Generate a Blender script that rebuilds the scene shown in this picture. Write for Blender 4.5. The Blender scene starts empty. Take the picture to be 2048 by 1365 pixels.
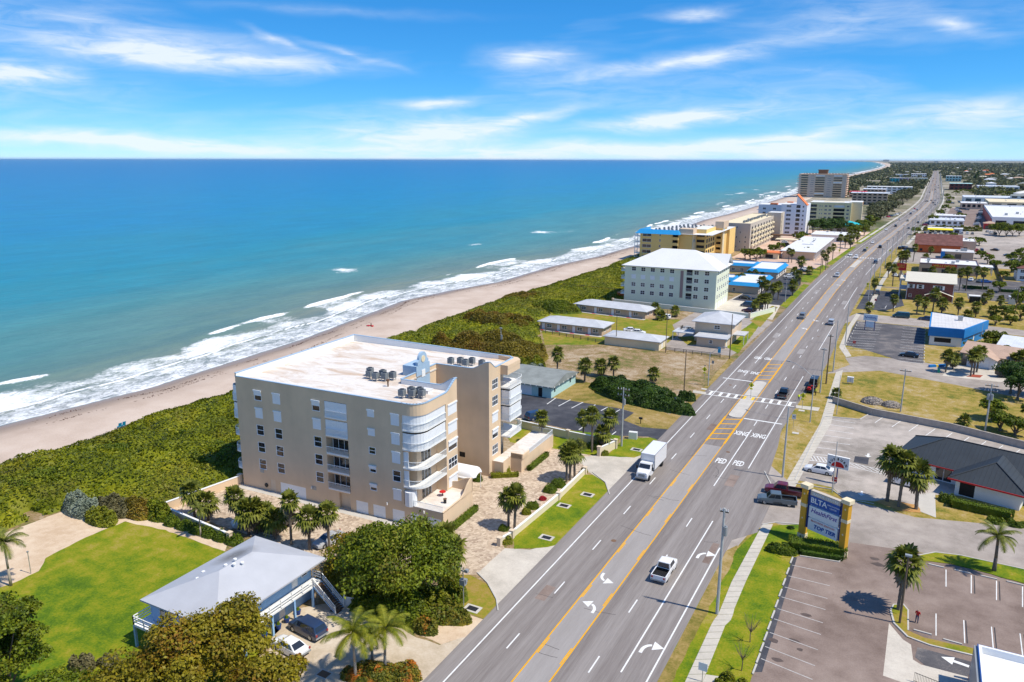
import bpy, math, random
import numpy as np
from mathutils import Vector, Matrix
S = bpy.context.scene
COL = S.collection
rnd = random.Random(7)
RN = np.random.default_rng(11)
# ------------------------------------------------------------------ camera
FPX, PITCH, ROLL, YAW, CH = 1527.757, .233636111, -.00209708736, .490881615, 51.5152
cam = bpy.data.cameras.new('camera'); camo = bpy.data.objects.new('camera', cam); COL.objects.link(camo)
cam.sensor_width = 36; cam.lens = 36 * FPX / 2048; cam.clip_start = .5; cam.clip_end = 200000
camo.matrix_world = Matrix.Translation((0, 0, CH)) @ Matrix.Rotation(YAW, 4, 'Z') @ Matrix.Rotation(math.pi / 2 - PITCH, 4, 'X') @ Matrix.Rotation(-ROLL, 4, 'Z')
S.camera = camo
S.render.resolution_x, S.render.resolution_y = 1024, 682
S.view_settings.view_transform = 'Standard'; S.view_settings.look = 'None'
S.view_settings.exposure = 0.45; S.view_settings.gamma = 1
# ------------------------------------------------------------------ sun
SUN_EL = math.radians(57.5); SUN_AZ = math.radians(4)      # azimuth measured from +X towards +Y
sd = Vector((math.cos(SUN_EL) * math.cos(SUN_AZ), math.cos(SUN_EL) * math.sin(SUN_AZ), math.sin(SUN_EL)))
sun = bpy.data.lights.new('sun', 'SUN'); sun.energy = 3.8; sun.angle = math.radians(.9); sun.color = (1, .93, .80)
suno = bpy.data.objects.new('sun', sun); COL.objects.link(suno)
suno.rotation_euler = sd.to_track_quat('Z', 'Y').to_euler(); suno.location = sd * 300

# ------------------------------------------------------------------ photo pixel -> place
def ray(x, y):
    u, v = x - 1024, y - 682.5; cr, sr = math.cos(ROLL), math.sin(ROLL)
    u, v = cr * u - sr * v, sr * u + cr * v
    fw = FPX * math.cos(PITCH) - v * math.sin(PITCH); up = -(v * math.cos(PITCH) + FPX * math.sin(PITCH))
    return u * math.cos(YAW) - fw * math.sin(YAW), u * math.sin(YAW) + fw * math.cos(YAW), up
def P(x, y, z=0.):
    X, Y, Z = ray(x, y); t = (z - CH) / Z
    return (X * t, Y * t)
def Ps(*l): return [P(*p) for p in l]
def top(bx, by, ty):
    """height of something standing on the ground at pixel (bx,by) whose top shows at row ty"""
    X, Y = P(bx, by)
    fw = -X * math.sin(YAW) + Y * math.cos(YAW); lo, hi = 0., 80.
    for i in range(40):
        m = (lo + hi) / 2; w = m - CH
        d = fw * math.cos(PITCH) - w * math.sin(PITCH); v = -(w * math.cos(PITCH) + fw * math.sin(PITCH)) * FPX / d
        if v + 682.5 > ty: lo = m
        else: hi = m
    return lo

# ------------------------------------------------------------------ node helpers
class NT:
    def __init__(s, tree): s.t = tree; s.n = tree.nodes; s.l = tree.links
    def node(s, typ, **k):
        n = s.n.new(typ)
        for a, b in k.items(): setattr(n, a, b)
        return n
    def set(s, sock, v):
        if isinstance(v, bpy.types.NodeSocket): s.l.new(v, sock)
        elif v is not None: sock.default_value = v
    def m(s, op, a, b=None, c=None, clamp=False):
        n = s.node('ShaderNodeMath', operation=op, use_clamp=clamp)
        s.set(n.inputs[0], a)
        if b is not None: s.set(n.inputs[1], b)
        if c is not None: s.set(n.inputs[2], c)
        return n.outputs[0]
    def mix(s, f, a, b, mode='MIX'):
        n = s.node('ShaderNodeMixRGB', blend_type=mode); s.set(n.inputs[0], f)
        s.set(n.inputs[1], a if not isinstance(a, tuple) else (*a[:3], 1)); s.set(n.inputs[2], b if not isinstance(b, tuple) else (*b[:3], 1))
        return n.outputs[0]
    def noise(s, vec, scale, det=4, rough=.55, dist=0.):
        n = s.node('ShaderNodeTexNoise'); n.inputs['Scale'].default_value = scale; n.inputs['Detail'].default_value = det
        n.inputs['Roughness'].default_value = rough; n.inputs['Distortion'].default_value = dist
        s.set(n.inputs['Vector'], vec); return n.outputs['Fac']
    def ramp(s, f, *stops, interp='LINEAR'):
        n = s.node('ShaderNodeValToRGB'); cr = n.color_ramp; cr.interpolation = interp
        while len(cr.elements) < len(stops): cr.elements.new(.5)
        for e, (p, c) in zip(cr.elements, stops):
            e.position = p; e.color = (*c, 1) if isinstance(c, tuple) else (c, c, c, 1)
        s.set(n.inputs[0], f); return n.outputs[0]
    def remap(s, f, a, b, c=0., d=1.):
        n = s.node('ShaderNodeMapRange'); s.set(n.inputs[0], f)
        for i, v in enumerate((a, b, c, d)): n.inputs[1 + i].default_value = v
        return n.outputs[0]
    def scale(s, vec, sc, rot=(0, 0, 0), loc=(0, 0, 0)):
        n = s.node('ShaderNodeMapping'); s.set(n.inputs[0], vec)
        n.inputs[1].default_value = loc; n.inputs[2].default_value = rot; n.inputs[3].default_value = sc; return n.outputs[0]

# ------------------------------------------------------------------ world
W = bpy.data.worlds.new('World'); S.world = W; W.use_nodes = True
w = NT(W.node_tree); w.n.clear()
sky = w.node('ShaderNodeTexSky', sky_type='NISHITA'); sky.sun_disc = False
sky.sun_elevation = SUN_EL; sky.sun_rotation = math.pi / 2 - SUN_AZ
sky.altitude = 0; sky.air_density = .35; sky.dust_density = 0.; sky.ozone_density = 3.0
tc = w.node('ShaderNodeTexCoord'); sp = w.node('ShaderNodeSeparateXYZ'); w.l.new(tc.outputs['Generated'], sp.inputs[0])
az = w.m('ARCTAN2', sp.outputs[0], sp.outputs[1]); el = w.m('ARCSINE', sp.outputs[2])
cv = w.node('ShaderNodeCombineXYZ'); w.l.new(az, cv.inputs[0]); w.l.new(el, cv.inputs[1])
wn = w.node('ShaderNodeTexNoise'); wn.inputs['Scale'].default_value = 9; wn.inputs['Detail'].default_value = 5; w.l.new(w.scale(cv.outputs[0], (1, 2.2, 1)), wn.inputs['Vector'])
wv = w.node('ShaderNodeVectorMath', operation='SUBTRACT'); w.l.new(wn.outputs['Color'], wv.inputs[0]); wv.inputs[1].default_value = (.5, .5, .5)
ws = w.node('ShaderNodeVectorMath', operation='MULTIPLY_ADD'); w.l.new(wv.outputs[0], ws.inputs[0]); ws.inputs[1].default_value = (.10, .026, 0); w.l.new(cv.outputs[0], ws.inputs[2])
fine = w.noise(w.scale(cv.outputs[0], (14, 75, 1), rot=(0, 0, .10)), 1.0, 7, .62, .7)
broad = w.noise(w.scale(cv.outputs[0], (2.2, 13, 1), rot=(0, 0, -.05), loc=(3.7, 1.3, 0)), 1.0, 4, .5, .3)
STREAKS = [(430, 120, 400, 26, .035, .75), (340, 95, 220, 45, 0, .45), (545, 80, 90, 12, .35, .45), (700, 110, 160, 10, .25, .3), (30, 148, 150, 22, -.05, .85),
           (250, 281, 470, 19, .05, .95), (900, 262, 260, 36, -.06, .95), (1060, 236, 170, 17, -.22, .6), (1330, 241, 290, 20, -.07, .95),
           (1060, 114, 150, 30, .03, .75), (1390, 115, 400, 24, -.12, .7), (1390, 26, 120, 15, -.07, .7), (1900, 45, 110, 22, .3, .5),
           (1990, 225, 230, 44, -.05, .6), (1350, 297, 800, 24, -.01, .95), (860, 204, 170, 15, -.03, .6), (1640, 268, 200, 15, -.1, .6), (150, 35, 120, 10, 0, .2), (640, 20, 500, 14, 0, .12)]
tot = None
for (cx, cy, hl, ht, sl, a) in STREAKS:
    X, Y, Z = ray(cx, cy); r = math.hypot(X, Y)
    caz, cel = math.atan2(X, Y), math.atan2(Z, r)
    k = 1. / FPX
    n = w.node('ShaderNodeMapping', vector_type='TEXTURE'); w.l.new(ws.outputs[0], n.inputs[0])
    n.inputs[1].default_value = (caz, cel, 0); n.inputs[2].default_value = (0, 0, -math.atan(sl)); n.inputs[3].default_value = (hl * k * 1.02, ht * k * 1.25, 1)
    g = w.node('ShaderNodeTexGradient', gradient_type='QUADRATIC_SPHERE'); w.l.new(n.outputs[0], g.inputs[0])
    v = w.m('MULTIPLY', g.outputs['Fac'], a * 1.55)
    tot = v if tot is None else w.m('ADD', tot, v)
gen = w.m('MULTIPLY', w.remap(broad, .44, .76), w.remap(fine, .35, .75, .2, 1.))
clm = w.m('MULTIPLY', tot, w.remap(fine, .28, .72, .28, 1.25))
clm = w.m('ADD', clm, w.m('MULTIPLY', gen, .70))
hazeb = w.m('MULTIPLY', w.m('POWER', w.m('SUBTRACT', 1., w.m('ABSOLUTE', el), clamp=True), 46.), .40)
clm = w.m('ADD', clm, hazeb); clm = w.m('MINIMUM', clm, .88)
sq_ = w.node('ShaderNodeSeparateXYZ'); w.l.new(sky.outputs[0], sq_.inputs[0]); cq_ = w.node('ShaderNodeCombineXYZ')
for i_, (gn, gm) in enumerate(((.66, 1.24), (.83, .74), (.98, .50))):      # overall colour grade of the clear sky
    w.l.new(w.m('MULTIPLY', w.m('POWER', w.m('MULTIPLY', sq_.outputs[i_], .1), gm), gn * 10), cq_.inputs[i_])
colr = w.mix(clm, cq_.outputs[0], (6.4, 6.9, 7.5))
bg = w.node('ShaderNodeBackground'); w.l.new(colr, bg.inputs[0]); bg.inputs[1].default_value = .105
wo = w.node('ShaderNodeOutputWorld'); w.l.new(bg.outputs[0], wo.inputs[0])

# ------------------------------------------------------------------ materials
MATS = {}
def base(name, rough=.8, spec=.3, metal=0.):
    M = bpy.data.materials.new(name); M.use_nodes = True; t = NT(M.node_tree); t.n.clear()
    b = t.node('ShaderNodeBsdfPrincipled'); o = t.node('ShaderNodeOutputMaterial'); t.l.new(b.outputs[0], o.inputs[0])
    b.inputs['Roughness'].default_value = rough; b.inputs['Specular IOR Level'].default_value = spec; b.inputs['Metallic'].default_value = metal
    MATS[name] = M; return M, t, b
def pos(t): return t.node('ShaderNodeNewGeometry').outputs['Position']
def bump(t, b, h, strength, dist=.05):
    n = t.node('ShaderNodeBump'); n.inputs['Strength'].default_value = strength; n.inputs['Distance'].default_value = dist
    t.l.new(h, n.inputs['Height']); t.l.new(n.outputs[0], b.inputs['Normal'])
def mat(name, col, rough=.75, var=.12, scale=.6, spec=.3, metal=0., bmp=0.):
    """plain painted / plastered / mineral surface with slight two-scale unevenness"""
    if name in MATS: return MATS[name]
    M, t, b = base(name, rough, spec, metal); p = pos(t)
    n = t.m('ADD', t.m('MULTIPLY', t.noise(p, scale, 5), .6), t.m('MULTIPLY', t.noise(p, scale * 7, 4), .4))
    f = t.remap(n, .3, .7, 1 - var, 1 + var)
    c = t.mix(1., (*col,), f, 'MULTIPLY'); t.l.new(c, b.inputs['Base Color'])
    if bmp: bump(t, b, n, bmp, .04)
    return M
def blotch(name, cols, scales=(.05, .35, 2.5), rough=.9, bmp=.3, w3=(.45, .35, .2), spec=.2, stretch=None):
    """ground-like surface: colour ramp driven by three octaves of noise"""
    M, t, b = base(name, rough, spec); p = pos(t)
    if stretch: p = t.scale(p, stretch)
    a = [t.noise(p, s, 5, .6) for s in scales]
    f = t.m('ADD', t.m('ADD', t.m('MULTIPLY', a[0], w3[0]), t.m('MULTIPLY', a[1], w3[1])), t.m('MULTIPLY', a[2], w3[2]))
    k = len(cols) - 1
    c = t.ramp(t.remap(f, .405, .60), *[(i / k, c) for i, c in enumerate(cols)])
    t.l.new(c, b.inputs['Base Color'])
    if bmp: bump(t, b, a[2], bmp, .08)
    return M
def foliage(name, dark, mid, light, accent=None, acc=.0, rough=.55, trans=.25, scale=.35):
    M, t, b = base(name, rough, .25); g = t.node('ShaderNodeNewGeometry'); p = g.outputs['Position']
    r = g.outputs['Random Per Island']
    f = t.m('ADD', t.m('MULTIPLY', r, .55), t.m('MULTIPLY', t.remap(t.noise(p, scale, 3), .3, .7), .45))
    c = t.ramp(f, (0., dark), (.5, mid), (1., light))
    if accent:
        h = t.m('MULTIPLY', t.remap(t.noise(t.scale(p, (1, 1, 1), loc=(31, 7, 3)), scale * .8, 3), .5, .68), acc * 1.6)
        h = t.m('MULTIPLY', h, t.remap(t.m('FRACT', t.m('MULTIPLY', r, 17.3)), .3, .6)); c = t.mix(h, c, accent)
    t.l.new(c, b.inputs['Base Color'])
    tr = t.node('ShaderNodeBsdfTranslucent'); t.l.new(c, tr.inputs[0])
    mx = t.node('ShaderNodeMixShader'); mx.inputs[0].default_value = trans
    t.l.new(b.outputs[0], mx.inputs[1]); t.l.new(tr.outputs[0], mx.inputs[2])
    o = [n for n in t.n if n.type == 'OUTPUT_MATERIAL'][0]; t.l.new(mx.outputs[0], o.inputs[0])
    return M

# walls / paint / metal
M, t, b = base('beige', .88, .2); p = pos(t)
f = t.m('MULTIPLY', t.remap(t.noise(t.scale(p, (.5, .5, .08)), 1., 5, .6), .3, .7, .95, 1.04), t.remap(t.noise(p, .3, 4), .3, .7, .94, 1.06)); t.l.new(t.mix(1., (.68, .515, .35), f, 'MULTIPLY'), b.inputs['Base Color']); bump(t, b, t.noise(p, 9., 3), .15, .02)
mat('plain_beige', (.60, .47, .335), .85, .06, .25); mat('beige_trim', (.66, .54, .40), .8, .05)
mat('blue_trim', (.34, .47, .60), .7, .08); mat('white', (.80, .80, .78), .6, .05, .4); mat('white_metal', (.82, .84, .85), .4, .04)
mat('shutter', (.78, .80, .82), .5, .04); mat('rail_white', (.76, .79, .80), .5, .04)
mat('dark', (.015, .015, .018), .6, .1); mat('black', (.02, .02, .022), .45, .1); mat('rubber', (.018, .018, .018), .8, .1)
mat('steel', (.42, .43, .43), .45, .1, 3., .5, .6); mat('grey_metal', (.33, .35, .36), .5, .1, 1.5, .4, .3)
mat('ac', (.20, .22, .23), .55, .12, 2.5); mat('concrete', (.50, .47, .42), .9, .14, .5, bmp=.1); mat('sidewalk', (.50, .46, .39), .9, .16, .35, bmp=.1)
mat('kerb', (.48, .46, .42), .9, .12); mat('pole_concrete', (.42, .43, .42), .85, .1, .8); mat('pole_wood', (.14, .105, .07), .9, .2, 2.)
mat('sky_blue_wall', (.28, .47, .72), .8, .05); mat('teal_wall', (.42, .62, .60), .8, .05); mat('tan_wall', (.60, .46, .33), .85, .06, .3)
mat('motel_wall', (.50, .37, .27), .85, .08, .5); mat('pale_green', (.70, .74, .58), .8, .05, .3); mat('cream', (.72, .62, .42), .8, .06)
mat('yellow_wall', (.80, .55, .20), .8, .06, .3); mat('cream_yellow', (.74, .64, .36), .8, .05, .3); mat('grey_wall', (.50, .44, .37), .85, .06, .3)
mat('lavender_wall', (.72, .73, .76), .8, .04, .3); mat('mauve', (.30, .21, .20), .8, .05); mat('salmon', (.68, .48, .34), .8, .06)
mat('blue_mansard', (.02, .26, .56), .5, .08); mat('blue_shop', (.015, .20, .52), .55, .1, .6); mat('teal_roof', (.02, .42, .46), .5, .1)
mat('orange_wall', (.62, .14, .04), .8, .12, .5); mat('brick', (.20, .055, .045), .9, .18, 2.); mat('red', (.55, .02, .02), .5, .1); mat('red_sign', (.50, .02, .025), .5, .05)
mat('gold', (.85, .58, .06), .4, .05); mat('ochre', (.62, .33, .03), .7, .06, .6); mat('wood', (.22, .13, .07), .85, .2, 3.); mat('fence_wood', (.16, .13, .10), .9, .2, 2.)
mat('roof_white', (.68, .68, .68), .7, .05, .2); mat('roof_orange', (.72, .20, .06), .7, .1); mat('roof_cream', (.62, .58, .48), .6, .06); mat('brown', (.17, .10, .06), .85, .15)
mat('yellow_awning', (.85, .68, .03), .6, .05); mat('purple', (.45, .35, .60), .6, .08); mat('green_sign', (.02, .35, .22), .5, .05)
mat('sign_yellow', (.90, .84, .02), .45, .03); mat('hivis', (.8, .95, .03), .6, .05); mat('navy', (.015, .05, .22), .4, .05); mat('sign_blue', (.02, .09, .35), .4, .05); mat('sign_white', (.72, .75, .76), .4, .03)
mat('skin', (.45, .27, .19), .6, .05); mat('jeans', (.05, .07, .14), .8, .1); mat('turq', (.02, .38, .62), .5, .05); mat('fire_orange', (.7, .15, .02), .5, .1); mat('crane_yellow', (.75, .45, .02), .5, .1)
mat('cone', (.75, .30, .03), .6, .05); mat('bin_green', (.01, .30, .20), .5, .05); mat('canvas', (.84, .85, .86), .7, .03); mat('stone', (.40, .35, .30), .95, .25, 1.2, bmp=.4); mat('mulch', (.45, .24, .08), .95, .25, 1.5); mat('red_mulch', (.32, .07, .04), .95, .25, 1.5)
mat('paint_white', (.72, .72, .70), .7, .16, 1.2); mat('paint_yellow', (.72, .355, .004), .7, .14, 1.2); mat('paint_faded', (.46, .44, .42), .8, .3, 1.5); mat('paint_dark', (.05, .05, .055), .85, .2, 1.5)
# flat-roof membrane with rust and dirt stains
M, t, b = base('roof_membrane', .85, .2); p = pos(t)
st = t.m('MULTIPLY', t.remap(t.noise(t.scale(p, (.35, .9, .5)), .5, 6, .65, .8), .46, .66), .85)
c = t.mix(st, (.70, .66, .61), (.50, .36, .25)); c = t.mix(t.m('MULTIPLY', t.remap(t.noise(p, 1.6, 4), .45, .8), .45), c, (.50, .47, .44)); t.l.new(c, b.inputs['Base Color'])
# standing seam / shingle roofs
def seam(name, col, freq, dirn, depth=.25, rough=.5, spec=.35, var=.1):
    M, t, b = base(name, rough, spec); tcn = t.node('ShaderNodeTexCoord'); o = tcn.outputs['Object']
    sx = t.node('ShaderNodeSeparateXYZ'); t.l.new(o, sx.inputs[0])
    q = t.m('FRACT', t.m('MULTIPLY', sx.outputs[dirn], freq)); line = t.m('LESS_THAN', q, .16)
    n = t.remap(t.noise(o, .5, 5), .3, .7, 1 - var, 1 + var)
    c = t.mix(1., (*col,), n, 'MULTIPLY'); c = t.mix(t.m('MULTIPLY', line, depth), c, tuple(x * .55 for x in col)); t.l.new(c, b.inputs['Base Color'])
    bump(t, b, line, .5, .04)
seam('roof_grey', (.45, .46, .49), 2.2, 1, .10); seam('roof_dark', (.032, .040, .048), 1.6, 0, .5, .55); seam('roof_shingle_grey', (.25, .27, .26), 4, 1, .12, .9, .1, .18)
seam('roof_tan', (.48, .34, .26), 3, 1, .12, .9, .1); seam('roof_brown', (.17, .08, .07), 2, 1, .15, .85, .1, .3); seam('roof_metal', (.66, .68, .72), 1.5, 0, .08, .45); seam('roof_motel', (.50, .51, .53), 2.5, 0, .08, .6); seam('garage_panel', (.80, .80, .79), 1.9, 2, .25, .5)
# house roof with dark algae stain
M, t, b = base('roof_house', .6, .3); tcn = t.node('ShaderNodeTexCoord'); o = tcn.outputs['Object']; sx = t.node('ShaderNodeSeparateXYZ'); t.l.new(o, sx.inputs[0])
q = t.m('FRACT', t.m('MULTIPLY', sx.outputs[1], 2.4)); n = t.remap(t.noise(o, .4, 4), .3, .7, .94, 1.05)
c = t.mix(1., (.44, .45, .48), n, 'MULTIPLY'); c = t.mix(t.m('MULTIPLY', t.m('LESS_THAN', q, .1), .12), c, (.36, .37, .40))
ds = t.node('ShaderNodeVectorMath', operation='DISTANCE'); t.l.new(o, ds.inputs[0]); ds.inputs[1].default_value = (2.6, 9.4, 6.8)
c = t.mix(t.m('MULTIPLY', t.m('MULTIPLY', t.remap(ds.outputs[1], 3.0, .8), t.remap(t.noise(t.scale(o, (.5, 1.6, 1)), 1.3, 5), .25, .45)), .8), c, (.15, .14, .13)); t.l.new(c, b.inputs['Base Color'])
# glass
M, t, b = base('glass', .04, .8); b.inputs['Base Color'].default_value = (.018, .022, .03, 1)
M, t, b = base('glass_blue', .06, .8); b.inputs['Base Color'].default_value = (.04, .09, .13, 1)
M, t, b = base('car_glass', .05, .8); b.inputs['Base Color'].default_value = (.02, .025, .035, 1)
# brick with courses
M, t, b = base('brick_wall', .9, .2); tcn = t.node('ShaderNodeTexCoord'); br = t.node('ShaderNodeTexBrick'); br.inputs['Scale'].default_value = 3.5
cb = t.node('ShaderNodeCombineXYZ'); sx = t.node('ShaderNodeSeparateXYZ'); t.l.new(tcn.outputs['Object'], sx.inputs[0]); t.l.new(t.m('ADD', sx.outputs[0], sx.outputs[1]), cb.inputs[0]); t.l.new(sx.outputs[2], cb.inputs[1]); t.l.new(cb.outputs[0], br.inputs[0])
br.inputs['Color1'].default_value = (.16, .045, .04, 1); br.inputs['Color2'].default_value = (.22, .07, .055, 1); br.inputs['Mortar'].default_value = (.24, .16, .14, 1); t.l.new(br.outputs[0], b.inputs['Base Color'])
# paint for vehicles
def paint(name, col, rough=.28, metal=.0):
    M, t, b = base(name, rough, .5, metal); b.inputs['Base Color'].default_value = (*col, 1); b.inputs['Coat Weight'].default_value = .5; b.inputs['Coat Roughness'].default_value = .08
for n_, c_ in dict(white=(.78, .78, .78), silver=(.42, .43, .45), grey=(.13, .14, .15), black=(.012, .012, .014), navy=(.015, .035, .09), red=(.35, .012, .015), maroon=(.12, .008, .02), blue=(.02, .08, .30), slate=(.09, .12, .14), sand=(.36, .31, .24), teal=(.01, .06, .07), yellow=(.8, .55, .02)).items(): paint('paint_' + n_ + '_car', c_)
paint('lamp_red', (.35, .01, .01)); paint('lamp_clear', (.75, .77, .8), .1)
# grounds
blotch('lawn', [(.055, .115, .004), (.10, .165, .004), (.165, .205, .005), (.24, .23, .012), (.31, .25, .05)], (.07, .45, 4), w3=(.44, .33, .23))
blotch('verge', [(.11, .16, .006), (.18, .20, .012), (.27, .21, .03), (.33, .22, .07)], (.09, .6, 4))
blotch('dry_grass', [(.14, .13, .02), (.24, .18, .045), (.33, .23, .08), (.40, .30, .16)], (.06, .5, 3), w3=(.4, .35, .25))
blotch('golden_grass', [(.12, .135, .018), (.22, .185, .03), (.31, .225, .05), (.36, .26, .09), (.40, .32, .19)], (.09, .55, 3), w3=(.36, .36, .28))
blotch('vacant_ground', [(.10, .125, .025), (.18, .15, .05), (.28, .19, .095), (.36, .27, .17), (.44, .36, .26)], (.07, .4, 2.2), w3=(.36, .34, .3))
blotch('town_ground', [(.07, .09, .03), (.16, .15, .08), (.30, .26, .20), (.42, .38, .32)], (.012, .05, .4))
blotch('yard_sand', [(.52, .38, .25), (.60, .46, .32), (.66, .53, .38)], (.12, .9, 5))
blotch('asphalt_road', [(.165, .140, .130), (.225, .200, .186), (.285, .258, .242)], (.15, .9, 9), .85, .15, (.45, .3, .25), .25, (1.6, .045, 1))
blotch('asphalt_lane', [(.285, .262, .248), (.315, .292, .278), (.345, .32, .305)], (.1, .8, 9), .85, .15, (.4, .35, .25), .25, (1., .08, 1))
blotch('asphalt_dark', [(.040, .042, .052), (.062, .064, .075), (.10, .10, .11)], (.08, .5, 6), .85, .15)
blotch('asphalt_brown', [(.165, .120, .100), (.235, .178, .150), (.300, .235, .200)], (.05, .35, 6), .88, .15)
blotch('asphalt_pale', [(.25, .22, .19), (.38, .335, .295), (.48, .42, .37)], (.06, .4, 5), .88, .15)
blotch('asphalt_shop', [(.07, .068, .075), (.11, .105, .11), (.25, .22, .20)], (.045, .25, 5), .88, .15)
blotch('street', [(.26, .225, .195), (.34, .295, .26), (.41, .36, .315)], (.08, .5, 6), .88, .15)
blotch('concrete_drive', [(.44, .40, .34), (.53, .48, .41), (.60, .55, .47)], (.08, .5, 4), .9, .1)
blotch('drive_beige', [(.42, .34, .24), (.52, .43, .32), (.60, .52, .42)], (.1, .6, 4), .9, .1)
blotch('pink_paving', [(.48, .33, .25), (.56, .40, .31), (.62, .48, .38)], (.06, .5, 4), .9, .1)
# paver court
M, t, b = base('pavers', .9, .2); p = pos(t); vo = t.node('ShaderNodeTexVoronoi'); vo.inputs['Scale'].default_value = 2.6; t.l.new(p, vo.inputs[0])
sx = t.node('ShaderNodeSeparateXYZ'); t.l.new(vo.outputs['Color'], sx.inputs[0])
f = t.m('ADD', t.m('MULTIPLY', sx.outputs[0], .55), t.m('MULTIPLY', t.noise(p, .35, 4), .45))
c = t.ramp(f, (.15, (.30, .22, .16)), (.45, (.46, .36, .265)), (.8, (.60, .49, .37))); t.l.new(c, b.inputs['Base Color']); bump(t, b, vo.outputs['Distance'], .25, .03)
# ------------------------------------------------------------------ mesh + object helpers
class MB:
    def __init__(s): s.v = []; s.f = []; s.m = []
    def add(s, vs, fs, m=0):
        o = len(s.v); s.v += [tuple(p) for p in vs]
        for f in fs: s.f.append(tuple(i + o for i in f)); s.m.append(m)
        return s
    def box(s, x0, y0, z0, x1, y1, z1, m=0):
        return s.add([(x0, y0, z0), (x1, y0, z0), (x1, y1, z0), (x0, y1, z0), (x0, y0, z1), (x1, y0, z1), (x1, y1, z1), (x0, y1, z1)],
                     [(0, 3, 2, 1), (4, 5, 6, 7), (0, 1, 5, 4), (1, 2, 6, 5), (2, 3, 7, 6), (3, 0, 4, 7)], m)
    def quad(s, a, b, c, d, m=0): return s.add([a, b, c, d], [(0, 1, 2, 3)], m)
    def prism(s, pl, z0, z1, m=0, bottom=False):
        n = len(pl)
        ar = sum(pl[i][0] * pl[(i + 1) % n][1] - pl[(i + 1) % n][0] * pl[i][1] for i in range(n))
        if ar < 0: pl = pl[::-1]
        fs = [tuple(range(n, 2 * n))] + [(i, (i + 1) % n, n + (i + 1) % n, n + i) for i in range(n)]
        if bottom: fs.append(tuple(range(n - 1, -1, -1)))
        return s.add([(x, y, z0) for x, y in pl] + [(x, y, z1) for x, y in pl], fs, m)
    def cyl(s, a, b, r0, r1=None, n=8, m=0, caps=True):
        r1 = r0 if r1 is None else r1; a = Vector(a); b = Vector(b); d = (b - a).normalized()
        u = d.orthogonal().normalized(); v = d.cross(u)
        vs = []
        for c, r in ((a, r0), (b, r1)):
            for i in range(n):
                t = 2 * math.pi * i / n; vs.append(c + u * (r * math.cos(t)) + v * (r * math.sin(t)))
        fs = [(i, (i + 1) % n, n + (i + 1) % n, n + i) for i in range(n)]
        if caps: fs += [tuple(range(n - 1, -1, -1)), tuple(range(n, 2 * n))]
        return s.add(vs, fs, m)
    def path(s, pts, rs, n=6, m=0):
        for i in range(len(pts) - 1): s.cyl(pts[i], pts[i + 1], rs[i], rs[i + 1], n, m)
        return s
    def mesh(s, name, mats, smooth=False):
        me = bpy.data.meshes.new(name); me.from_pydata(s.v, [], s.f)
        for m in mats: me.materials.append(MATS[m] if isinstance(m, str) else m)
        if len(mats) > 1: me.polygons.foreach_set('material_index', s.m)
        if smooth: me.polygons.foreach_set('use_smooth', [True] * len(me.polygons))
        me.update(); return me
    def obj(s, name, mats, parent=None, loc=(0, 0, 0), rz=0., smooth=False):
        if isinstance(mats, str): mats = [mats]
        return put(name, s.mesh(name, mats, smooth), parent, loc, rz)
def put(name, me, parent=None, loc=(0, 0, 0), rz=0.):
    o = bpy.data.objects.new(name, me); COL.objects.link(o); o.location = loc if len(loc) == 3 else (*loc, 0); o.rotation_euler = (0, 0, rz)
    if parent: o.parent = parent
    return o
def tag(o, label=None, cat=None, group=None, kind=None):
    if label: o['label'] = label
    if cat: o['category'] = cat
    if group: o['group'] = group
    if kind: o['kind'] = kind
    return o
def thing(name, label, cat, loc=(0, 0, 0), rz=0., group=None):
    return tag(put(name, None, None, loc, rz), label, cat, group)
def copy_tree(o, parent=None):
    c = o.copy(); COL.objects.link(c); c.parent = parent
    for ch in o.children: copy_tree(ch, c)
    return c
def npmesh(name, verts, nper, mats, mi=None, smooth=False):
    """many separate n-gons (nper vertices each) from an (N*nper,3) array"""
    me = bpy.data.meshes.new(name); n = len(verts); k = n // nper
    me.vertices.add(n); me.vertices.foreach_set('co', verts.astype(np.float32).ravel())
    me.loops.add(n); me.loops.foreach_set('vertex_index', np.arange(n, dtype=np.int32))
    me.polygons.add(k); me.polygons.foreach_set('loop_start', np.arange(0, n, nper, dtype=np.int32))
    for m in mats: me.materials.append(MATS[m])
    if mi is not None: me.polygons.foreach_set('material_index', mi.astype(np.int32))
    me.update(calc_edges=True); return me
LAYER = [0]
def patch(name, poly, matn, z=None, kind='structure', label=None, step=0.):
    """flat piece of ground; step>0 makes it a raised slab"""
    LAYER[0] += 1
    if z is None: z = .004 * (1 + LAYER[0] % 6)
    if matn in ('lawn', 'verge', 'golden_grass', 'dry_grass', 'yard_sand', 'vacant_ground', 'drive_beige', 'mulch') and max(p[1] for p in poly) < 500:   # ragged edges
        q = []
        for i, a in enumerate(poly):
            b = poly[(i + 1) % len(poly)]; L = math.dist(a, b); k = max(1, min(60, int(L / 1.1)))
            for j in range(k): t = j / k; q.append((a[0] + (b[0] - a[0]) * t + rnd.uniform(-.13, .13), a[1] + (b[1] - a[1]) * t + rnd.uniform(-.13, .13)))
        poly = q
    mb = MB().prism(list(poly), z - .06 - step, z, 0)
    o = mb.obj(name, matn); tag(o, label, None, None, kind); return o
def rot2(x, y, a): return x * math.cos(a) - y * math.sin(a), x * math.sin(a) + y * math.cos(a)

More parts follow.
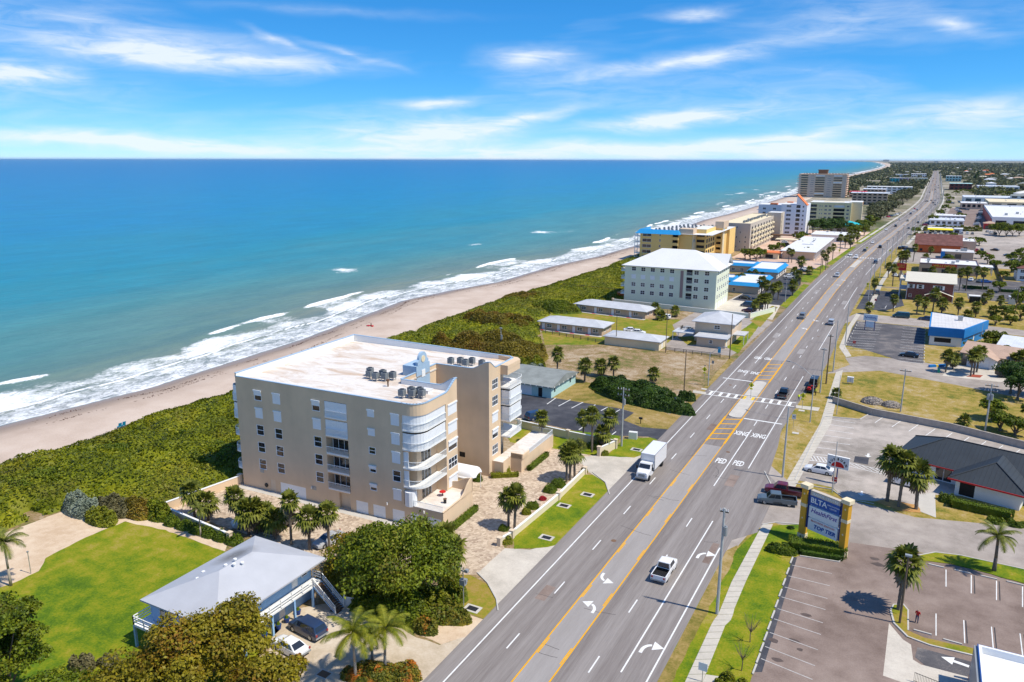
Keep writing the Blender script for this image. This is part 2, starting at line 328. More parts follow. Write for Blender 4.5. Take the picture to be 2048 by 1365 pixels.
# ------------------------------------------------------------------ windows and doors (outside is -y, x along the wall, origin at lower left)
WC = {}
def win_mesh(style, w, h):
    k = (style, round(w, 2), round(h, 2))
    if k in WC: return WC[k]
    f = MB(); g = None; d = .10; fr = min(.09, w * .09)
    if style in ('win', 'win2', 'win3', 'pic', 'half'):
        f.box(0, -.03, 0, fr, d, h).box(w - fr, -.03, 0, w, d, h).box(fr, -.03, 0, w - fr, d, fr).box(fr, -.03, h - fr, w - fr, d, h)
        cols = {'win': 1, 'win2': 2, 'win3': 3, 'pic': 2, 'half': 1}[style]
        for i in range(1, cols): f.box(w * i / cols - .035, -.02, fr, w * i / cols + .035, d - .01, h - fr)
        if style != 'pic': f.box(fr, -.015, h * .5 - .035, w - fr, d - .012, h * .5 + .035)
        g = MB().quad((fr, d - .05, fr), (w - fr, d - .05, fr), (w - fr, d - .05, h - fr), (fr, d - .05, h - fr))
    elif style == 'slider':
        f.box(0, 0, 0, .07, d, h).box(w - .07, 0, 0, w, d, h).box(.07, 0, h - .08, w - .07, d, h)
        for i in (1, 2): f.box(w * i / 3 - .03, .01, 0, w * i / 3 + .03, d - .01, h - .08)
        g = MB().quad((.07, d - .05, .0), (w - .07, d - .05, 0), (w - .07, d - .05, h - .08), (.07, d - .05, h - .08))
    r = (f.mesh('window', ['white_metal']), g.mesh('pane', ['glass']) if g else None); WC[k] = r; return r
def panel_mesh(style, w, h):
    k = (style, round(w, 2), round(h, 2))
    if k in WC: return WC[k]
    f = MB()
    if style == 'shut':          # roller shutter with its box
        f.box(0, -.04, 0, w, .05, h - .22)
        n = int(w / .25)
        for i in range(n): f.box(w * i / n, -.055, 0, w * i / n + .03, -.04, h - .22)
        f.box(-.05, -.16, h - .22, w + .05, .05, h + .03); m = ['shutter']
    elif style == 'garage':
        n = 4
        for i in range(n): f.box(0, -.0, h * i / n + .012, w, .06, h * (i + 1) / n - .012)
        f.box(0, .03, 0, w, .08, h); m = ['white_metal']
    elif style == 'door': f.box(0, 0, 0, w, .08, h).box(.12, -.02, h * .55, w - .12, 0, h - .15).box(.12, -.02, .15, w - .12, 0, h * .45); m = ['white_metal']
    elif style == 'ddoor': f.box(0, 0, 0, w, .08, h).box(w / 2 - .02, -.01, 0, w / 2 + .02, 0, h); m = ['beige_trim']
    elif style == 'gdoor': f.box(0, 0, 0, w, .08, h); m = ['glass']
    else: f.box(0, -.02, 0, w, .08, h); m = [style]
    WC[k] = f.mesh('panel', m); return WC[k]
NAMES = dict(shut='shutter', garage='garage_door', door='door', ddoor='door', gdoor='door')
def wall(mb, A, B, z0, z1, holes=(), parent=None, m=0, depth=.14, fit=True, rm=None):
    """wall face A->B (outside on the right) with real openings; fills each opening with its window / door part.
    hole = (u, z, w, h, style)"""
    ax, ay = A; bx, by = B; L = math.hypot(bx - ax, by - ay); dx, dy = (bx - ax) / L, (by - ay) / L; nx, ny = dy, -dx
    us = sorted({0., L} | {round(h[0], 3) for h in holes} | {round(h[0] + h[2], 3) for h in holes}); zs = sorted({z0, z1} | {round(h[1], 3) for h in holes} | {round(h[1] + h[3], 3) for h in holes})
    us = [u for u in us if -1e-6 <= u <= L + 1e-6]; zs = [z for z in zs if z0 - 1e-6 <= z <= z1 + 1e-6]
    pt = lambda u, z, o=0.: (ax + dx * u - nx * o, ay + dy * u - ny * o, z)
    for j in range(len(zs) - 1):
        run = None
        for i in range(len(us)):
            inside = True
            if i < len(us) - 1:
                cu, cz = (us[i] + us[i + 1]) / 2, (zs[j] + zs[j + 1]) / 2
                inside = any(h[0] < cu < h[0] + h[2] and h[1] < cz < h[1] + h[3] for h in holes)
            if not inside and run is None: run = us[i]
            if inside and run is not None:
                mb.quad(pt(run, zs[j]), pt(us[i], zs[j]), pt(us[i], zs[j + 1]), pt(run, zs[j + 1]), m); run = None
    a = math.atan2(dy, dx)
    for h in holes:
        u, z, ww, hh, st = h[:5]; dd = h[5] if len(h) > 5 else depth
        r = m if rm is None else rm
        for q in ((pt(u, z), pt(u, z + hh), pt(u, z + hh, dd), pt(u, z, dd)), (pt(u + ww, z + hh), pt(u + ww, z), pt(u + ww, z, dd), pt(u + ww, z + hh, dd)),
                  (pt(u, z + hh), pt(u + ww, z + hh), pt(u + ww, z + hh, dd), pt(u, z + hh, dd)), (pt(u + ww, z), pt(u, z), pt(u, z, dd), pt(u + ww, z, dd))): mb.quad(*q, r)
        if st is None or not fit: continue
        o3 = pt(u, z, min(.04, dd) if dd <= .2 else dd - .1)
        if st in ('win', 'win2', 'win3', 'pic', 'slider', 'half'):
            fm, gm = win_mesh(st, ww, hh); wo = put('window', fm, parent, o3, a); put('pane', gm, wo)
        else: put(NAMES.get(st, 'panel'), panel_mesh(st, ww, hh), parent, o3, a)
        if st == 'half': put('shutter', panel_mesh('shut', ww, hh * .5), parent, (o3[0] + nx * .06, o3[1] + ny * .06, z + hh * .5), a)
def grid(u0, n, du, zs, w, h, st='win'):
    return [(u0 + du * i, z, w, h, (st[(i + j) % len(st)] if isinstance(st, (list, tuple)) else st)) for i in range(n) for j, z in enumerate(zs)]
def hip(mb, x0, y0, x1, y1, z, h, ov=.5, m=0, thick=.18, gable=None):
    """hip roof over a rectangle (gable='x' / 'y' for a gable with the ridge along that axis)"""
    X0, Y0, X1, Y1 = x0 - ov, y0 - ov, x1 + ov, y1 + ov; w, d = X1 - X0, Y1 - Y0
    if gable == 'x' or (gable is None and w >= d):
        k = 0 if gable else d / 2; a, b = (X0 + k, (Y0 + Y1) / 2, z + h), (X1 - k, (Y0 + Y1) / 2, z + h)
        vs = [(X0, Y0, z), (X1, Y0, z), (X1, Y1, z), (X0, Y1, z), a, b]; fs = [(0, 1, 5, 4), (1, 2, 5), (2, 3, 4, 5), (3, 0, 4)]
    else:
        k = 0 if gable else w / 2; a, b = ((X0 + X1) / 2, Y0 + k, z + h), ((X0 + X1) / 2, Y1 - k, z + h)
        vs = [(X0, Y0, z), (X1, Y0, z), (X1, Y1, z), (X0, Y1, z), a, b]; fs = [(0, 1, 4), (1, 2, 5, 4), (2, 3, 5), (3, 0, 4, 5)]
    if k < .01 and (abs(a[0] - b[0]) < .02 and abs(a[1] - b[1]) < .02): pass
    mb.add(vs, fs, m)
    mb.add([(X0, Y0, z - thick), (X1, Y0, z - thick), (X1, Y1, z - thick), (X0, Y1, z - thick), (X0, Y0, z), (X1, Y0, z), (X1, Y1, z), (X0, Y1, z)],
           [(0, 3, 2, 1), (0, 1, 5, 4), (1, 2, 6, 5), (2, 3, 7, 6), (3, 0, 4, 7)], m)
    return mb
def parapet(mb, x0, y0, x1, y1, z, h=.6, t=.25, m=0):
    mb.box(x0, y0, z, x1, y0 + t, z + h, m).box(x0, y1 - t, z, x1, y1, z + h, m).box(x0, y0 + t, z, x0 + t, y1 - t, z + h, m).box(x1 - t, y0 + t, z, x1, y1 - t, z + h, m); return mb
def rail(mb, pts, z, h=1., gap=.16, m=0, th=.025):
    """railing along a 2D path"""
    for i in range(len(pts) - 1):
        a, b = Vector((*pts[i], 0)), Vector((*pts[i + 1], 0)); L = (b - a).length; n = max(1, int(L / gap))
        mb.cyl((*a.xy, z + h), (*b.xy, z + h), .045, n=4, m=m); mb.cyl((*a.xy, z + .1), (*b.xy, z + .1), .03, n=4, m=m)
        for k in range(n + 1):
            p = a.lerp(b, k / n); mb.box(p.x - th / 2, p.y - th / 2, z + .1, p.x + th / 2, p.y + th / 2, z + h, m)
    return mb
def block(name, label, loc, w, d, h, wm, F=(), R=(), B=(), Lw=(), roof='flat', rm='roof_white', rh=2., rz=0., cat='building', ov=.5, par=.6, gable=None, group=None, pm=None, z0=0.):
    """rectangular building, origin at its front-left corner; F/R/B/Lw are openings of the four walls"""
    T = thing(name, label, cat, loc, rz, group)
    mb = MB()
    wall(mb, (0, 0), (w, 0), z0, h, F, T); wall(mb, (w, 0), (w, d), z0, h, R, T); wall(mb, (w, d), (0, d), z0, h, B, T); wall(mb, (0, d), (0, 0), z0, h, Lw, T)
    mb.obj('wall', [wm], T)
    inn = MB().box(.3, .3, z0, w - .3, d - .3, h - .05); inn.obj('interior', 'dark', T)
    r = MB()
    if roof == 'flat':
        r.box(0.02, 0.02, h - .02, w - .02, d - .02, h + .12); r.obj('roof', rm, T)
        parapet(MB(), -.03, -.03, w + .03, d + .03, h - .05, par, .25).obj('parapet', pm or wm, T)
    elif roof == 'over':
        r.box(-ov, -ov, h, w + ov, d + ov, h + .3); r.obj('roof', rm, T)
    elif roof == 'mansard':
        r.box(.8, .8, h, w - .8, d - .8, h + par - .25); r.obj('roof', rm, T)
        s = MB(); q = [(-ov, -ov), (w + ov, -ov), (w + ov, d + ov), (-ov, d + ov)]; p = [(.5, .5), (w - .5, .5), (w - .5, d - .5), (.5, d - .5)]
        for i in range(4):
            a, b = q[i], q[(i + 1) % 4]; c, e = p[(i + 1) % 4], p[i]
            s.quad((*a, h - .35), (*b, h - .35), (*c, h + par), (*e, h + par)); c2, e2 = (c[0] * .96 + w / 2 * .04, c[1] * .96 + d / 2 * .04), (e[0] * .96 + w / 2 * .04, e[1] * .96 + d / 2 * .04)
            s.quad((*e, h + par), (*c, h + par), (*c2, h + par), (*e2, h + par)); s.quad((*c2, h + par), (*e2, h + par), (*e2, h), (*c2, h)); s.quad((*b, h - .35), (*a, h - .35), (*e, h - .3), (*c, h - .3))
        s.obj('mansard', pm or 'blue_mansard', T)
    else:
        hip(r, 0, 0, w, d, h, rh, ov, gable=gable); r.obj('roof', rm, T)
        if gable:
            g = MB()
            if gable == 'x': g.add([(0, 0, h - .05), (0, d, h - .05), (0, d / 2, h + rh * d / (d + 2 * ov) - .1), (w, 0, h - .05), (w, d, h - .05), (w, d / 2, h + rh * d / (d + 2 * ov) - .1)], [(0, 2, 1), (3, 4, 5)])
            else: g.add([(0, 0, h - .05), (w, 0, h - .05), (w / 2, 0, h + rh * w / (w + 2 * ov) - .1), (0, d, h - .05), (w, d, h - .05), (w / 2, d, h + rh * w / (w + 2 * ov) - .1)], [(0, 1, 2), (3, 5, 4)])
            g.obj('gable', wm, T)
    if roof in ('flat', 'over') and w * d > 140:
        for i in range(min(7, 2 + int(w * d / 260))): x, y, q = rnd.uniform(2, w - 3), rnd.uniform(2, d - 3), rnd.uniform(.4, 1.1); MB().box(x, y, h + .1, x + q * 1.3, y + q, h + .3 + q * .7).obj('roof_vent', ('steel', 'ac', 'white')[i % 3], T)
    return T
def text(s, size, matn, parent, loc, rot, name='lettering', align='CENTER', ext=.012, bold=0., shear=0.):
    c = bpy.data.curves.new(name, 'FONT'); c.body = s; c.size = size; c.align_x = align; c.align_y = 'CENTER'; c.extrude = ext; c.offset = bold; c.shear = shear; c.resolution_u = 2
    o = bpy.data.objects.new(name, c); COL.objects.link(o); bpy.context.view_layer.update()
    me = bpy.data.meshes.new_from_object(o); bpy.data.objects.remove(o); bpy.data.curves.remove(c)
    me.materials.clear(); me.materials.append(MATS[matn]); q = bpy.data.objects.new(name, me); COL.objects.link(q); q.parent = parent; q.location = loc; q.rotation_euler = rot; return q

# ------------------------------------------------------------------ vegetation
foliage('leaf_scrub', (.030, .045, .003), (.165, .195, .006), (.36, .34, .012), (.20, .15, .03), .25, scale=.11)
foliage('leaf_thicket', (.055, .050, .008), (.19, .15, .014), (.32, .245, .022), (.24, .11, .018), .6, scale=.12)
foliage('leaf_tree', (.024, .044, .004), (.120, .165, .007), (.28, .30, .014), (.22, .13, .02), .25, scale=.25)
foliage('leaf_olive', (.060, .056, .005), (.215, .185, .010), (.38, .31, .018), (.28, .13, .015), .55, scale=.25)
foliage('leaf_deep', (.012, .030, .005), (.042, .088, .010), (.10, .165, .014), scale=.3)
foliage('leaf_hedge', (.024, .046, .004), (.090, .140, .007), (.20, .24, .014), scale=.8)
foliage('leaf_silver', (.10, .13, .09), (.22, .26, .19), (.36, .40, .31), scale=.6); foliage('leaf_dun', (.05, .05, .02), (.13, .12, .05), (.22, .19, .09), scale=.5)
foliage('leaf_palm', (.035, .050, .008), (.135, .155, .018), (.30, .295, .05), scale=.9, trans=.2); foliage('leaf_dead', (.10, .075, .045), (.22, .165, .10), (.34, .26, .17), scale=.9, trans=.1)
foliage('leaf_coco', (.06, .085, .006), (.19, .21, .012), (.38, .35, .03), scale=.6, trans=.3); foliage('leaf_far', (.060, .068, .032), (.120, .130, .055), (.19, .19, .085), (.13, .09, .04), .3, scale=.02, trans=.1)
foliage('leaf_croton', (.05, .07, .01), (.14, .15, .015), (.30, .22, .02), (.55, .16, .02), .7, scale=.9); foliage('leaf_red', (.2, .01, .01), (.4, .02, .03), (.55, .05, .06), scale=.9)
mat('bark', (.16, .125, .095), .95, .25, 3.); mat('bark_palm', (.17, .14, .11), .95, .25, 4.); mat('bark_pale', (.34, .29, .23), .95, .2, 3.)
def leaves(C, Nrm, size, jit=.9, asp=.62, rg=RN):
    """rhombic leaf faces at points C, facing roughly Nrm"""
    n = len(C); d = Nrm + rg.normal(0, jit, (n, 3)); d /= np.linalg.norm(d, axis=1)[:, None] + 1e-9
    a = rg.normal(0, 1, (n, 3)); u = np.cross(d, a); u /= np.linalg.norm(u, axis=1)[:, None] + 1e-9; v = np.cross(d, u)
    s = (size * rg.uniform(.65, 1.3, n))[:, None]
    V = np.empty((n, 4, 3)); V[:, 0] = C + u * s; V[:, 1] = C + v * s * asp; V[:, 2] = C - u * s; V[:, 3] = C - v * s * asp
    return V.reshape(-1, 3)
def crown_pts(n, rx, ry, rz, clumps, cr, low=-.35, rg=RN):
    """leaf points spread through clumps which fill an ellipsoid"""
    d = rg.normal(0, 1, (clumps, 3)); d /= np.linalg.norm(d, axis=1)[:, None]; d[:, 2] = np.where(d[:, 2] < low, -d[:, 2], d[:, 2])
    R = np.array([rx, ry, rz]); cen = d * R * rg.uniform(.45, .95, (clumps, 1)); k = rg.integers(0, clumps, n)
    q = rg.normal(0, 1, (n, 3)); q /= np.linalg.norm(q, axis=1)[:, None]; q[:, 2] = np.where(q[:, 2] < -.25, -q[:, 2], q[:, 2])
    rr = cr * rg.uniform(.55, 1.25, clumps)[k][:, None] * rg.uniform(.55, 1.05, (n, 1)); C = cen[k] + q * rr * np.array([1, 1, .75])
    return C, q + d[k] * .4 + np.array([0, 0, .35]), cen
def limbs(mb, cen, z0, r0, k=7, m=0):
    """trunk with limbs reaching for the clumps of the crown"""
    idx = RN.permutation(len(cen))[:k]
    for i in idx:
        c = cen[i]; mid = (c[0] * .35 + RN.normal(0, .15), c[1] * .35 + RN.normal(0, .15), z0 + (c[2] - z0) * .45)
        mb.path([(0, 0, z0), mid, tuple(c)], [r0 * .6, r0 * .35, r0 * .1], 5, m)
TREEC = {}
def tree(key, label, loc, h, rx, ry=None, leaf='leaf_tree', n=2500, size=.22, clumps=26, cr=None, trunk=.25, group=None, seed=None, name='tree', cat='tree', stem=None, rz=None, low=-.3):
    """broadleaf tree; trees with the same key share their meshes"""
    ry = ry or rx; st = stem if stem is not None else h * .35
    if key not in TREEC:
        crz = (h - st) / 2; C, Nn, cen = crown_pts(n, rx * .82, ry * .82, crz * .8, clumps, cr or min(rx, crz) * .42, low)
        C[:, 2] += st + crz; cen[:, 2] += st + crz; C[:, 2] = np.maximum(C[:, 2], .1)
        cm = npmesh('crown', leaves(C, Nn, size), 4, [leaf]); tb = MB().path([(0, 0, -.1), (.05, .03, st * .5), (0, 0, st * .9)], [trunk * 1.3, trunk, trunk * .75], 7); limbs(tb, cen, st * .85, trunk)
        TREEC[key] = (cm, tb.mesh('trunk', ['bark']), h)
    cm, tm, h0 = TREEC[key]; T = thing(name, label, cat, (*loc, 0), rnd.uniform(0, 6.28) if rz is None else rz, group)
    a = put('crown', cm, T); b = put('trunk', tm, T); k = h / h0
    T.scale = (k, k, k); return T
def inpoly(x, y, pl):
    r = np.zeros(len(x), bool); n = len(pl)
    for i in range(n):
        x0, y0 = pl[i]; x1, y1 = pl[(i + 1) % n]; c = ((y0 > y) != (y1 > y)) & (x < (x1 - x0) * (y - y0) / (y1 - y0 + 1e-12) + x0); r ^= c
    return r
def edist(x, y, pl):
    d = np.full(len(x), 1e9); n = len(pl)
    for i in range(n):
        a = np.array(pl[i]); b = np.array(pl[(i + 1) % n]); ab = b - a; t = np.clip(((x - a[0]) * ab[0] + (y - a[1]) * ab[1]) / (ab @ ab), 0, 1); d = np.minimum(d, np.hypot(x - a[0] - t * ab[0], y - a[1] - t * ab[1]))
    return d
def mound(name, label, cat, loc, rz, group, pl, hmax, n, size, leaf, lump, ramp, gaps=.0, rg=RN, stuff=False):
    """lumpy mass of leaves over a darker core, inside the outline pl (local metres)"""
    pl = np.array(pl); x0, y0 = pl.min(0); x1, y1 = pl.max(0); ar = (x1 - x0) * (y1 - y0)
    nl = max(4, int(ar / (lump * lump) * 1.15)); lx, ly = rg.uniform(x0, x1, nl), rg.uniform(y0, y1, nl); lr = lump * rg.uniform(.6, 1.5, nl); lh = rg.uniform(.4, 1.1, nl)
    def height(x, y):
        h = np.zeros(len(x))
        for c in range(0, len(x), 8000):
            s = slice(c, c + 8000); dx = x[s, None] - lx[None]; dy = y[s, None] - ly[None]; h[s] = (np.clip(1 - (dx * dx + dy * dy) / (lr * lr)[None], 0, 1) ** .5 * lh[None]).max(1)
        return h
    def zed(x, y): e = np.clip(edist(x, y, pl) / ramp, 0, 1); ed = np.sqrt(np.clip(1 - (1 - e) ** 2, 0, 1)); h = height(x, y); return hmax * (.12 + .88 * ed) * (.14 + .86 * h), h, ed
    x, y = rg.uniform(x0, x1, int(n * 1.3)), rg.uniform(y0, y1, int(n * 1.3)); k = inpoly(x, y, pl); x, y = x[k], y[k]; z, h, ed = zed(x, y)
    if gaps: k = h > gaps * (1.25 - ed); x, y, z, ed = x[k], y[k], z[k], ed[k]
    side = rg.random(len(x)) < .3; z = np.where(side, z * rg.uniform(.25, 1., len(x)), z * rg.uniform(.88, 1.06, len(x)))
    c = pl.mean(0); out = np.stack([x - c[0], y - c[1]], 1); out /= np.linalg.norm(out, axis=1)[:, None] + 1e-6; Nn = np.stack([out[:, 0] * (1 - ed) * 1.4, out[:, 1] * (1 - ed) * 1.4, .35 + .65 * ed], 1); V = leaves(np.stack([x, y, z + .03], 1), Nn, size, .6, .62, rg)
    st = max(.25, min(.8, lump * .4)); gx = np.arange(x0, x1 + st, st); gy = np.arange(y0, y1 + st, st); X, Y = np.meshgrid(gx, gy, indexing='ij'); xf, yf = X.ravel(), Y.ravel(); zz, h, ed = zed(xf, yf); Z = np.where(inpoly(xf, yf, pl) & (h >= gaps * (1.25 - ed)), zz * .84 - .06, -.3); i = np.arange(len(xf)).reshape(X.shape); F = np.stack([i[:-1, :-1], i[1:, :-1], i[1:, 1:], i[:-1, 1:]], -1).reshape(-1, 4); k = (Z[F] > -.2).any(1)
    me = bpy.data.meshes.new('stems'); me.from_pydata(np.stack([xf, yf, Z], 1).tolist(), [], F[k].tolist()); me.materials.append(MATS[leaf])
    T = thing(name, label, cat, (*loc, 0), rz, group); a = put('foliage', npmesh('foliage', V, 4, [leaf]), T); b = put('stems', me, T)
    if stuff: [tag(o, kind='stuff') for o in (T, a, b)]
    return T
def bush(label, loc, rx, ry, h, leaf='leaf_hedge', n=500, size=.12, name='shrub', cat='shrub', group=None, rz=0., clumps=14, box=False):
    """low shrub or clipped hedge: leaf faces over a dense core"""
    if box:
        n_ = n; C = np.empty((n_, 3)); q = RN.uniform(-1, 1, (n_, 3)); s = RN.integers(0, 5, n_); Nn = np.zeros((n_, 3))
        for i, (ax, sg) in enumerate(((0, 1), (0, -1), (1, 1), (1, -1), (2, 1))):
            k = s == i; q[k, ax] = sg; Nn[k, ax] = sg
        ar = RN.random(n_) < .35; q[ar, 2] = 1; Nn[ar] = (0, 0, 1)
        C = q * np.array([rx, ry, h / 2]); C[:, 2] += h / 2; C += RN.normal(0, .06, C.shape)
        core = MB().box(-rx * .93, -ry * .93, 0, rx * .93, ry * .93, h * .93)
    else:
        n = int(n * 1.9); return mound(name, label, cat, loc, rz, group, [(rx * (1 + .13 * math.sin(3 * a + rx)) * math.cos(a), ry * (1 + .13 * math.sin(2 * a + ry)) * math.sin(a)) for a in np.linspace(0, 6.2832, 19)[:-1]], h, n, size, leaf, max(.45, min(rx, ry) * .42), min(rx, ry) * .55)
    T = thing(name, label, cat, (*loc, 0), rz, group); put('foliage', npmesh('foliage', leaves(C, Nn, size), 4, [leaf]), T); core.obj('stems', leaf, T); return T
# sabal palms: four shared crowns
def fan_leaf(out, base, az, elv, L, rg, droop=.5):
    """one costapalmate leaf: stalk plus blades radiating from its tip"""
    d = np.array([math.cos(az) * math.cos(elv), math.sin(az) * math.cos(elv), math.sin(elv)]); tip = base + d * L * .5
    side = np.array([-math.sin(az), math.cos(az), 0]); up = np.cross(d, side) * -1
    nb = 9
    for i in range(nb):
        a = (i / (nb - 1) - .5) * 3.6; b = (d * math.cos(a) + side * math.sin(a)); bl = L * (.62 + .1 * rg.random()) * (1 - .22 * abs(math.sin(a)))
        p1 = tip + b * bl * .6; p2 = tip + b * bl - np.array([0, 0, droop * L * (.25 + .2 * rg.random())]); w = np.cross(b, up); w /= np.linalg.norm(w) + 1e-9; w *= .085 * L
        out.append((tip, p1 + w, p2, p1 - w))
    w = side * .03 * L; out.append((base + w, tip + w, tip - w, base - w))
PALMS = []
for vi in range(5):
    rg = np.random.default_rng(50 + vi); o = []; dead = []
    for i in range(30):
        az = i * 2.399 + rg.normal(0, .2); t = i / 29; elv = math.radians(78 - 108 * t + rg.normal(0, 6)); fan_leaf(o, np.array([0, 0, .25 - .25 * t]), az, elv, 1.05 * rg.uniform(.85, 1.12), rg, .35 + .5 * t)
    for i in range(9 if vi != 3 else 26):
        fan_leaf(dead, np.array([0, 0, -.15]), rg.uniform(0, 6.28), math.radians(-62 + rg.normal(0, 10)), .95 * rg.uniform(.8, 1.1), rg, .5)
    V = np.array(o + dead).reshape(-1, 3); V *= 1.18
    mi = np.array([0] * len(o) + [1] * len(dead)); PALMS.append(npmesh('crown', V, 4, ['leaf_palm', 'leaf_dead'], mi))
tm = MB(); n_ = 7
for i in range(n_): tm.cyl((0, 0, i / n_), (0, 0, (i + 1) / n_ + .01), .155, .135, 7)
TRUNK = tm.mesh('trunk', ['bark_palm'])
def sabal(label, base, topy=None, group=None, h=None, s=None, kind=None, lean=None):
    x, y = P(*base) if base[0] > 300 or topy else base
    hh = h or top(base[0], base[1], topy)
    cs = (s or 1.) * rnd.uniform(1.25, 1.5); hc = max(.8, hh - 1.15 * cs)
    T = thing('sabal_palm', label, 'palm', (x, y, 0), rnd.uniform(0, 6.28), group); c = put('crown', PALMS[rnd.choice((0, 1, 2, 4, 0, 1, 2, 3)) if kind is None else kind], T, (0, 0, hc)); c.scale = (cs,) * 3
    t = put('trunk', TRUNK, T, (0, 0, -.1)); t.scale = (cs * .95, cs * .95, hc + .15)
    le = rnd.uniform(-.05, .05) if lean is None else lean; T.rotation_euler = (le, rnd.uniform(-.03, .03), T.rotation_euler[2]); return T
def pinnate(label, base, h, L, nf, leaf='leaf_coco', name='coconut_palm', lean=.06, trunk=.14, group=None, seed=1, pale=True):
    rg = np.random.default_rng(seed); o = []
    for i in range(nf):
        az = i * 2.399 + rg.normal(0, .15); t = i / (nf - 1); e0 = math.radians(75 - 80 * t); prev = np.array([0., 0, 0]); ns = 16; side = np.array([-math.sin(az), math.cos(az), 0]); l = L * rg.uniform(.85, 1.1)
        for k in range(ns):
            e = e0 - (k / ns) ** 1.3 * math.radians(95 - 10 * t); d = np.array([math.cos(az) * math.cos(e), math.sin(az) * math.cos(e), math.sin(e)]); cur = prev + d * l / ns
            w = side * .025; o.append((prev + w, cur + w, cur - w, prev - w))
            if k > 0:
                ll = l * .24 * math.sin(math.pi * min(1, (k + 1.5) / (ns + 1))) ** .7 + .08
                for sg in (-1, 1):
                    for kk in (0, .5):
                        b = prev + (cur - prev) * kk; q = b + (side * sg * .75 + d * .55 + np.array([0, 0, -.38])) * ll * rg.uniform(.8, 1.1); ww = d * .06 * L * .35
                        o.append((b - ww * .6, b + ww, q, q - ww * .2))
            prev = cur
    T = thing(name, label, 'palm', (*base, 0), rnd.uniform(0, 6.28), group); put('crown', npmesh('crown', np.array(o).reshape(-1, 3), 4, [leaf]), T, (lean * h, 0, h))
    MB().path([(0, 0, -.1), (lean * h * .25, 0, h * .4), (lean * h * .65, 0, h * .75), (lean * h, 0, h + .05)], [trunk * 1.4, trunk, trunk * .85, trunk * .8], 8).obj('trunk', 'bark_pale' if pale else 'bark_palm', T, smooth=True); return T

# ------------------------------------------------------------------ vehicles (nose towards +x, centred, wheels on z=0)
def loft(mb, secs, m=0, cap=True):
    n = len(secs[0]); vs = [p for s in secs for p in s]; fs = []
    for i in range(len(secs) - 1):
        for j in range(n - 1): fs.append((i * n + j, i * n + j + 1, (i + 1) * n + j + 1, (i + 1) * n + j))
    if cap: fs += [tuple(range(n - 1, -1, -1)), tuple(range((len(secs) - 1) * n, len(secs) * n))]
    mb.add(vs, fs, m); return mb
def bodysec(x, w, zb, zt, tk=.05):
    w2 = w - tk; return [(x, -w, zb), (x, -w - .0, zb + (zt - zb) * .55), (x, -w2, zt - .04), (x, -w2 + .1, zt), (x, w2 - .1, zt), (x, w2, zt - .04), (x, w, zb + (zt - zb) * .55), (x, w, zb)]
VSPEC = {  # stations of the lower body (x, half width, bottom, top) and of the cabin (x at belt, x at roof) front/rear, belt, roof, half widths
    'sedan': dict(L=4.7, body=[(-2.35, .78, .35, .82), (-2.2, .88, .24, .92), (-1.4, .91, .2, .95), (0, .92, .2, .95), (1.0, .91, .2, .93), (1.9, .86, .22, .78), (2.3, .74, .3, .62)], cab=(1.15, .45, -.95, -1.75, .93, 1.43, .84, .62), wb=1.38, wr=.32),
    'suv': dict(L=4.8, body=[(-2.4, .84, .4, 1.05), (-2.28, .93, .3, 1.1), (-1.4, .95, .27, 1.12), (0, .96, .27, 1.12), (1.1, .95, .27, 1.1), (2.0, .9, .3, 1.0), (2.36, .78, .38, .8)], cab=(1.35, .75, -2.0, -2.32, 1.1, 1.74, .88, .74), wb=1.42, wr=.37),
    'pickup': dict(L=5.8, body=[(.55, .97, .34, 1.12), (1.5, .97, .34, 1.12), (2.3, .94, .36, 1.05), (2.8, .82, .44, .88)], cab=(1.55, .95, -.55, -.72, 1.1, 1.86, .9, .76), wb=1.78, wr=.4),
    'van': dict(L=5.2, body=[(-2.6, .9, .35, 1.2), (-2.5, .97, .28, 1.25), (0, .98, .28, 1.25), (1.5, .96, .28, 1.15), (2.3, .9, .3, .95), (2.58, .8, .38, .8)], cab=(1.9, 1.1, -2.45, -2.52, 1.23, 2.0, .93, .82), wb=1.55, wr=.37)}
VC = {}
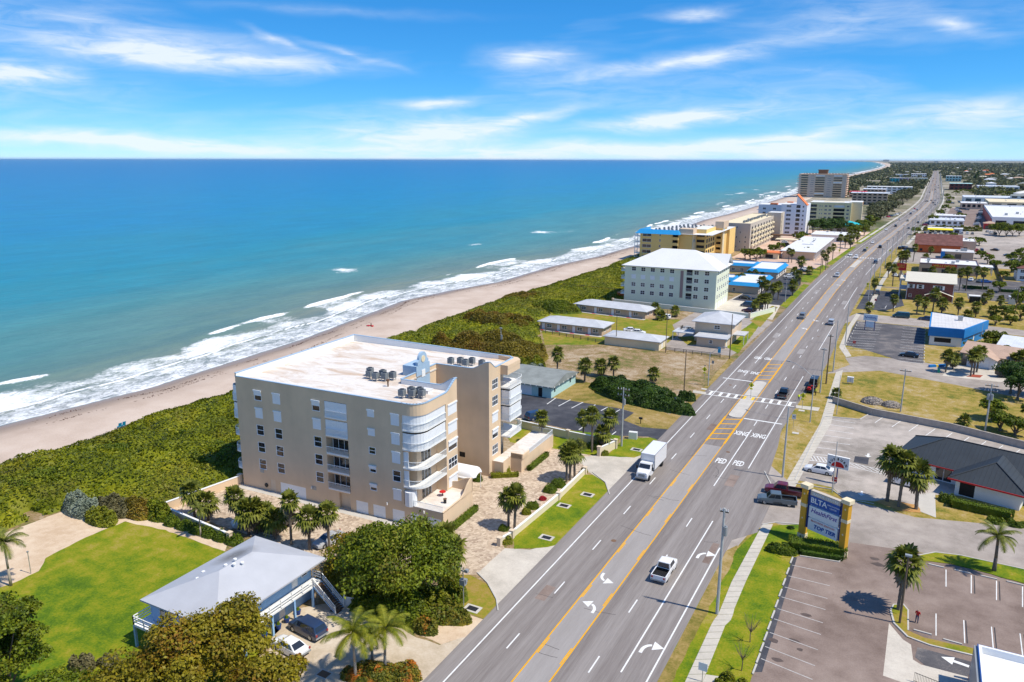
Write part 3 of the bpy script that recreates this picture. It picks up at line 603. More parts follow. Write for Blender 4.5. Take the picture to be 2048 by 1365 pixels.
def vehicle_meshes(kind):
    if kind in VC: return VC[kind]
    sp = VSPEC[kind]; b = MB(); loft(b, [bodysec(*s) for s in sp['body']])
    f0, f1, r1, r0, zb, zr, wb_, wt = sp['cab']
    if kind == 'pickup':       # load bed: floor, sides, tailgate and cab base
        b.box(-2.85, -.97, .42, .55, .97, .66).box(-2.85, -.97, .66, -.72, -.86, 1.12).box(-2.85, .86, .66, -.72, .97, 1.12).box(-2.9, -.97, .5, -2.8, .97, 1.12).box(-.72, -.97, .4, .56, .97, 1.12)
    # cabin: roof and pillars in paint, glass faces as windows
    A = [(f0, -wb_, zb - .02), (f0, wb_, zb - .02), (r0, wb_, zb - .02), (r0, -wb_, zb - .02)]; B_ = [(f1, -wt, zr - .05), (f1, wt, zr - .05), (r1, wt, zr - .05), (r1, -wt, zr - .05)]; C_ = [(f1 - .12, -wt + .1, zr), (f1 - .12, wt - .1, zr), (r1 + .1, wt - .1, zr), (r1 + .1, -wt + .1, zr)]
    b.add(B_ + C_, [(0, 1, 5, 4), (1, 2, 6, 5), (2, 3, 7, 6), (3, 0, 4, 7), (4, 5, 6, 7)]); b.add(A + B_, [(0, 1, 5, 4), (1, 2, 6, 5), (2, 3, 7, 6), (3, 0, 4, 7)])
    lp = lambda p, q, t: tuple(p[i] + (q[i] - p[i]) * t for i in range(3)); g = []
    for i in range(4):
        a, c, d, e = A[i], A[(i + 1) % 4], B_[(i + 1) % 4], B_[i]; nrm = (Vector(c) - Vector(a)).cross(Vector(e) - Vector(a)).normalized() * .012
        def face(t0, t1):
            q = [lp(lp(a, e, .1), lp(c, d, .1), t0), lp(lp(a, e, .1), lp(c, d, .1), t1), lp(lp(a, e, .9), lp(c, d, .9), t1), lp(lp(a, e, .9), lp(c, d, .9), t0)]
            g.append(MB().add([tuple(Vector(p) + nrm) for p in q], [(0, 1, 2, 3)]))
        if i % 2 == 0: face(.08, .92)
        else:
            k = 2 if kind in ('sedan', 'pickup') else 3
            for j in range(k): face(.07 + .86 * j / k + .012, .07 + .86 * (j + 1) / k - .012)
    wh = MB().cyl((0, -.11, 0), (0, .11, 0), sp['wr'], n=14); ri = MB().cyl((0, -.118, 0), (0, .118, 0), sp['wr'] * .6, n=10)
    w0, w1 = sp['body'][-1][1], .85; xf, xr = sp['body'][-1][0], (-2.9 if kind == 'pickup' else sp['body'][0][0]); zl = sp['body'][-1][3] - .1
    hl = MB().box(-.1, -.16, -.07, .012, .16, .07); tl = MB().box(-.03, -.1, -.12, .05, .1, .12); bp = MB().box(xr - .06, -.88, .42, xr + .1, .88, .6).box(xf - .12, -w0 - .02, .3, xf + .06, w0 + .02, .48)
    VC[kind] = dict(b=b, g=g, wh=wh, ri=ri, hl=hl, tl=tl, bp=bp, xf=xf, xr=xr, zl=zl, sp=sp, ms={}); return VC[kind]
def vehicle(kind, color, label, loc, heading, group=None, name=None, full=True, cat=None):
    """heading in degrees: 0 = +x, 90 = +y (away along the road)"""
    V = vehicle_meshes(kind); ms = V['ms']; cm = 'paint_' + color + '_car'
    nm = name or {'sedan': 'sedan_car', 'suv': 'suv_car', 'pickup': 'pickup_truck', 'van': 'van'}[kind]; ct = cat or {'sedan': 'car', 'suv': 'car', 'pickup': 'pickup truck', 'van': 'van'}[kind]
    if not full:
        k = ('s', color)
        if k not in ms:
            q = MB()
            for src, m, offs in [(V['b'], 0, [(0, 0, 0)])] + [(g, 1, [(0, 0, 0)]) for g in V['g']] + [(V['wh'], 2, [(sx * V['sp']['wb'], sy * .84, V['sp']['wr']) for sx in (-1, 1) for sy in (-1, 1)])]:
                for of in offs: q.add([(a + of[0], b_ + of[1], c + of[2]) for a, b_, c in src.v], src.f, m)
            ms[k] = q.mesh(nm, [cm, 'car_glass', 'rubber'])
        o = put(nm, ms[k], None, (*loc, 0) if len(loc) == 2 else loc, math.radians(heading)); return tag(o, label, ct, group)
    T = thing(nm, label, ct, (*loc, 0) if len(loc) == 2 else loc, math.radians(heading), group)
    if color not in ms: ms[color] = V['b'].mesh('body', [cm])
    if 'g' not in ms:
        ms['g'] = [g.mesh('window', ['car_glass']) for g in V['g']]; ms['wh'] = V['wh'].mesh('tyre', ['rubber']); ms['ri'] = V['ri'].mesh('rim', ['steel'])
        ms['hl'] = V['hl'].mesh('headlight', ['lamp_clear']); ms['tl'] = V['tl'].mesh('taillight', ['lamp_red']); ms['bp'] = V['bp'].mesh('bumper', ['grey_metal'])
    put('body', ms[color], T); put('bumper', ms['bp'], T)
    if kind == 'pickup': MB().box(-2.79, -.85, .66, -.74, .85, .7).box(-2.79, -.855, .7, -2.77, .855, 1.08).box(-.76, -.855, .7, -.73, .855, 1.08).box(-2.76, -.86, .7, -.77, -.84, 1.08).box(-2.76, .84, .7, -.77, .86, 1.08).obj('bed_liner', 'black', T)
    for g in ms['g']: put('window', g, T)
    for sx in (-1, 1):
        for sy in (-1, 1): wv_ = put('wheel', ms['wh'], T, (sx * V['sp']['wb'], sy * .84, V['sp']['wr'])); put('rim', ms['ri'], wv_)
    for sy in (-1, 1): put('headlight', ms['hl'], T, (V['xf'] - .05, sy * (V['sp']['body'][-1][1] - .18), V['zl'])); put('taillight', ms['tl'], T, (V['xr'] - .02, sy * .76, .88))
    return T

# ------------------------------------------------------------------ street furniture
def ins(mb, x, y, z, m): mb.cyl((x, y, z), (x, y, z + .28), .06, .04, 6, m)
def upole(label, base, h, group=None, arms=1, trans=0, wood=False, r=.17, rz=0., arm_len=1.1, lamp=False):
    T = thing('utility_pole', label, 'utility pole', (*base, 0), rz, group); pm = 'pole_wood' if wood else 'pole_concrete'
    MB().cyl((0, 0, -.1), (0, 0, h), r, r * .62, 8).obj('pole', pm, T, smooth=False)
    for k in range(arms):
        a = MB().box(-arm_len, -.06, h - .5 - k * 1.1, arm_len, .06, h - .36 - k * 1.1, 0)
        for x in (-arm_len + .08, -.4 * arm_len, .4 * arm_len, arm_len - .08): ins(a, x, 0, h - .36 - k * 1.1, 1)
        a.obj('crossarm', ['pole_wood', 'sign_white'], T)
    for k in range(trans):
        a = 2.1 * k - .6; x, y = .36 * math.cos(a), .36 * math.sin(a); MB().cyl((x, y, h - 3.2), (x, y, h - 2.1), .24, n=10).cyl((x, y, h - 2.1), (x, y, h - 1.95), .1, n=6).box(x * .3 - .05, y * .3 - .05, h - 2.9, x * .9 + .05, y * .9 + .05, h - 2.8).obj('transformer', 'grey_metal', T)
    return T
def street_light(label, base, h, arm, head, group=None):
    """davit street light; arm = horizontal reach towards heading (deg)"""
    T = thing('street_light', label, 'street light', (*base, 0), math.radians(head), group)
    MB().cyl((0, 0, -.1), (0, 0, h * .86), .13, .08, 8).obj('pole', 'pole_concrete', T)
    MB().path([(0, 0, h * .8), (arm * .45, 0, h * .93), (arm * .8, 0, h * .99), (arm, 0, h)], [.06, .05, .045, .045], 6).obj('arm', 'steel', T)
    MB().box(arm - .1, -.17, h - .06, arm + .75, .17, h + .1).obj('lamp_head', 'grey_metal', T); return T
def ped_sign(label, base, h=3.1, group=None, face=0., solar=True):
    """yellow diamond pedestrian-crossing sign with its small plaque below"""
    T = thing('crossing_sign', label, 'sign', (*base, 0), face, group); MB().cyl((0, 0, -.1), (0, 0, h + (.9 if solar else .3)), .05, n=6).obj('post', 'steel', T)
    r = .62; b = MB(); pl = [(-r, 0), (0, -r), (r, 0), (0, r)]
    b.add([(x, -.07, h + z) for x, z in pl] + [(x, -.10, h + z) for x, z in pl], [(0, 3, 2, 1), (4, 5, 6, 7), (0, 1, 5, 4), (1, 2, 6, 5), (2, 3, 7, 6), (3, 0, 4, 7)]); b.obj('panel', 'sign_yellow', T)
    MB().box(-.05, -.112, h - .28, .05, -.104, h + .12).cyl((0, -.112, h + .22), (0, -.104, h + .22), .09, n=8).box(-.2, -.112, h - .34, -.04, -.104, h - .22).box(.04, -.112, h - .34, .2, -.104, h - .22).box(-.18, -.112, h - .04, .18, -.104, h + .06).obj('walker_symbol', 'black', T)
    MB().box(-.32, -.10, h - 1.02, .32, -.07, h - .72).obj('plaque', 'sign_yellow', T)
    if solar: MB().box(-.22, -.2, h + .9, .22, .2, h + .95).obj('solar_panel', 'black', T)
    return T
def post_sign(label, base, h, w, hh, matn, group=None, face=0., name='road_sign', txt=None, tm='black', ts=.25):
    T = thing(name, label, 'sign', (*base, 0), face, group); MB().cyl((0, 0, -.1), (0, 0, h), .04, n=6).obj('post', 'steel', T); MB().box(-w / 2, -.06, h - hh, w / 2, -.03, h).obj('panel', matn, T)
    if txt: text(txt, ts, tm, T, (0, -.065, h - hh / 2), (math.pi / 2, 0, 0))
    return T
def person(label, loc, rz, shirt, pants, group=None, hat=None, lean=0.):
    """standing figure: one skinned body mesh; clothing by material"""
    v = [(0, 0, .95), (0, 0, 1.2), (0, 0, 1.42), (.03, 0, 1.52), (.05, 0, 1.66), (0, .1, .92), (.03, .12, .5), (0, .13, .06), (.14, .14, .03), (0, -.1, .92), (-.03, -.12, .5), (-.05, -.13, .06), (.09, -.14, .03), (0, .2, 1.4), (.05, .27, 1.13), (.26, .22, .98), (0, -.2, 1.4), (.04, -.27, 1.13), (.24, -.2, .95)]
    e = [(0, 1), (1, 2), (2, 3), (3, 4), (0, 5), (5, 6), (6, 7), (7, 8), (0, 9), (9, 10), (10, 11), (11, 12), (2, 13), (13, 14), (14, 15), (2, 16), (16, 17), (17, 18)]
    r = [.15, .14, .15, .06, .105, .1, .075, .05, .045, .1, .075, .05, .045, .075, .055, .04, .075, .055, .04]
    me = bpy.data.meshes.new('body'); me.from_pydata(v, e, []); o = bpy.data.objects.new('person', me); COL.objects.link(o)
    sm = o.modifiers.new('skin', 'SKIN'); ss = o.modifiers.new('sub', 'SUBSURF'); ss.levels = 1
    for i, q in enumerate(r): me.skin_vertices[0].data[i].radius = (q, q)
    me.skin_vertices[0].data[0].use_root = True
    bpy.context.view_layer.update(); dg = bpy.context.evaluated_depsgraph_get(); m2 = bpy.data.meshes.new_from_object(o.evaluated_get(dg)); bpy.data.objects.remove(o)
    m2.materials.clear()
    for q in (shirt, pants, 'skin', hat or 'wood', 'black'): m2.materials.append(MATS[q])
    for p in m2.polygons:
        c = p.center; p.use_smooth = True
        p.material_index = 4 if c.z < .09 else 1 if c.z < .98 and abs(c.y) < .2 and c.x < .2 else 3 if c.z > 1.69 else 2 if c.z > 1.5 or (abs(c.y) > .2 and c.z < 1.2) else 0
    o = put('person', m2, None, (*loc, 0), rz); return tag(o, label, 'person', group)
# ------------------------------------------------------------------ terrain, beach, sea
SH = np.array([(-600, -170), (-100, -160), (60, -158), (79, -157.4), (110, -154), (139, -156), (163, -157.5), (200, -164), (230, -169.5), (260, -166), (287, -160), (346, -161), (392, -156), (457, -156), (560, -164), (677, -172), (800, -170), (885, -172), (1341, -185), (2100, -235), (3030, -250), (4215, -262), (6310, -310), (8741, -404), (14000, -720), (25000, -1500), (45000, -4200), (70000, -9000)], float)
def xs(s): return np.interp(s, SH[:, 0], SH[:, 1])
def wig(s, f, ph): return (np.sin(s * f + ph) + .6 * np.sin(s * f * 2.3 + ph * 1.7 + 1) + .35 * np.sin(s * f * 5.1 + ph * 3.1)) / 1.95
KN = [-600, -250, -60, 0, 60, 79, 110, 139, 163, 200, 230, 260, 287, 346, 392, 457, 560, 677, 800, 885, 1100, 1341, 1700, 2100, 2600, 3030, 4215, 5200, 6310, 8741, 14000, 25000, 45000, 70000]
def dune(s): return np.interp(s, [-600, 60, 250, 364, 480, 900, 1340, 2140, 2857, 4247, 6815, 12291, 25000, 70000], [-135, -134, -134, -129, -126, -138, -150, -198, -207, -220, -290, -520, -1400, -8900])
g = MB()
for a, b in zip(KN[:-1], KN[1:]):
    g.quad((dune(a) - 1.5, a, 0), (60000, a, 0), (60000, b, 0), (dune(b) - 1.5, b, 0))
tag(g.obj('ground', 'town_ground'), kind='structure')
# beach sheet: flat dry sand, then sloping under the water
M, t, b = base('beach_sand', .9, .2); at = t.node('ShaderNodeAttribute', attribute_name='d'); d_ = at.outputs['Fac']; p = pos(t)
n1 = t.noise(p, .12, 5); n2 = t.noise(p, 3., 4); nd = t.m('ADD', d_, t.m('MULTIPLY', t.m('SUBTRACT', t.noise(t.scale(p, (1, .35, 1)), .10, 4), .5), 7.))
dry = t.ramp(t.m('ADD', t.m('MULTIPLY', n1, .7), t.m('MULTIPLY', n2, .3)), (.3, (.43, .33, .26)), (.5, (.53, .425, .345)), (.7, (.60, .50, .42)))
c = t.mix(t.remap(nd, -7., -2.5), dry, (.25, .195, .155)); c = t.mix(t.m('MULTIPLY', t.remap(nd, -13., -8.), .35), c, (.34, .255, .20)); c = t.mix(t.remap(nd, -21, -26), c, (.66, .56, .45)); t.l.new(c, b.inputs['Base Color'])
t.l.new(t.remap(nd, -5., -1., .92, .35), b.inputs['Roughness']); bump(t, b, n2, .35, .06)
ss_ = np.concatenate([np.arange(-200, 700, 6), np.geomspace(700, 70000, 60)]); dd_ = np.array([-34, -22, -14, -10, -8, -6, -4, -2, 0, 3, 8, 16, 40.])
def sheet(name, ss, dd, zf, matn, attrs=()):
    Sg, Dg = np.meshgrid(ss, dd, indexing='ij'); X = xs(Sg) - Dg
    if name == 'beach': X[:, 0] = np.maximum(X[:, 0], dune(ss) + 3); X[:, 1] = np.maximum(X[:, 1], np.minimum(dune(ss), X[:, 0] - .5))
    V = np.stack([X, Sg, zf(Sg, Dg)], -1).reshape(-1, 3); ns, nd_ = len(ss), len(dd); i = np.arange(ns * nd_).reshape(ns, nd_)
    F = np.stack([i[:-1, :-1], i[1:, :-1], i[1:, 1:], i[:-1, 1:]], -1).reshape(-1, 4)
    me = bpy.data.meshes.new(name); me.from_pydata(V.tolist(), [], F.tolist()); me.materials.append(MATS[matn]); me.polygons.foreach_set('use_smooth', [True] * len(F))
    for nm, fn in (('d', lambda s, d: d),) + tuple(attrs):
        a = me.attributes.new(nm, 'FLOAT', 'POINT'); a.data.foreach_set('value', fn(Sg, Dg).astype(np.float32).ravel())
    o = put(name, me); me.update()
    if me.polygons[0].normal.z < 0: me.flip_normals()
    return o
tag(sheet('beach', ss_, dd_, lambda s, d: np.where(d < -9, .03 + .0 * s, -.35 - .042 * d), 'beach_sand'), kind='structure')
# sea with breakers as real ridges near the shore, foam potential stored per vertex
def L1(s): return 11.5 + 3.0 * wig(s, .05, .4)
def L2(s): return 22.5 + 5.5 * wig(s, .043, 2.1) + 2 * wig(s, .21, 1)
def DC(s): return 29.5 + 4 * wig(s, .031, 4.)
def brk(s): return np.clip(.45 + 1.1 * wig(s, .045, 5.2), 0, 1)
def zsea(s, d):
    near = np.clip(1.15 - d / 120, 0, 1) * (s < 1500)
    z = -.35 + .02 * np.clip(d, 0, 5) + near * (.75 * (.4 + .6 * brk(s)) * np.exp(-((d - DC(s)) / 2.0) ** 2) + .22 * np.exp(-((d - L1(s)) / .9) ** 2) + .28 * np.exp(-((d - DC(s) - 17 - 3 * wig(s, .06, 1)) / 3.) ** 2) + .16 * np.sin(d * .33 + 1.5 * wig(s, .03, 2)) * np.clip((d - 40) / 30, 0, 1))
    return np.where(d < 0, -.35 - .0 * d, z)
def foam(s, d):
    sg = lambda x: 1 / (1 + np.exp(-x))
    wash = .545 * sg((d + .3) / .4) * sg((L1(s) - d) / .5); line = .95 * np.exp(-((d - L1(s)) / .55) ** 2) + .7 * np.exp(-((d - .6) / .45) ** 2)
    white = (.61 + .12 * wig(s, .09, 1)) * sg((d - L1(s)) / .6) * sg((L2(s) - d) / 1.2)
    br = (.80 * np.exp(-((d - DC(s) + 1.2) / 1.0) ** 2) + .56 * sg((d - L2(s) + 3) / 1.) * sg((DC(s) - 1 - d) / 1.)) * np.clip(brk(s) * 1.6 - .5, 0, 1)
    far = np.clip((s - 500) / 600, 0, 1); br2 = far * .66 * np.exp(-((d - 45 - 9 * wig(s, .012, 2)) / 9) ** 2) * np.clip(.5 + wig(s, .02, 1), 0, 1) + far * .6 * np.exp(-((d - 80) / 14) ** 2) * np.clip(.2 + wig(s, .013, 4), 0, 1)
    bar = .64 * np.clip(wig(s, .027, .5) * 1.7 - .55 + .5 * wig(s, .11, 2), 0, 1) * np.exp(-((d - 84 - 9 * wig(s, .05, 3)) / 13) ** 2)
    cap = .74 * np.exp(-((s - 478) / 9) ** 2 - ((d - 108 - .12 * (s - 478)) / 2.2) ** 2) + .68 * np.exp(-((s - 402) / 3) ** 2 - ((d - 116) / 1.5) ** 2) + .62 * np.exp(-((s - 410) / 14) ** 2 - ((d - 92) / 8) ** 2) + .5 * np.exp(-((s - 520) / 40) ** 2 - ((d - 70) / 9) ** 2)
    return np.maximum.reduce([wash, line, white, br, br2, bar, cap])
M, t, b = base('sea_water', .35, .5); b.inputs['IOR'].default_value = 1.045; at = t.node('ShaderNodeAttribute', attribute_name='d'); af = t.node('ShaderNodeAttribute', attribute_name='foam'); p = pos(t); d_ = at.outputs['Fac']
dn = t.m('MULTIPLY', d_, t.remap(t.noise(t.scale(p, (1, .3, 1)), .012, 4), .25, .75, .6, 1.4))
lg = t.m('LOGARITHM', t.m('MAXIMUM', dn, 1.), 10.)
c = t.ramp(t.remap(lg, 0.6, 3.7), (0., (.24, .255, .255)), (.23, (.21, .245, .20)), (.31, (.135, .225, .205)), (.42, (.080, .245, .260)), (.53, (.022, .235, .330)), (.68, (.004, .205, .410)), (.85, (.0, .170, .410)), (1., (.0, .145, .385)))
sw = t.noise(t.scale(p, (1, .28, 1), rot=(0, 0, .12)), .075, 5, .6); c = t.mix(t.m('MULTIPLY', t.remap(sw, .35, .7), .30), c, tuple([.01, .09, .13])); c = t.mix(t.m('MULTIPLY', t.remap(t.noise(t.scale(p, (1, .33, 1), rot=(0, 0, .12)), .5, 4, .65), .42, .7), .30), c, tuple([.05, .13, .17]))
fd = t.noise(t.scale(p, (1, .5, 1)), 1.1, 7, .72, 1.2); fl = t.noise(t.scale(p, (1, .6, 1)), .22, 4, .6, .5); fo = t.m('ADD', t.m('MULTIPLY', fd, .7), t.m('MULTIPLY', fl, .45))
mask = t.remap(t.m('SUBTRACT', t.m('ADD', af.outputs['Fac'], fo), 1.0), .02, .24)
cap = t.m('MULTIPLY', t.remap(t.noise(t.scale(p, (1, .35, 1)), .16, 6, .75), .735, .78), t.remap(d_, 60, 140)); mask = t.m('MAXIMUM', mask, t.m('MULTIPLY', cap, .6))
c = t.mix(mask, c, (.80, .82, .84)); t.l.new(c, b.inputs['Base Color']); t.l.new(t.remap(mask, 0, 1, .28, .9), b.inputs['Roughness'])
wvh = t.m('ADD', t.m('MULTIPLY', t.noise(t.scale(p, (1, .4, 1)), .30, 5, .65), .9), t.m('MULTIPLY', t.noise(t.scale(p, (1, .55, 1)), 1.6, 4), .18)); bump(t, b, wvh, .55, .6)
sS = np.concatenate([np.arange(-120, 420, 2.2), np.arange(420, 1500, 9), np.geomspace(1500, 70000, 50)]); dD = np.concatenate([np.arange(-3, 60, .75), np.geomspace(60, 60000, 70)])
tag(sheet('sea', sS, dD, zsea, 'sea_water', (('foam', foam),)), kind='structure')
# seaweed wrack strewn above the waterline
n = 5200; s_ = RN.uniform(20, 560, n); q = RN.random(n); dw = np.where(q < .6, -3.6 + 1.6 * wig(s_, .08, 1.), -7.5 + 2 * wig(s_, .05, 3)) + RN.normal(0, .35, n)
keep = (wig(s_, .11, 2) + .6 * wig(s_, .37, .3) + RN.normal(0, .35, n)) > .05; s_, dw = s_[keep], dw[keep]
C = np.stack([xs(s_) - dw, s_, np.where(dw < -9, .03, -.35 - .042 * dw) + .03], 1); mat('wrack', (.075, .035, .025), .95, .3, 3.)
V = leaves(C, np.tile([0, 0, 1.], (len(C), 1)), .28, .25, .35); tag(put('seaweed', npmesh('seaweed', V, 4, ['wrack'])), 'dark red-brown seaweed strewn in lines along the wet sand', 'seaweed', kind='stuff')

# ------------------------------------------------------------------ parcels of ground (pixel outlines on the ground plane)
patch('dry_ground', [(-135, -40), (-39, -40), (-39, 520), (-122, 520), (-129, 364), (-134.5, 240)], 'vacant_ground', .008)
patch('dry_ground', [(-20, -40), (60, -40), (60, 520), (-20, 520)], 'golden_grass', .008)
patch('lawn', Ps((20, 1170), (80, 1141), (92, 1116), (170, 1075), (250, 1043), (330, 1060), (447, 1103), (560, 1160), (560, 1260), (420, 1420), (0, 1420), (-40, 1180)), 'lawn', .016)
patch('sand_yard', Ps((-60, 1190), (-40, 1085), (130, 1022), (240, 1030), (320, 1045), (455, 1092), (450, 1103), (330, 1061), (250, 1044), (170, 1076), (92, 1117), (80, 1142), (20, 1170)), 'yard_sand', .020)
patch('paved_court', Ps((484, 958), (335, 1018), (480, 1064), (600, 1112), (700, 1135), (760, 1130), (900, 1150), (955, 1150), (1010, 1098), (1003, 1085), (1168, 948), (1180, 945), (1192, 912), (1150, 905), (1075, 892), (990, 950), (960, 930), (880, 1065), (700, 1020)), 'pavers', .014)
patch('condo_apron', [(-93, 79.9), (-55, 81.4), (-55, 82.4), (-93, 81.2)], 'concrete', .022)
patch('driveway_apron', Ps((1010, 1097), (1060, 1100), (1132, 1082), (990, 1232), (993, 1200), (975, 1167), (955, 1147)), 'concrete_drive', .018)
patch('grass_verge', Ps((1025, 1078), (1118, 995), (1165, 950), (1192, 950), (1212, 970), (1221, 992), (1129, 1086), (1095, 1095), (1028, 1098)), 'lawn', .020)
patch('driveway_apron', Ps((1155, 917), (1192, 911), (1267, 915), (1296, 905), (1219, 994), (1211, 966), (1178, 945)), 'concrete_drive', .024)
patch('grass_verge', Ps((1212, 913), (1247, 879), (1300, 875), (1318, 882), (1290, 908), (1267, 916)), 'lawn', .028)
patch('side_lawn', Ps((1000, 846), (1240, 872), (1235, 890), (1190, 912), (1150, 905), (1080, 893), (1020, 885)), 'lawn', .020)
patch('asphalt_lot', Ps((960, 782), (1022, 788), (1105, 796), (1242, 818), (1268, 826), (1247, 841), (1283, 855), (1345, 860), (1318, 888), (1297, 874), (1239, 872), (1150, 862), (1000, 830)), 'asphalt_dark', .016)
patch('grass_strip', Ps((1105, 797), (1150, 755), (1240, 790), (1340, 830), (1395, 790), (1460, 715), (1468, 720), (1342, 861), (1283, 854), (1248, 841), (1268, 825), (1242, 817)), 'dry_grass', .012)
patch('house_drive', Ps((560, 1225), (690, 1200), (760, 1228), (830, 1275), (880, 1290), (955, 1262), (860, 1380), (740, 1420), (500, 1420)), 'drive_beige', .016)
patch('grass_island', Ps((900, 1150), (940, 1150), (972, 1168), (990, 1192), (993, 1215), (975, 1240), (930, 1225), (905, 1215)), 'verge', .022)
patch('sandy_verge', Ps((830, 1265), (900, 1220), (960, 1238), (975, 1243), (958, 1266), (880, 1290)), 'yard_sand', .024)
patch('motel_lawn', Ps((1090, 690), (1078, 640), (1160, 605), (1300, 640), (1380, 640), (1355, 665), (1332, 692), (1207, 690)), 'verge', .012)
patch('motel_drive', Ps((1332, 700), (1462, 712), (1480, 702), (1545, 645), (1500, 628), (1395, 622), (1345, 650), (1355, 672), (1330, 690)), 'street', .016)
patch('motel_lawn', Ps((1445, 690), (1505, 645), (1520, 650), (1476, 708)), 'lawn', .022); patch('motel_island', Ps((1355, 675), (1385, 672), (1400, 690), (1375, 690)), 'verge', .024)
patch('condo_forecourt', Ps((1414, 622), (1500, 580), (1560, 612), (1545, 640), (1480, 632)), 'concrete_drive', .013)
patch('grass_verge', Ps((1500, 642), (1545, 612), (1556, 615), (1520, 655)), 'verge', .024)
patch('motel_asphalt', Ps((1465, 600), (1560, 545), (1610, 548), (1580, 612), (1545, 610)), 'asphalt_dark', .016); patch('grass_verge', Ps((1560, 612), (1608, 568), (1620, 572), (1578, 618)), 'lawn', .022); patch('grass_verge', Ps((1585, 562), (1645, 530), (1656, 533), (1622, 566)), 'lawn', .022)
patch('pink_court', [(-70, 392), (-42, 392), (-40, 450), (-37.5, 510), (-29, 620), (-90, 620), (-90, 420)], 'pink_paving', .014); patch('grass_verge', [(-42, 415), (-38, 415), (-36.8, 450), (-34.3, 510), (-37.5, 510), (-40, 450)], 'lawn', .026); patch('grass_verge', [(-38, 530), (-33.4, 530), (-31, 570), (-26.3, 660), (-32, 660)], 'lawn', .026)
# right-hand side
patch('grass_verge', Ps((1310, 1365), (1290, 1400), (1480, 1400), (1500, 1365), (1590, 1112), (1530, 1050), (1465, 1105), (1400, 1180)), 'lawn', .012)
patch('dry_strip', [(-18.75, 60), (-17.4, 60), (-17.3, 92), (-17.6, 99), (-18.7, 97)], 'dry_grass', .016)
patch('side_drive', Ps((1440, 1100), (1465, 1105), (1500, 1065), (1545, 1045), (1600, 1060), (1690, 1095), (1840, 1105), (2048, 1165), (2200, 1165), (2200, 1060), (2048, 1055), (1830, 1035), (1700, 1000), (1590, 975), (1540, 930)), 'street', .014)
patch('asphalt_lot', Ps((1592, 1112), (1640, 1118), (1680, 1125), (1692, 1100), (1700, 1085), (1840, 1106), (2048, 1166), (2300, 1220), (2300, 1420), (1480, 1420)), 'asphalt_brown', .018)
patch('concrete_pad', Ps((1778, 1247), (1806, 1280), (1822, 1290), (1826, 1320), (1842, 1330), (1945, 1356), (2048, 1385), (1900, 1400), (1766, 1352)), 'concrete_drive', .024)
patch('grass_island', Ps((1838, 1112), (1870, 1106), (1920, 1112), (2048, 1140), (2200, 1180), (2200, 1205), (2048, 1168), (1900, 1128), (1845, 1122)), 'lawn', .10, step=.1)
patch('grass_island', Ps((1781, 1222), (1787, 1211), (1806, 1210), (1816, 1222), (1816, 1262), (1850, 1278), (1952, 1300), (1952, 1314), (1860, 1292), (1815, 1275), (1788, 1248)), 'verge', .12, step=.1)
patch('grass_verge', Ps((1560, 990), (1590, 975), (1650, 985), (1690, 1000), (1690, 1010), (1600, 1000), (1560, 1004)), 'dry_grass', .020)
patch('sun_lot', Ps((1652, 832), (1718, 838), (1742, 826), (2048, 895), (2300, 950), (2300, 1040), (2048, 1000), (1880, 990), (1870, 1035), (1835, 1022), (1768, 1005), (1690, 998), (1664, 975), (1590, 960)), 'asphalt_pale', .020)
patch('grass_bed', Ps((1872, 990), (2048, 1010), (2200, 1040), (2200, 1060), (2048, 1056), (1870, 1036)), 'golden_grass', .024); patch('concrete_pad', Ps((1835, 990), (1870, 985), (1872, 1036), (1838, 1022)), 'concrete', .028); patch('mulch_bed', Ps((1752, 1004), (1775, 998), (1835, 1012), (1842, 1026), (1800, 1022)), 'mulch', .05, step=.05)
patch('side_street', Ps((1650, 748), (1700, 730), (1690, 716), (1730, 712), (1830, 722), (1930, 740), (2048, 765), (2200, 790), (2200, 835), (2048, 798), (1900, 768), (1760, 742), (1690, 745)), 'street', .018)
patch('shop_lot', Ps((1688, 690), (1713, 642), (1840, 655), (1850, 660), (1846, 728), (1800, 722), (1730, 700)), 'asphalt_shop', .022)
patch('shop_street', Ps((1640, 660), (1713, 627), (1860, 640), (2000, 655), (2100, 668), (2100, 680), (1960, 662), (1850, 655), (1713, 641)), 'street', .018)
patch('brick_lot', Ps((1712, 618), (1735, 580), (1800, 585), (1808, 612), (1770, 622)), 'asphalt_dark', .026); patch('bank_lot', [(-13, 352), (0, 352), (0, 395), (40, 395), (40, 420), (46, 352), (46, 335), (18, 335), (18, 350), (-13, 350)], 'asphalt_shop', .018)
patch('house_drive', Ps((1885, 752), (1900, 728), (1940, 733), (1990, 742), (2030, 757), (2000, 765)), 'concrete_drive', .022)
patch('restaurant_lot', [(-9, 440), (60, 440), (60, 560), (-3, 560)], 'street', .012); patch('plaza_lot', [(-3, 560), (60, 560), (95, 1010), (18, 1010), (9, 850)], 'asphalt_pale', .012); patch('plaza_asphalt', [(14, 760), (42, 690), (62, 985), (24, 985)], 'asphalt_brown', .018)

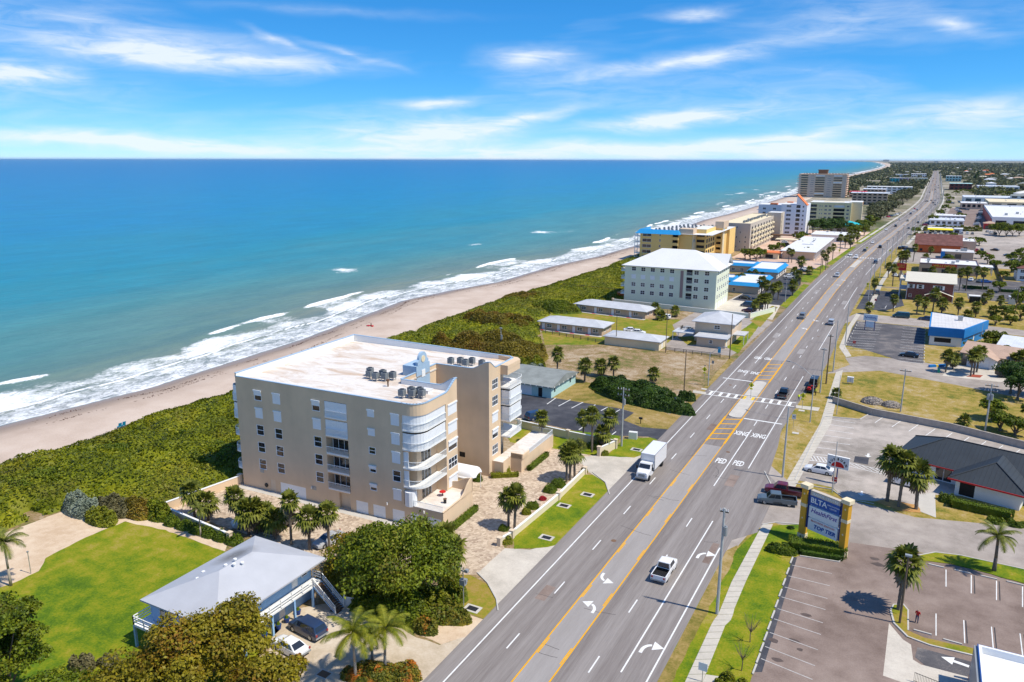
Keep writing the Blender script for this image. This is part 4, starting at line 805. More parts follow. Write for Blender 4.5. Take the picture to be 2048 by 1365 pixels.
# ------------------------------------------------------------------ road
def RX(y): return float(np.interp(y, [0, 330, 390, 450, 510, 570, 660, 770, 880, 1000, 1100, 1200, 1810, 2670, 3850, 6000], [0, 0, .7, 2.6, 5.2, 8.4, 13.2, 18.6, 24, 29, 32.3, 34.5, 38, 44, 50, 58]))
YK = [330, 360, 390, 420, 450, 480, 510, 540, 570, 615, 660, 715, 770, 825, 880, 940, 1000, 1050, 1100, 1150, 1200, 1500, 1810, 2200, 2670, 3200, 3850, 4400]
XL = -39.4
road = tag(MB().prism([(XL, -60), (-18.7, -60), (-18.7, 100), (-16, 104), (-16, 122), (-18.4, 126), (-19.2, 140), (-20.2, 150), (-19.6, 175), (-18.2, 196), (-18.2, 215), (-19, 260)] + [(-18.7 + RX(y), y) for y in YK] + [(-39.9 + RX(y), y) for y in YK[::-1]] + [(-39.9, 160)], -.05, .032).obj('road', 'asphalt_road'), kind='structure')
def mark(name, mb, matn, z=.037): return mb.obj(name, matn, road, (0, 0, z))
def strip(x, y0, y1, w=.15, bend=True):
    mb = MB(); ks = [y0] + ([k for k in YK if y0 < k < y1] if bend else []) + [y1]
    for a, b in zip(ks[:-1], ks[1:]):
        o0, o1 = (RX(a), RX(b)) if bend else (0, 0); mb.quad((x + o0 - w / 2, a, 0), (x + o0 + w / 2, a, 0), (x + o1 + w / 2, b, 0), (x + o1 - w / 2, b, 0))
    return mb
Y1X, Y2X = -31.67, -28.30
MB().prism([(Y1X, -60), (Y2X, -60), (Y2X, 135), (Y1X, 135)], .0, .035).obj('centre_lane', 'asphalt_lane', road); MB().prism([(Y2X, 205)] + [(Y2X + RX(y), y) for y in YK[:22]] + [(Y1X + RX(y), y) for y in YK[:22][::-1]] + [(Y1X, 205)], .0, .035).obj('centre_lane', 'asphalt_lane', road)
for n_, x, y0, y1, m_ in (('edge_line', -37.75, 20, 380, 'paint_white'), ('edge_line', -37.75, 395, 4000, 'paint_white'), ('edge_line', -19.65, 20, 97, 'paint_white'), ('turn_lane_line', -22.45, 66, 104.5, 'paint_white'), ('edge_line', -21.9, 127, 192, 'paint_white'), ('edge_line', -21.9, 222, 262, 'paint_white'), ('edge_line', -21.7, 290, 345, 'paint_white'), ('edge_line', -21.7, 385, 4000, 'paint_white'), ('lane_line', -25.35, 117, 147, 'paint_white'), ('lane_line', -34.75, 199, 228, 'paint_white'),
                          ('yellow_line', Y1X, 20, 3800, 'paint_yellow'), ('yellow_line', Y2X, 20, 3800, 'paint_yellow')):
    mark(n_, strip(x, y0, y1, .17), m_)
y0R = P(1258.6, 1226.5)[1]; y0A = P(1077, 1307)[1]; y0B = P(1121, 1330)[1]
dm = strip(0, 0, 3.05, .16, False).mesh('lane_dash', ['paint_white']); ym = strip(0, 0, 3.05, .17, False).mesh('centre_dash', ['paint_yellow'])
for k in range(-2, 62):
    y = 63.87 + 12.19 * k
    if not (197 < y < 230): put('lane_dash', dm, road, (-34.73 + RX(y), y, .039))
    y = y0R + 12.19 * k
    if not (113 < y < 149): put('lane_dash', dm, road, (-25.38 + RX(y), y, .039))
    for x, yy in ((Y1X + .22, y0A), (Y2X - .22, y0B)):
        y = yy + 12.19 * k
        if not (122 < y < 212) and k < 45: put('centre_dash', ym, road, (x + RX(y), y, .039))
far = MB()
for k in range(62, 200):
    for x, y in ((-34.73 + RX(63.87 + 12.19 * k), 63.87 + 12.19 * k), (-25.38 + RX(y0R + 12.19 * k), y0R + 12.19 * k)): far.quad((x - .08, y, 0), (x + .08, y, 0), (x + .08, y + 3.05, 0), (x - .08, y + 3.05, 0))
tag(mark('far_lane_dashes', far, 'paint_white', .039), kind='stuff')
def arrow(px, py, rz, mirror, sc=1.):
    """curved turn arrow: shaft runs up +y then bends; mirror=-1 bends to the left"""
    L, R_ = [], []
    for i in range(9):
        a = math.radians(90 * i / 8 * .82); cx, cy = 1.05 * (1 - math.cos(a)), 1.35 * math.sin(a); nx, ny = -math.cos(a), math.sin(a) * .9
        w_ = .19; L.append((cx + nx * w_, cy + ny * w_ + .5)); R_.append((cx - nx * w_, cy - ny * w_ + .5))
    L[0] = (-.19, 0); R_[0] = (.19, 0)
    mb = MB()
    for i in range(8): mb.quad((R_[i][0] * mirror, R_[i][1], 0), (R_[i + 1][0] * mirror, R_[i + 1][1], 0), (L[i + 1][0] * mirror, L[i + 1][1], 0), (L[i][0] * mirror, L[i][1], 0))
    hx, hy = .95, 1.82; mb.add([((hx - .12) * mirror, hy + .78, 0), ((hx + .0) * mirror, hy - .82, 0), ((hx + 1.15) * mirror, hy + .02, 0)], [(0, 1, 2)])
    if mirror < 0: mb.f = [f[::-1] for f in mb.f]
    o = mb.obj('turn_arrow', 'paint_white', road, (*P(px, py), .040), rz); o.scale = (sc, sc, 1)
arrow(1184, 1227, 0, -1, .92); arrow(1208, 1147, math.pi, -1, .92); arrow(1280, 1306, 0, 1, 1.0); arrow(1394, 1117, 0, 1, 1.0)
arrow(1613, 660, 0, -1, .92); arrow(1628, 640, math.pi, -1, .92); arrow(1680, 572, 0, -1, .92); arrow(1684, 560, math.pi, -1, .92)
def word(s, px, py, rz, size=1.55, sx=.68, sy=2.1):
    o = text(s, size, 'paint_white', road, (*P(px, py), .040), (0, 0, rz), 'word_marking', ext=.001, bold=.035); o.scale = (sx, sy, 1)
word('PED', 1442, 923, 0); word('PED', 1477, 928, 0); word('XING', 1483, 868, 0); word('XING', 1517, 873, 0)
word('PED', 1516, 716, math.pi); word('PED', 1536, 718, math.pi); word('XING', 1487, 743, math.pi); word('XING', 1512, 747, math.pi)
# crossing with refuge island
YC = P(1510, 799)[1]
for dy in (-1.5, 1.5): mark('crossing_line', MB().quad((-39.2, YC + dy - .15, 0), (-20.2, YC + dy - .15, 0), (-20.2, YC + dy + .15, 0), (-39.2, YC + dy + .15, 0)), 'paint_white', .041)
for x in (-36.2, -34.5, -32.8, -26.9, -25.2, -23.5, -38.4, -21.3): mark('crossing_bar', strip(x, YC - 1.35, YC + 1.35, .6), 'paint_white', .040)
ys1 = P(1527, 843.5)[1]; mark('stop_line', MB().quad((-28.1, ys1 - .25, 0), (-20.6, ys1 - .25, 0), (-20.6, ys1 + .25, 0), (-28.1, ys1 + .25, 0)), 'paint_white', .041)
ys2 = P(1474, 760)[1]; mark('stop_line', MB().quad((-38.9, ys2 - .25, 0), (-31.9, ys2 - .25, 0), (-31.9, ys2 + .25, 0), (-38.9, ys2 + .25, 0)), 'paint_white', .041)
ya, yb = ys1 - .5, ys2 + 1.
def isl(y0, y1, r0, r1):
    c = (Y1X + Y2X) / 2; h = 1.35; pts = []
    for a in range(0, 181, 20): pts.append((c + h * math.cos(math.radians(a)), y1 - (h if r1 else .01) + (h if r1 else .01) * math.sin(math.radians(a))))
    for a in range(180, 361, 20): pts.append((c + h * math.cos(math.radians(a)), y0 + (h if r0 else .01) + (h if r0 else .01) * math.sin(math.radians(a))))
    return MB().prism(pts, 0, .17)
isl(ya, YC - 1.6, 1, 0).obj('refuge_island', 'concrete', road, (0, 0, 0)); isl(YC + 1.6, yb, 0, 1).obj('refuge_island', 'concrete', road, (0, 0, 0))
mat('tactile', (.75, .5, .05), .8, .1); MB().box(-31.2, YC - 1.2, .03, -30.6, YC + 1.2, .05).obj('tactile_paving', 'tactile', road); MB().box(-29.4, YC - 1.2, .03, -28.8, YC + 1.2, .05).obj('tactile_paving', 'tactile', road); MB().box(-30.6, YC - 1.2, .03, -29.4, YC + 1.2, .045).obj('refuge_paving', 'concrete', road)
for y0, y1, sg in ((P(1412, 882)[1], ya, 1), (yb, P(1560, 728)[1], -1)):
    n_ = 5
    for x in (Y1X, Y2X): mark('hatch_edge', strip(x, y0, y1, .38), 'paint_yellow', .041)
    for k in range(n_):
        y = y0 + (y1 - y0) * (k + .4) / n_; mark('hatch_bar', MB().quad((Y1X + .1, y - .25, 0), (Y2X - .1, y + 1.2, 0), (Y2X - .1, y + 1.65, 0), (Y1X + .1, y + .25, 0)), 'paint_yellow', .042)
# wear: sealed cracks, patches and manholes
mat('sealant', (.075, .068, .066), .7, .2, 2.)
for k in range(34):
    x, y = rnd.uniform(-38.5, -20.5), rnd.uniform(58, 250); a = rnd.choice((0., 0., 1.57)) + rnd.uniform(-.25, .25); q = [(x, y)]; n_ = rnd.randrange(4, 10)
    for j in range(n_): a += rnd.uniform(-.35, .35); q.append((min(-20.4, max(-38.8, q[-1][0] + .55 * math.cos(a))), q[-1][1] + .55 * math.sin(a)))
    mb = MB()
    for j in range(n_): (ax, ay), (bx_, by_) = q[j], q[j + 1]; L = math.hypot(bx_ - ax, by_ - ay) + 1e-6; nx, ny = -(by_ - ay) / L * .035, (bx_ - ax) / L * .035; mb.quad((ax - nx, ay - ny, 0), (bx_ - nx, by_ - ny, 0), (bx_ + nx, by_ + ny, 0), (ax + nx, ay + ny, 0))
    tag(mark('sealed_crack', mb, 'sealant', .0375 if -32 > x or x > -28 else .0365), None)
for x, y, w_, l in ((-36.4, 74, 1.3, 3.4), (-24, 118, 1.5, 5), (-33.2, 143, 1.2, 4), (-26.8, 215, 1.6, 6), (-36.2, 232, 1.4, 7), (-20.8, 92, .9, 6), (-23.6, 300, 1.5, 8), (-35.8, 320, 1.5, 9)): mark('asphalt_patch', MB().quad((x, y, 0), (x + w_, y, 0), (x + w_, y + l, 0), (x, y + l, 0)), 'asphalt_lane' if y > 200 else 'asphalt_brown', .0362)
for x, y in ((-33.1, 92), (-26.7, 133), (-35.9, 176), (-24.2, 240)): mark('manhole_cover', MB().cyl((0 + x, y, 0), (x, y, .004), .38, n=14), 'brown', .037)
# second, farther refuge island
MB().prism([(-30.1, 408), (-27.8, 408), (-26.6, 440), (-28.9, 440)], 0, .17).obj('refuge_island', 'concrete', road); YC2 = P(1740, 517)[1]
for x in np.arange(-38.5, -20, 1.25): mark('crossing_bar', strip(x, YC2 - 1.5, YC2 + 1.5, .6), 'paint_white', .043)
# ------------------------------------------------------------------ sidewalks, built slab by slab near the camera
def ribbon(name, Lp, Rp, matn, n, z=.05, label=None):
    S_ = tag(put(name, None), label, None, None, 'structure')
    def along(pl, t):
        ls = [math.dist(pl[i], pl[i + 1]) for i in range(len(pl) - 1)]; q = t * sum(ls)
        for i, l in enumerate(ls):
            if q <= l or i == len(ls) - 1: k = q / l; return (pl[i][0] + (pl[i + 1][0] - pl[i][0]) * k, pl[i][1] + (pl[i + 1][1] - pl[i][1]) * k)
            q -= l
    for i in range(n):
        a, b, c, d = along(Lp, i / n + .0004), along(Rp, i / n + .0004), along(Rp, (i + 1) / n - .0012), along(Lp, (i + 1) / n - .0012)
        MB().prism([a, b, c, d], -.05, z + rnd.uniform(0, .006)).obj('slab', matn, S_)
    return S_
ribbon('sidewalk', Ps((1330, 1450), (1370, 1365), (1425, 1245), (1437, 1229), (1463, 1165), (1525, 1050)), Ps((1370, 1450), (1405, 1365), (1451, 1250), (1465, 1238), (1467, 1222), (1491, 1165), (1546, 1049)), 'sidewalk', 34)
ribbon('sidewalk', [P(1560, 985), P(1595, 925), P(1640, 848), P(1672, 745)], [P(1585, 985), P(1620, 920), P(1662, 848), P(1686, 740)], 'sidewalk', 46)
ribbon('sidewalk', [P(1692, 715), P(1678, 695), P(1695, 655), P(1713, 628)], [P(1703, 713), P(1690, 693), P(1704, 655), P(1722, 628)], 'sidewalk', 30)
YS = [y for y in YK if y >= 540 and y < 2700]
ribbon('sidewalk', [(-14.6, 292), (-14.4, 360), (-11.6, 450), (-9, 520)], [(-12.9, 292), (-12.7, 360), (-9.9, 450), (-7.3, 520)], 'sidewalk', 60)
for a_ in (-15.6, -43.2): ribbon('sidewalk', [(a_ + RX(y), y) for y in YS], [(a_ + 1.8 + RX(y), y) for y in YS], 'concrete', 40)
patch('footpath', Ps((1405, 1365), (1412, 1350), (1455, 1356), (1448, 1368)), 'sidewalk', .045)
patch('crossing_ramp', Ps((1592, 811), (1600, 812), (1640, 816), (1636, 823), (1592, 817)), 'sidewalk', .05); patch('crossing_ramp', Ps((1386, 781), (1412, 785), (1412, 790), (1386, 786)), 'sidewalk', .05)
for q in ((1603, 822), (1408, 779), (1591, 867)): x, y = P(*q); patch('utility_pad', [(x - .6, y - .5), (x + .6, y - .5), (x + .6, y + .5), (x - .6, y + .5)], 'concrete', .08)
# kerb round the sign bed and the parking islands
def kerb(name, pts, w=.16, h=.14, closed=False, par=None):
    mb = MB(); n = len(pts)
    for i in range(n if closed else n - 1):
        a, b = Vector(pts[i]), Vector(pts[(i + 1) % n]); d = (b - a).normalized(); q = Vector((-d.y, d.x)) * w / 2; e = d * .04
        mb.prism([tuple(a - q - e), tuple(b - q + e), tuple(b + q + e), tuple(a + q - e)], 0, h + .003 * (i % 2))
    return tag(mb.obj(name, 'kerb'), kind='structure')
kerb('kerb', Ps((1781, 1222), (1787, 1211), (1806, 1210), (1816, 1222), (1816, 1262))); kerb('kerb', Ps((1781, 1222), (1788, 1248), (1815, 1275), (1860, 1292), (1952, 1314)), .2)
kerb('kerb', Ps((1838, 1112), (1870, 1106), (1920, 1112), (2048, 1140))); kerb('kerb', Ps((1600, 1113), (1640, 1119), (1678, 1125), (1692, 1108), (1690, 1090))); kerb('kerb', Ps((1525, 1050), (1550, 1046), (1600, 1050))); kerb('kerb', Ps((1590, 960), (1650, 834), (1720, 840), (1742, 826))); kerb('kerb', Ps((1592, 968), (1664, 980), (1688, 998)))
kerb('kerb', Ps((1529, 944), (1543, 972), (1562, 986))); kerb('kerb', Ps((996, 1222), (993, 1200), (975, 1167), (955, 1147))); kerb('kerb', Ps((1219, 990), (1211, 966), (1185, 946)))
# bed edging around the seaside sign: grass bed
patch('sign_bed', Ps((1528, 1095), (1545, 1052), (1600, 1050), (1690, 1090), (1692, 1108), (1678, 1124), (1600, 1112), (1590, 1115), (1560, 1116)), 'lawn', .06, step=.05)
# parking bay markings
def bays(name, lines, matn='paint_white', w=.11, label=None, z=.03):
    Pk = tag(put(name, None), label, None, None, 'structure')
    for a, b in lines:
        a, b = Vector(P(*a)), Vector(P(*b)); d = (b - a).normalized(); q = Vector((-d.y, d.x)) * w / 2; mb = MB(); mb.add([(*(a - q), z), (*(b - q), z), (*(b + q), z), (*(a + q), z)], [(0, 1, 2, 3)]); mb.obj('bay_line', matn, Pk)
    return Pk
lerp2 = lambda a, b, t: (a[0] + (b[0] - a[0]) * t, a[1] + (b[1] - a[1]) * t)
bays('bay_markings', [((1111, 797), (1094, 809)), ((1141, 800), (1117, 813)), ((1166, 805), (1143, 817)), ((1191, 810), (1168, 822)), ((1215, 815), (1202, 822)), ((1240, 820), (1227, 827)), ((1170, 852), (1158, 860)), ((1232, 864), (1224, 870))], w=.2)
bays('bay_markings', [(lerp2((1584, 1131), (1522, 1318), t), lerp2((1664, 1148), (1625, 1360), t)) for t in (0, .115, .235, .34, .465, .575, .72, .87, 1.)], 'paint_faded')
bays('bay_markings', [(lerp2((1892, 1140), (2045, 1174), t), lerp2((1892, 1174), (2045, 1215), t)) for t in (0, .33, .66, 1)] + [(lerp2((1872, 1228), (2040, 1268), t), lerp2((1872, 1272), (2046, 1318), t)) for t in (0, .33, .66, 1)], z=.032)
bays('bay_markings', [(lerp2((1898, 1141), (2050, 1175), t), lerp2((1899, 1175), (2052, 1216), t)) for t in (.33, .66, 1)] + [(lerp2((1874, 1228), (2048, 1270), t), lerp2((1876, 1272), (2054, 1320), t)) for t in (.33, .66, 1)], 'paint_dark', z=.034)
bays('bay_markings', [(lerp2((1651, 838), (1607, 920), t), lerp2((1711, 847), (1690, 930), t)) for t in (0, .12, .25, .38, .52, .68, .84, 1)] + [(lerp2((1769, 833), (2040, 900), k / 8), lerp2((1750, 846), (2020, 915), k / 8)) for k in range(9)], w=.13)
bays('bay_markings', [((1618, 911), (1655, 917)), ((1613, 920), (1652, 926)), ((1695, 925), (1770, 942)), ((1690, 931), (1768, 950))] + [((1620 + 7 * k, 912 + k), (1627 + 7 * k, 922 + k)) for k in range(5)] + [((1697 + 14 * k, 926 + 3.2 * k), (1716 + 14 * k, 936 + 3.2 * k)) for k in range(5)] + [((1700, 999), (1748, 1008))], w=.14, z=.036)
bays('bay_markings', [(lerp2((1718, 643), (1690, 700), k / 12), lerp2((1766, 646), (1745, 703), k / 12)) for k in range(13) if k != 6] + [(lerp2((1808, 642), (1796, 722), k / 15), lerp2((1850, 645), (1846, 728), k / 15)) for k in range(16)], 'paint_white', w=.14, z=.036)
bays('bay_markings', [((1743, 590), (1747, 586)), ((1760, 617), (1772, 618)), ((1770, 617), (1773, 612)), ((1788, 617), (1791, 612))], w=.15, z=.04)
def lot_arrow(px, py, rz, s=1., m_='paint_white'): MB().add([(-.12, 0, 0), (.12, 0, 0), (.12, 1.1, 0), (.42, 1.1, 0), (0, 2., 0), (-.42, 1.1, 0), (-.12, 1.1, 0)], [(0, 1, 2, 6), (3, 4, 5)]).obj('lane_arrow', m_, LA, (*P(px, py), .04), rz).scale = (s * 1.4, s, 1)
LA = tag(put('arrow_markings', None), kind='structure'); lot_arrow(1737, 908, math.pi, 1.); lot_arrow(1724, 983, math.pi, 1.); lot_arrow(1938, 1334, math.radians(80), 1.3)
patch('asphalt_strip', Ps((1586, 1114), (1594, 1116), (1524, 1345), (1508, 1345)), 'asphalt_dark', .024)
# dark patch repairs and oil
patch('asphalt_patch', Ps((1710, 913), (1738, 916), (1736, 930), (1707, 925)), 'asphalt_dark', .028); patch('asphalt_patch', Ps((1835, 1295), (1945, 1325), (1945, 1357), (1850, 1332), (1830, 1315)), 'asphalt_shop', .030)
mat('oil', (.10, .075, .065), .7, .3, 1.)
for px, py, r in ((1755, 1130, 1.1), (1748, 1118, .8), (1612, 1231, .7), (1548, 1282, .8), (1588, 1282, .7), (1600, 1300, .5), (1555, 1320, .7)):
    x, y = P(px, py); patch('oil_stain', [(x + r * rnd.uniform(.5, 1.) * math.cos(a * .785), y + r * .7 * rnd.uniform(.5, 1.) * math.sin(a * .785)) for a in range(8)], 'oil', .027)
# wheel stops
ws_ = MB().box(-.9, -.09, 0, .9, .09, .13).mesh('wheel_stop', ['kerb'])
def stops(a, b, n, rz, label, grp):
    for k in range(n):
        q = lerp2(a, b, k / (n - 1)); tag(put('wheel_stop', ws_, None, (*P(*q), .02), rz), label, 'wheel stop', grp)
stops((1583, 1122), (1509, 1340), 11, math.pi / 2 - .02, 'concrete wheel stop in the row beside the grass verge', 'wheel stops along the verge')
stops((1872, 1133), (2030, 1168), 4, -.05, 'concrete wheel stop along the grass island by the feather palm', 'wheel stops by the feather palm'); stops((1845, 1266), (1905, 1285), 2, -.05, 'concrete wheel stop beside the curved grass island', 'wheel stops by the curved island')
stops((1716, 646), (1687, 702), 11, math.pi / 2, 'small wheel stop at the kerb side of the blue shop lot', 'wheel stops kerb side of shop lot'); stops((1851, 648), (1848, 724), 13, math.pi / 2, 'small wheel stop on the shop side of the blue shop lot', 'wheel stops shop side')
# ------------------------------------------------------------------ beige oceanfront condominium
CA = math.radians(2.3); CO = (-92.7, 81.2)
def cw(x, y, z=0): a, b = rot2(x, y, CA); return (CO[0] + a, CO[1] + b, z)
cd = thing('condominium', 'beige five-storey oceanfront condominium with flat roof and blue parapet trim', 'apartment building', (*CO, 0), CA)
ZR = 17.6; ZP = 18.3; rows = [16.62, 13.76, 10.92, 8.06, 5.2]; FH = 2.855; fl = [r - 1.95 for r in rows]
mb = MB(); H_ = []
# front: each column of windows, state per storey (top to bottom)
for u, ww, hh, st in ((3.7, 1.5, 1.72, 'half shut win win win'.split()), (7.45, 1.5, 1.72, 'shut shut win win win'.split()), (15.1, 1.5, 1.72, 'half shut win win win'.split()), (25.2, 1.2, 1.12, 'shut shut win half half'.split()), (29.25, 1.4, 1.76, 'shut shut shut win shut'.split())):
    for r, s in zip(rows, st): H_.append((u, r - hh, ww, hh, s))
for r in fl: H_.append((17.45, r - .28, 4.1, 2.42, None, 1.5))
H_ += [(7.8, .02, 5.1, 1.95, 'garage'), (5.75, .02, 1.05, 2.05, 'ddoor'), (19.35, .02, 2.1, 2.5, 'ddoor', .6)] + [(u, .02, 2.2, 1.92, 'garage') for u in (22.45, 25.55, 29.0)]
wall(mb, (0, 0), (31.1, 0), 0, ZR, H_, cd)
# corner stack of curved balconies x 31.1..34.2, y 0..6.9 : wall set back
def arc(r, n=7, ox=34.2, oy=0.): return [(ox - r + r * math.sin(math.radians(90 * i / n)), oy + r - r * math.cos(math.radians(90 * i / n))) for i in range(n + 1)]
outer = [(31.1, 0)] + arc(2.2) + [(34.2, 6.9)]
inner_pts = [(31.1, 0), (31.1, 1.6), (32.4, 1.6), (32.4, 6.9), (34.2, 6.9)]
for i in range(len(inner_pts) - 1):
    hs_ = [(1.2, r, 2.6, 2.1, 'slider') for r in [f - .25 for f in fl]] if i == 2 else []
    wall(mb, inner_pts[i], inner_pts[i + 1], 2.9, ZR, hs_, cd)
band = MB()
for i in range(len(outer) - 1): band.quad((*outer[i], rows[0] + .02), (*outer[i + 1], rows[0] + .02), (*outer[i + 1], ZR), (*outer[i], ZR))
band.prism(outer + [(32.4, 6.9), (32.4, 1.6), (31.1, 1.6)], rows[0] + .0, rows[0] + .02, bottom=True); band.obj('fascia', 'beige', cd)
# right wall of the near wing
RW = [(8.0 - 6.9, r - 1.75, 2.6, 1.75, s) for r, s in zip([r - .3 for r in rows], 'shut shut half win3 shut'.split())]
wall(mb, (34.2, 6.9), (34.2, 10.2), 2.9, ZR, [(h[0] - .55, *h[1:]) for h in RW], cd)
wall(mb, (34.2, 6.9), (34.2, 10.2), 0, 2.9, (), cd)
wall(mb, (34.2, 10.2), (24.4, 10.2), 0, ZR, (), cd); wall(mb, (24.4, 10.2), (24.4, 20.4), 0, ZR, [(3.6, 0.02, 3., 2.7, 'gdoor', .3)], cd); wall(mb, (24.4, 20.4), (34.3, 20.4), 0, ZR, [(4.2, 2.6, 1.1, .9, 'dark')], cd)
RW2 = [(1.1, r - 1.95, 2.1, 1.75, s) for r, s in zip(rows, 'win3 win3 shut half win3'.split())]
wall(mb, (34.3, 20.4), (34.3, 24.6), 0, ZR, RW2, cd)
i2 = [(34.3, 24.6), (32.6, 24.6), (32.6, 29.0), (30, 29.0), (30, 30.3)]
for i in range(4): wall(mb, i2[i], i2[i + 1], 0, ZR, [(.5, f - .25, 3.2, 2.1, 'slider') for f in fl] if i == 1 else (), cd)
wall(mb, (30, 30.3), (0, 30.3), 0, ZR, grid(3, 6, 4.2, [r - 1.7 for r in rows], 1.5, 1.7), cd); wall(mb, (0, 30.3), (0, 0), 0, ZR, [(u, f - .25, 4., 2.2, 'slider') for u in (2, 9, 17, 24) for f in fl], cd)
mb.obj('wall', 'beige', cd)
roofpl = [(0.1, .1), (32, .1)] + [(x - .1, y + .05) for x, y in arc(2.2)] + [(34.1, 10.1), (24.5, 10.1), (24.5, 20.5), (34.2, 20.5), (34.2, 29.5), (33.3, 30.2), (.1, 30.2)]
MB().prism(roofpl, ZR - .25, ZR, 0).obj('roof', 'roof_membrane', cd)
# parapets (inside rendered pale, blue coping), with the curved shoulders at the wing ends
def para(pts, zt, name='parapet'):
    pm_ = MB(); cp = MB()
    for i in range(len(pts) - 1):
        (ax, ay), (bx, by) = pts[i], pts[i + 1]; L = math.hypot(bx - ax, by - ay)
        if L < 1e-5: continue
        dx, dy = (bx - ax) / L, (by - ay) / L; nx, ny = -dy * .22, dx * .22; za, zb = zt[i], zt[i + 1]
        pm_.add([(ax, ay, ZR), (bx, by, ZR), (bx, by, zb), (ax, ay, za)], [(0, 1, 2, 3)], 0); pm_.add([(ax + nx, ay + ny, ZR - .02), (bx + nx, by + ny, ZR - .02), (bx + nx, by + ny, zb), (ax + nx, ay + ny, za)], [(1, 0, 3, 2)], 1)
        e = (dx * .05, dy * .05); o_ = (-nx * .25, -ny * .25)
        cp.add([(ax + o_[0] - e[0], ay + o_[1] - e[1], za), (bx + o_[0] + e[0], by + o_[1] + e[1], zb), (bx + nx * 1.2 + e[0], by + ny * 1.2 + e[1], zb), (ax + nx * 1.2 - e[0], ay + ny * 1.2 - e[1], za)] + [(ax + o_[0] - e[0], ay + o_[1] - e[1], za + .1), (bx + o_[0] + e[0], by + o_[1] + e[1], zb + .1), (bx + nx * 1.2 + e[0], by + ny * 1.2 + e[1], zb + .1), (ax + nx * 1.2 - e[0], ay + ny * 1.2 - e[1], za + .1)], [(4, 5, 6, 7), (0, 1, 5, 4), (1, 2, 6, 5), (2, 3, 7, 6), (3, 0, 4, 7), (3, 2, 1, 0)])
    pm_.obj(name, ['beige', 'white'], cd); cp.obj('coping', 'blue_trim', cd)
sm_ = lambda t: t * t * (3 - 2 * t)
ys_ = [6.9 + 3.3 * k / 8 for k in range(9)]
para([(0, 0), (31.1, 0)] + arc(2.2) + [(34.2, y) for y in ys_] + [(34.2, 10.2)][:0] + [(34.2 - 3.2 * k / 6, 10.2) for k in range(7)] + [(24.4, 10.2)], [ZP] * 10 + [ZP + 1.45 * sm_(k / 8) for k in range(9)] + [ZP + 1.45 * (1 - sm_(k / 6)) for k in range(7)] + [ZP])
para([(24.4, 10.2), (24.4, 20.4), (31, 20.4)] + [(31 + 3.3 * k / 6, 20.4) for k in range(1, 7)] + [(34.3, 20.4 + 2.6 * k / 6) for k in range(1, 7)] + [(34.3, 29.5), (33.4, 30.3), (0, 30.3), (0, 0)], [ZP] * 3 + [ZP + 1.4 * sm_(k / 6) for k in range(1, 7)] + [ZP + 1.4 * (1 - sm_(k / 6)) for k in range(1, 7)] + [ZP] * 2 + [ZP + .5] * 2)
# blue stair tower with arched cartouche above the entrance court
tw = MB(); tw.box(21.9, 14.2, ZR, 24.46, 18.2, 19.3); tw.obj('stair_tower', 'blue_trim', cd)
ar = MB(); pl = [(14.6, 19.3), (17.8, 19.3), (17.8, 19.9)] + [(16.2 + 1.15 * math.cos(math.radians(a)), 20.2 + 1.15 * math.sin(math.radians(a))) for a in range(0, 181, 15)] + [(14.6, 19.9)]
ar.add([(24.52, y, z) for y, z in pl] + [(24.1, y, z) for y, z in pl], [tuple(range(len(pl))), tuple(range(2 * len(pl) - 1, len(pl) - 1, -1))] + [(i, len(pl) + i, len(pl) + (i + 1) % len(pl), (i + 1) % len(pl)) for i in range(len(pl))]); ar.obj('cartouche', 'blue_trim', cd); MB().cyl((24.5, 16.2, 20.2), (24.6, 16.2, 20.2), .55, n=14).obj('medallion', 'cream', cd); MB().box(24.41, 14.2, 9, 24.5, 18.2, 19.3).obj('blue_panel', 'blue_trim', cd)
MB().box(24.5, 15.7, 17.2, 24.58, 16.7, 18.4).obj('panel_window', 'white', cd)
# balcony slabs, rails and shutters
def bal(pts_out, pts_in, f, shut, tag_=''):
    B_ = MB().prism(pts_out + pts_in, f - .48, f - .28, bottom=True).obj('balcony', 'white', cd); rail(MB(), pts_out, f - .3, 1.02, .14).obj('railing', 'rail_white', B_)
    if shut:
        s = MB()
        for i in range(len(pts_out) - 1):
            (ax, ay), (bx, by) = pts_out[i], pts_out[i + 1]; c = .988; L = math.hypot(bx - ax, by - ay); nx, ny = -(by - ay) / L * .12, (bx - ax) / L * .12; k = max(1, int(L / .3))
            for j in range(k):
                t0, t1 = j / k, (j + .86) / k; q = [(ax + (bx - ax) * t + nx * g, ay + (by - ay) * t + ny * g) for t, g in ((t0, 1.), (t1, 1.), (t1, 1.5), (t0, 1.5))]; s.prism(q, f - .28, f + 2.08)
                q = [(ax + (bx - ax) * t + nx * g, ay + (by - ay) * t + ny * g) for t, g in ((t1, 1.15), ((j + 1) / k, 1.15), ((j + 1) / k, 1.5), (t1, 1.5))]; s.prism(q, f - .28, f + 2.08)
        s.obj('shutter', 'shutter', B_)
pin = [(32.3, 6.9), (32.3, 1.5), (31.1, 1.5)]
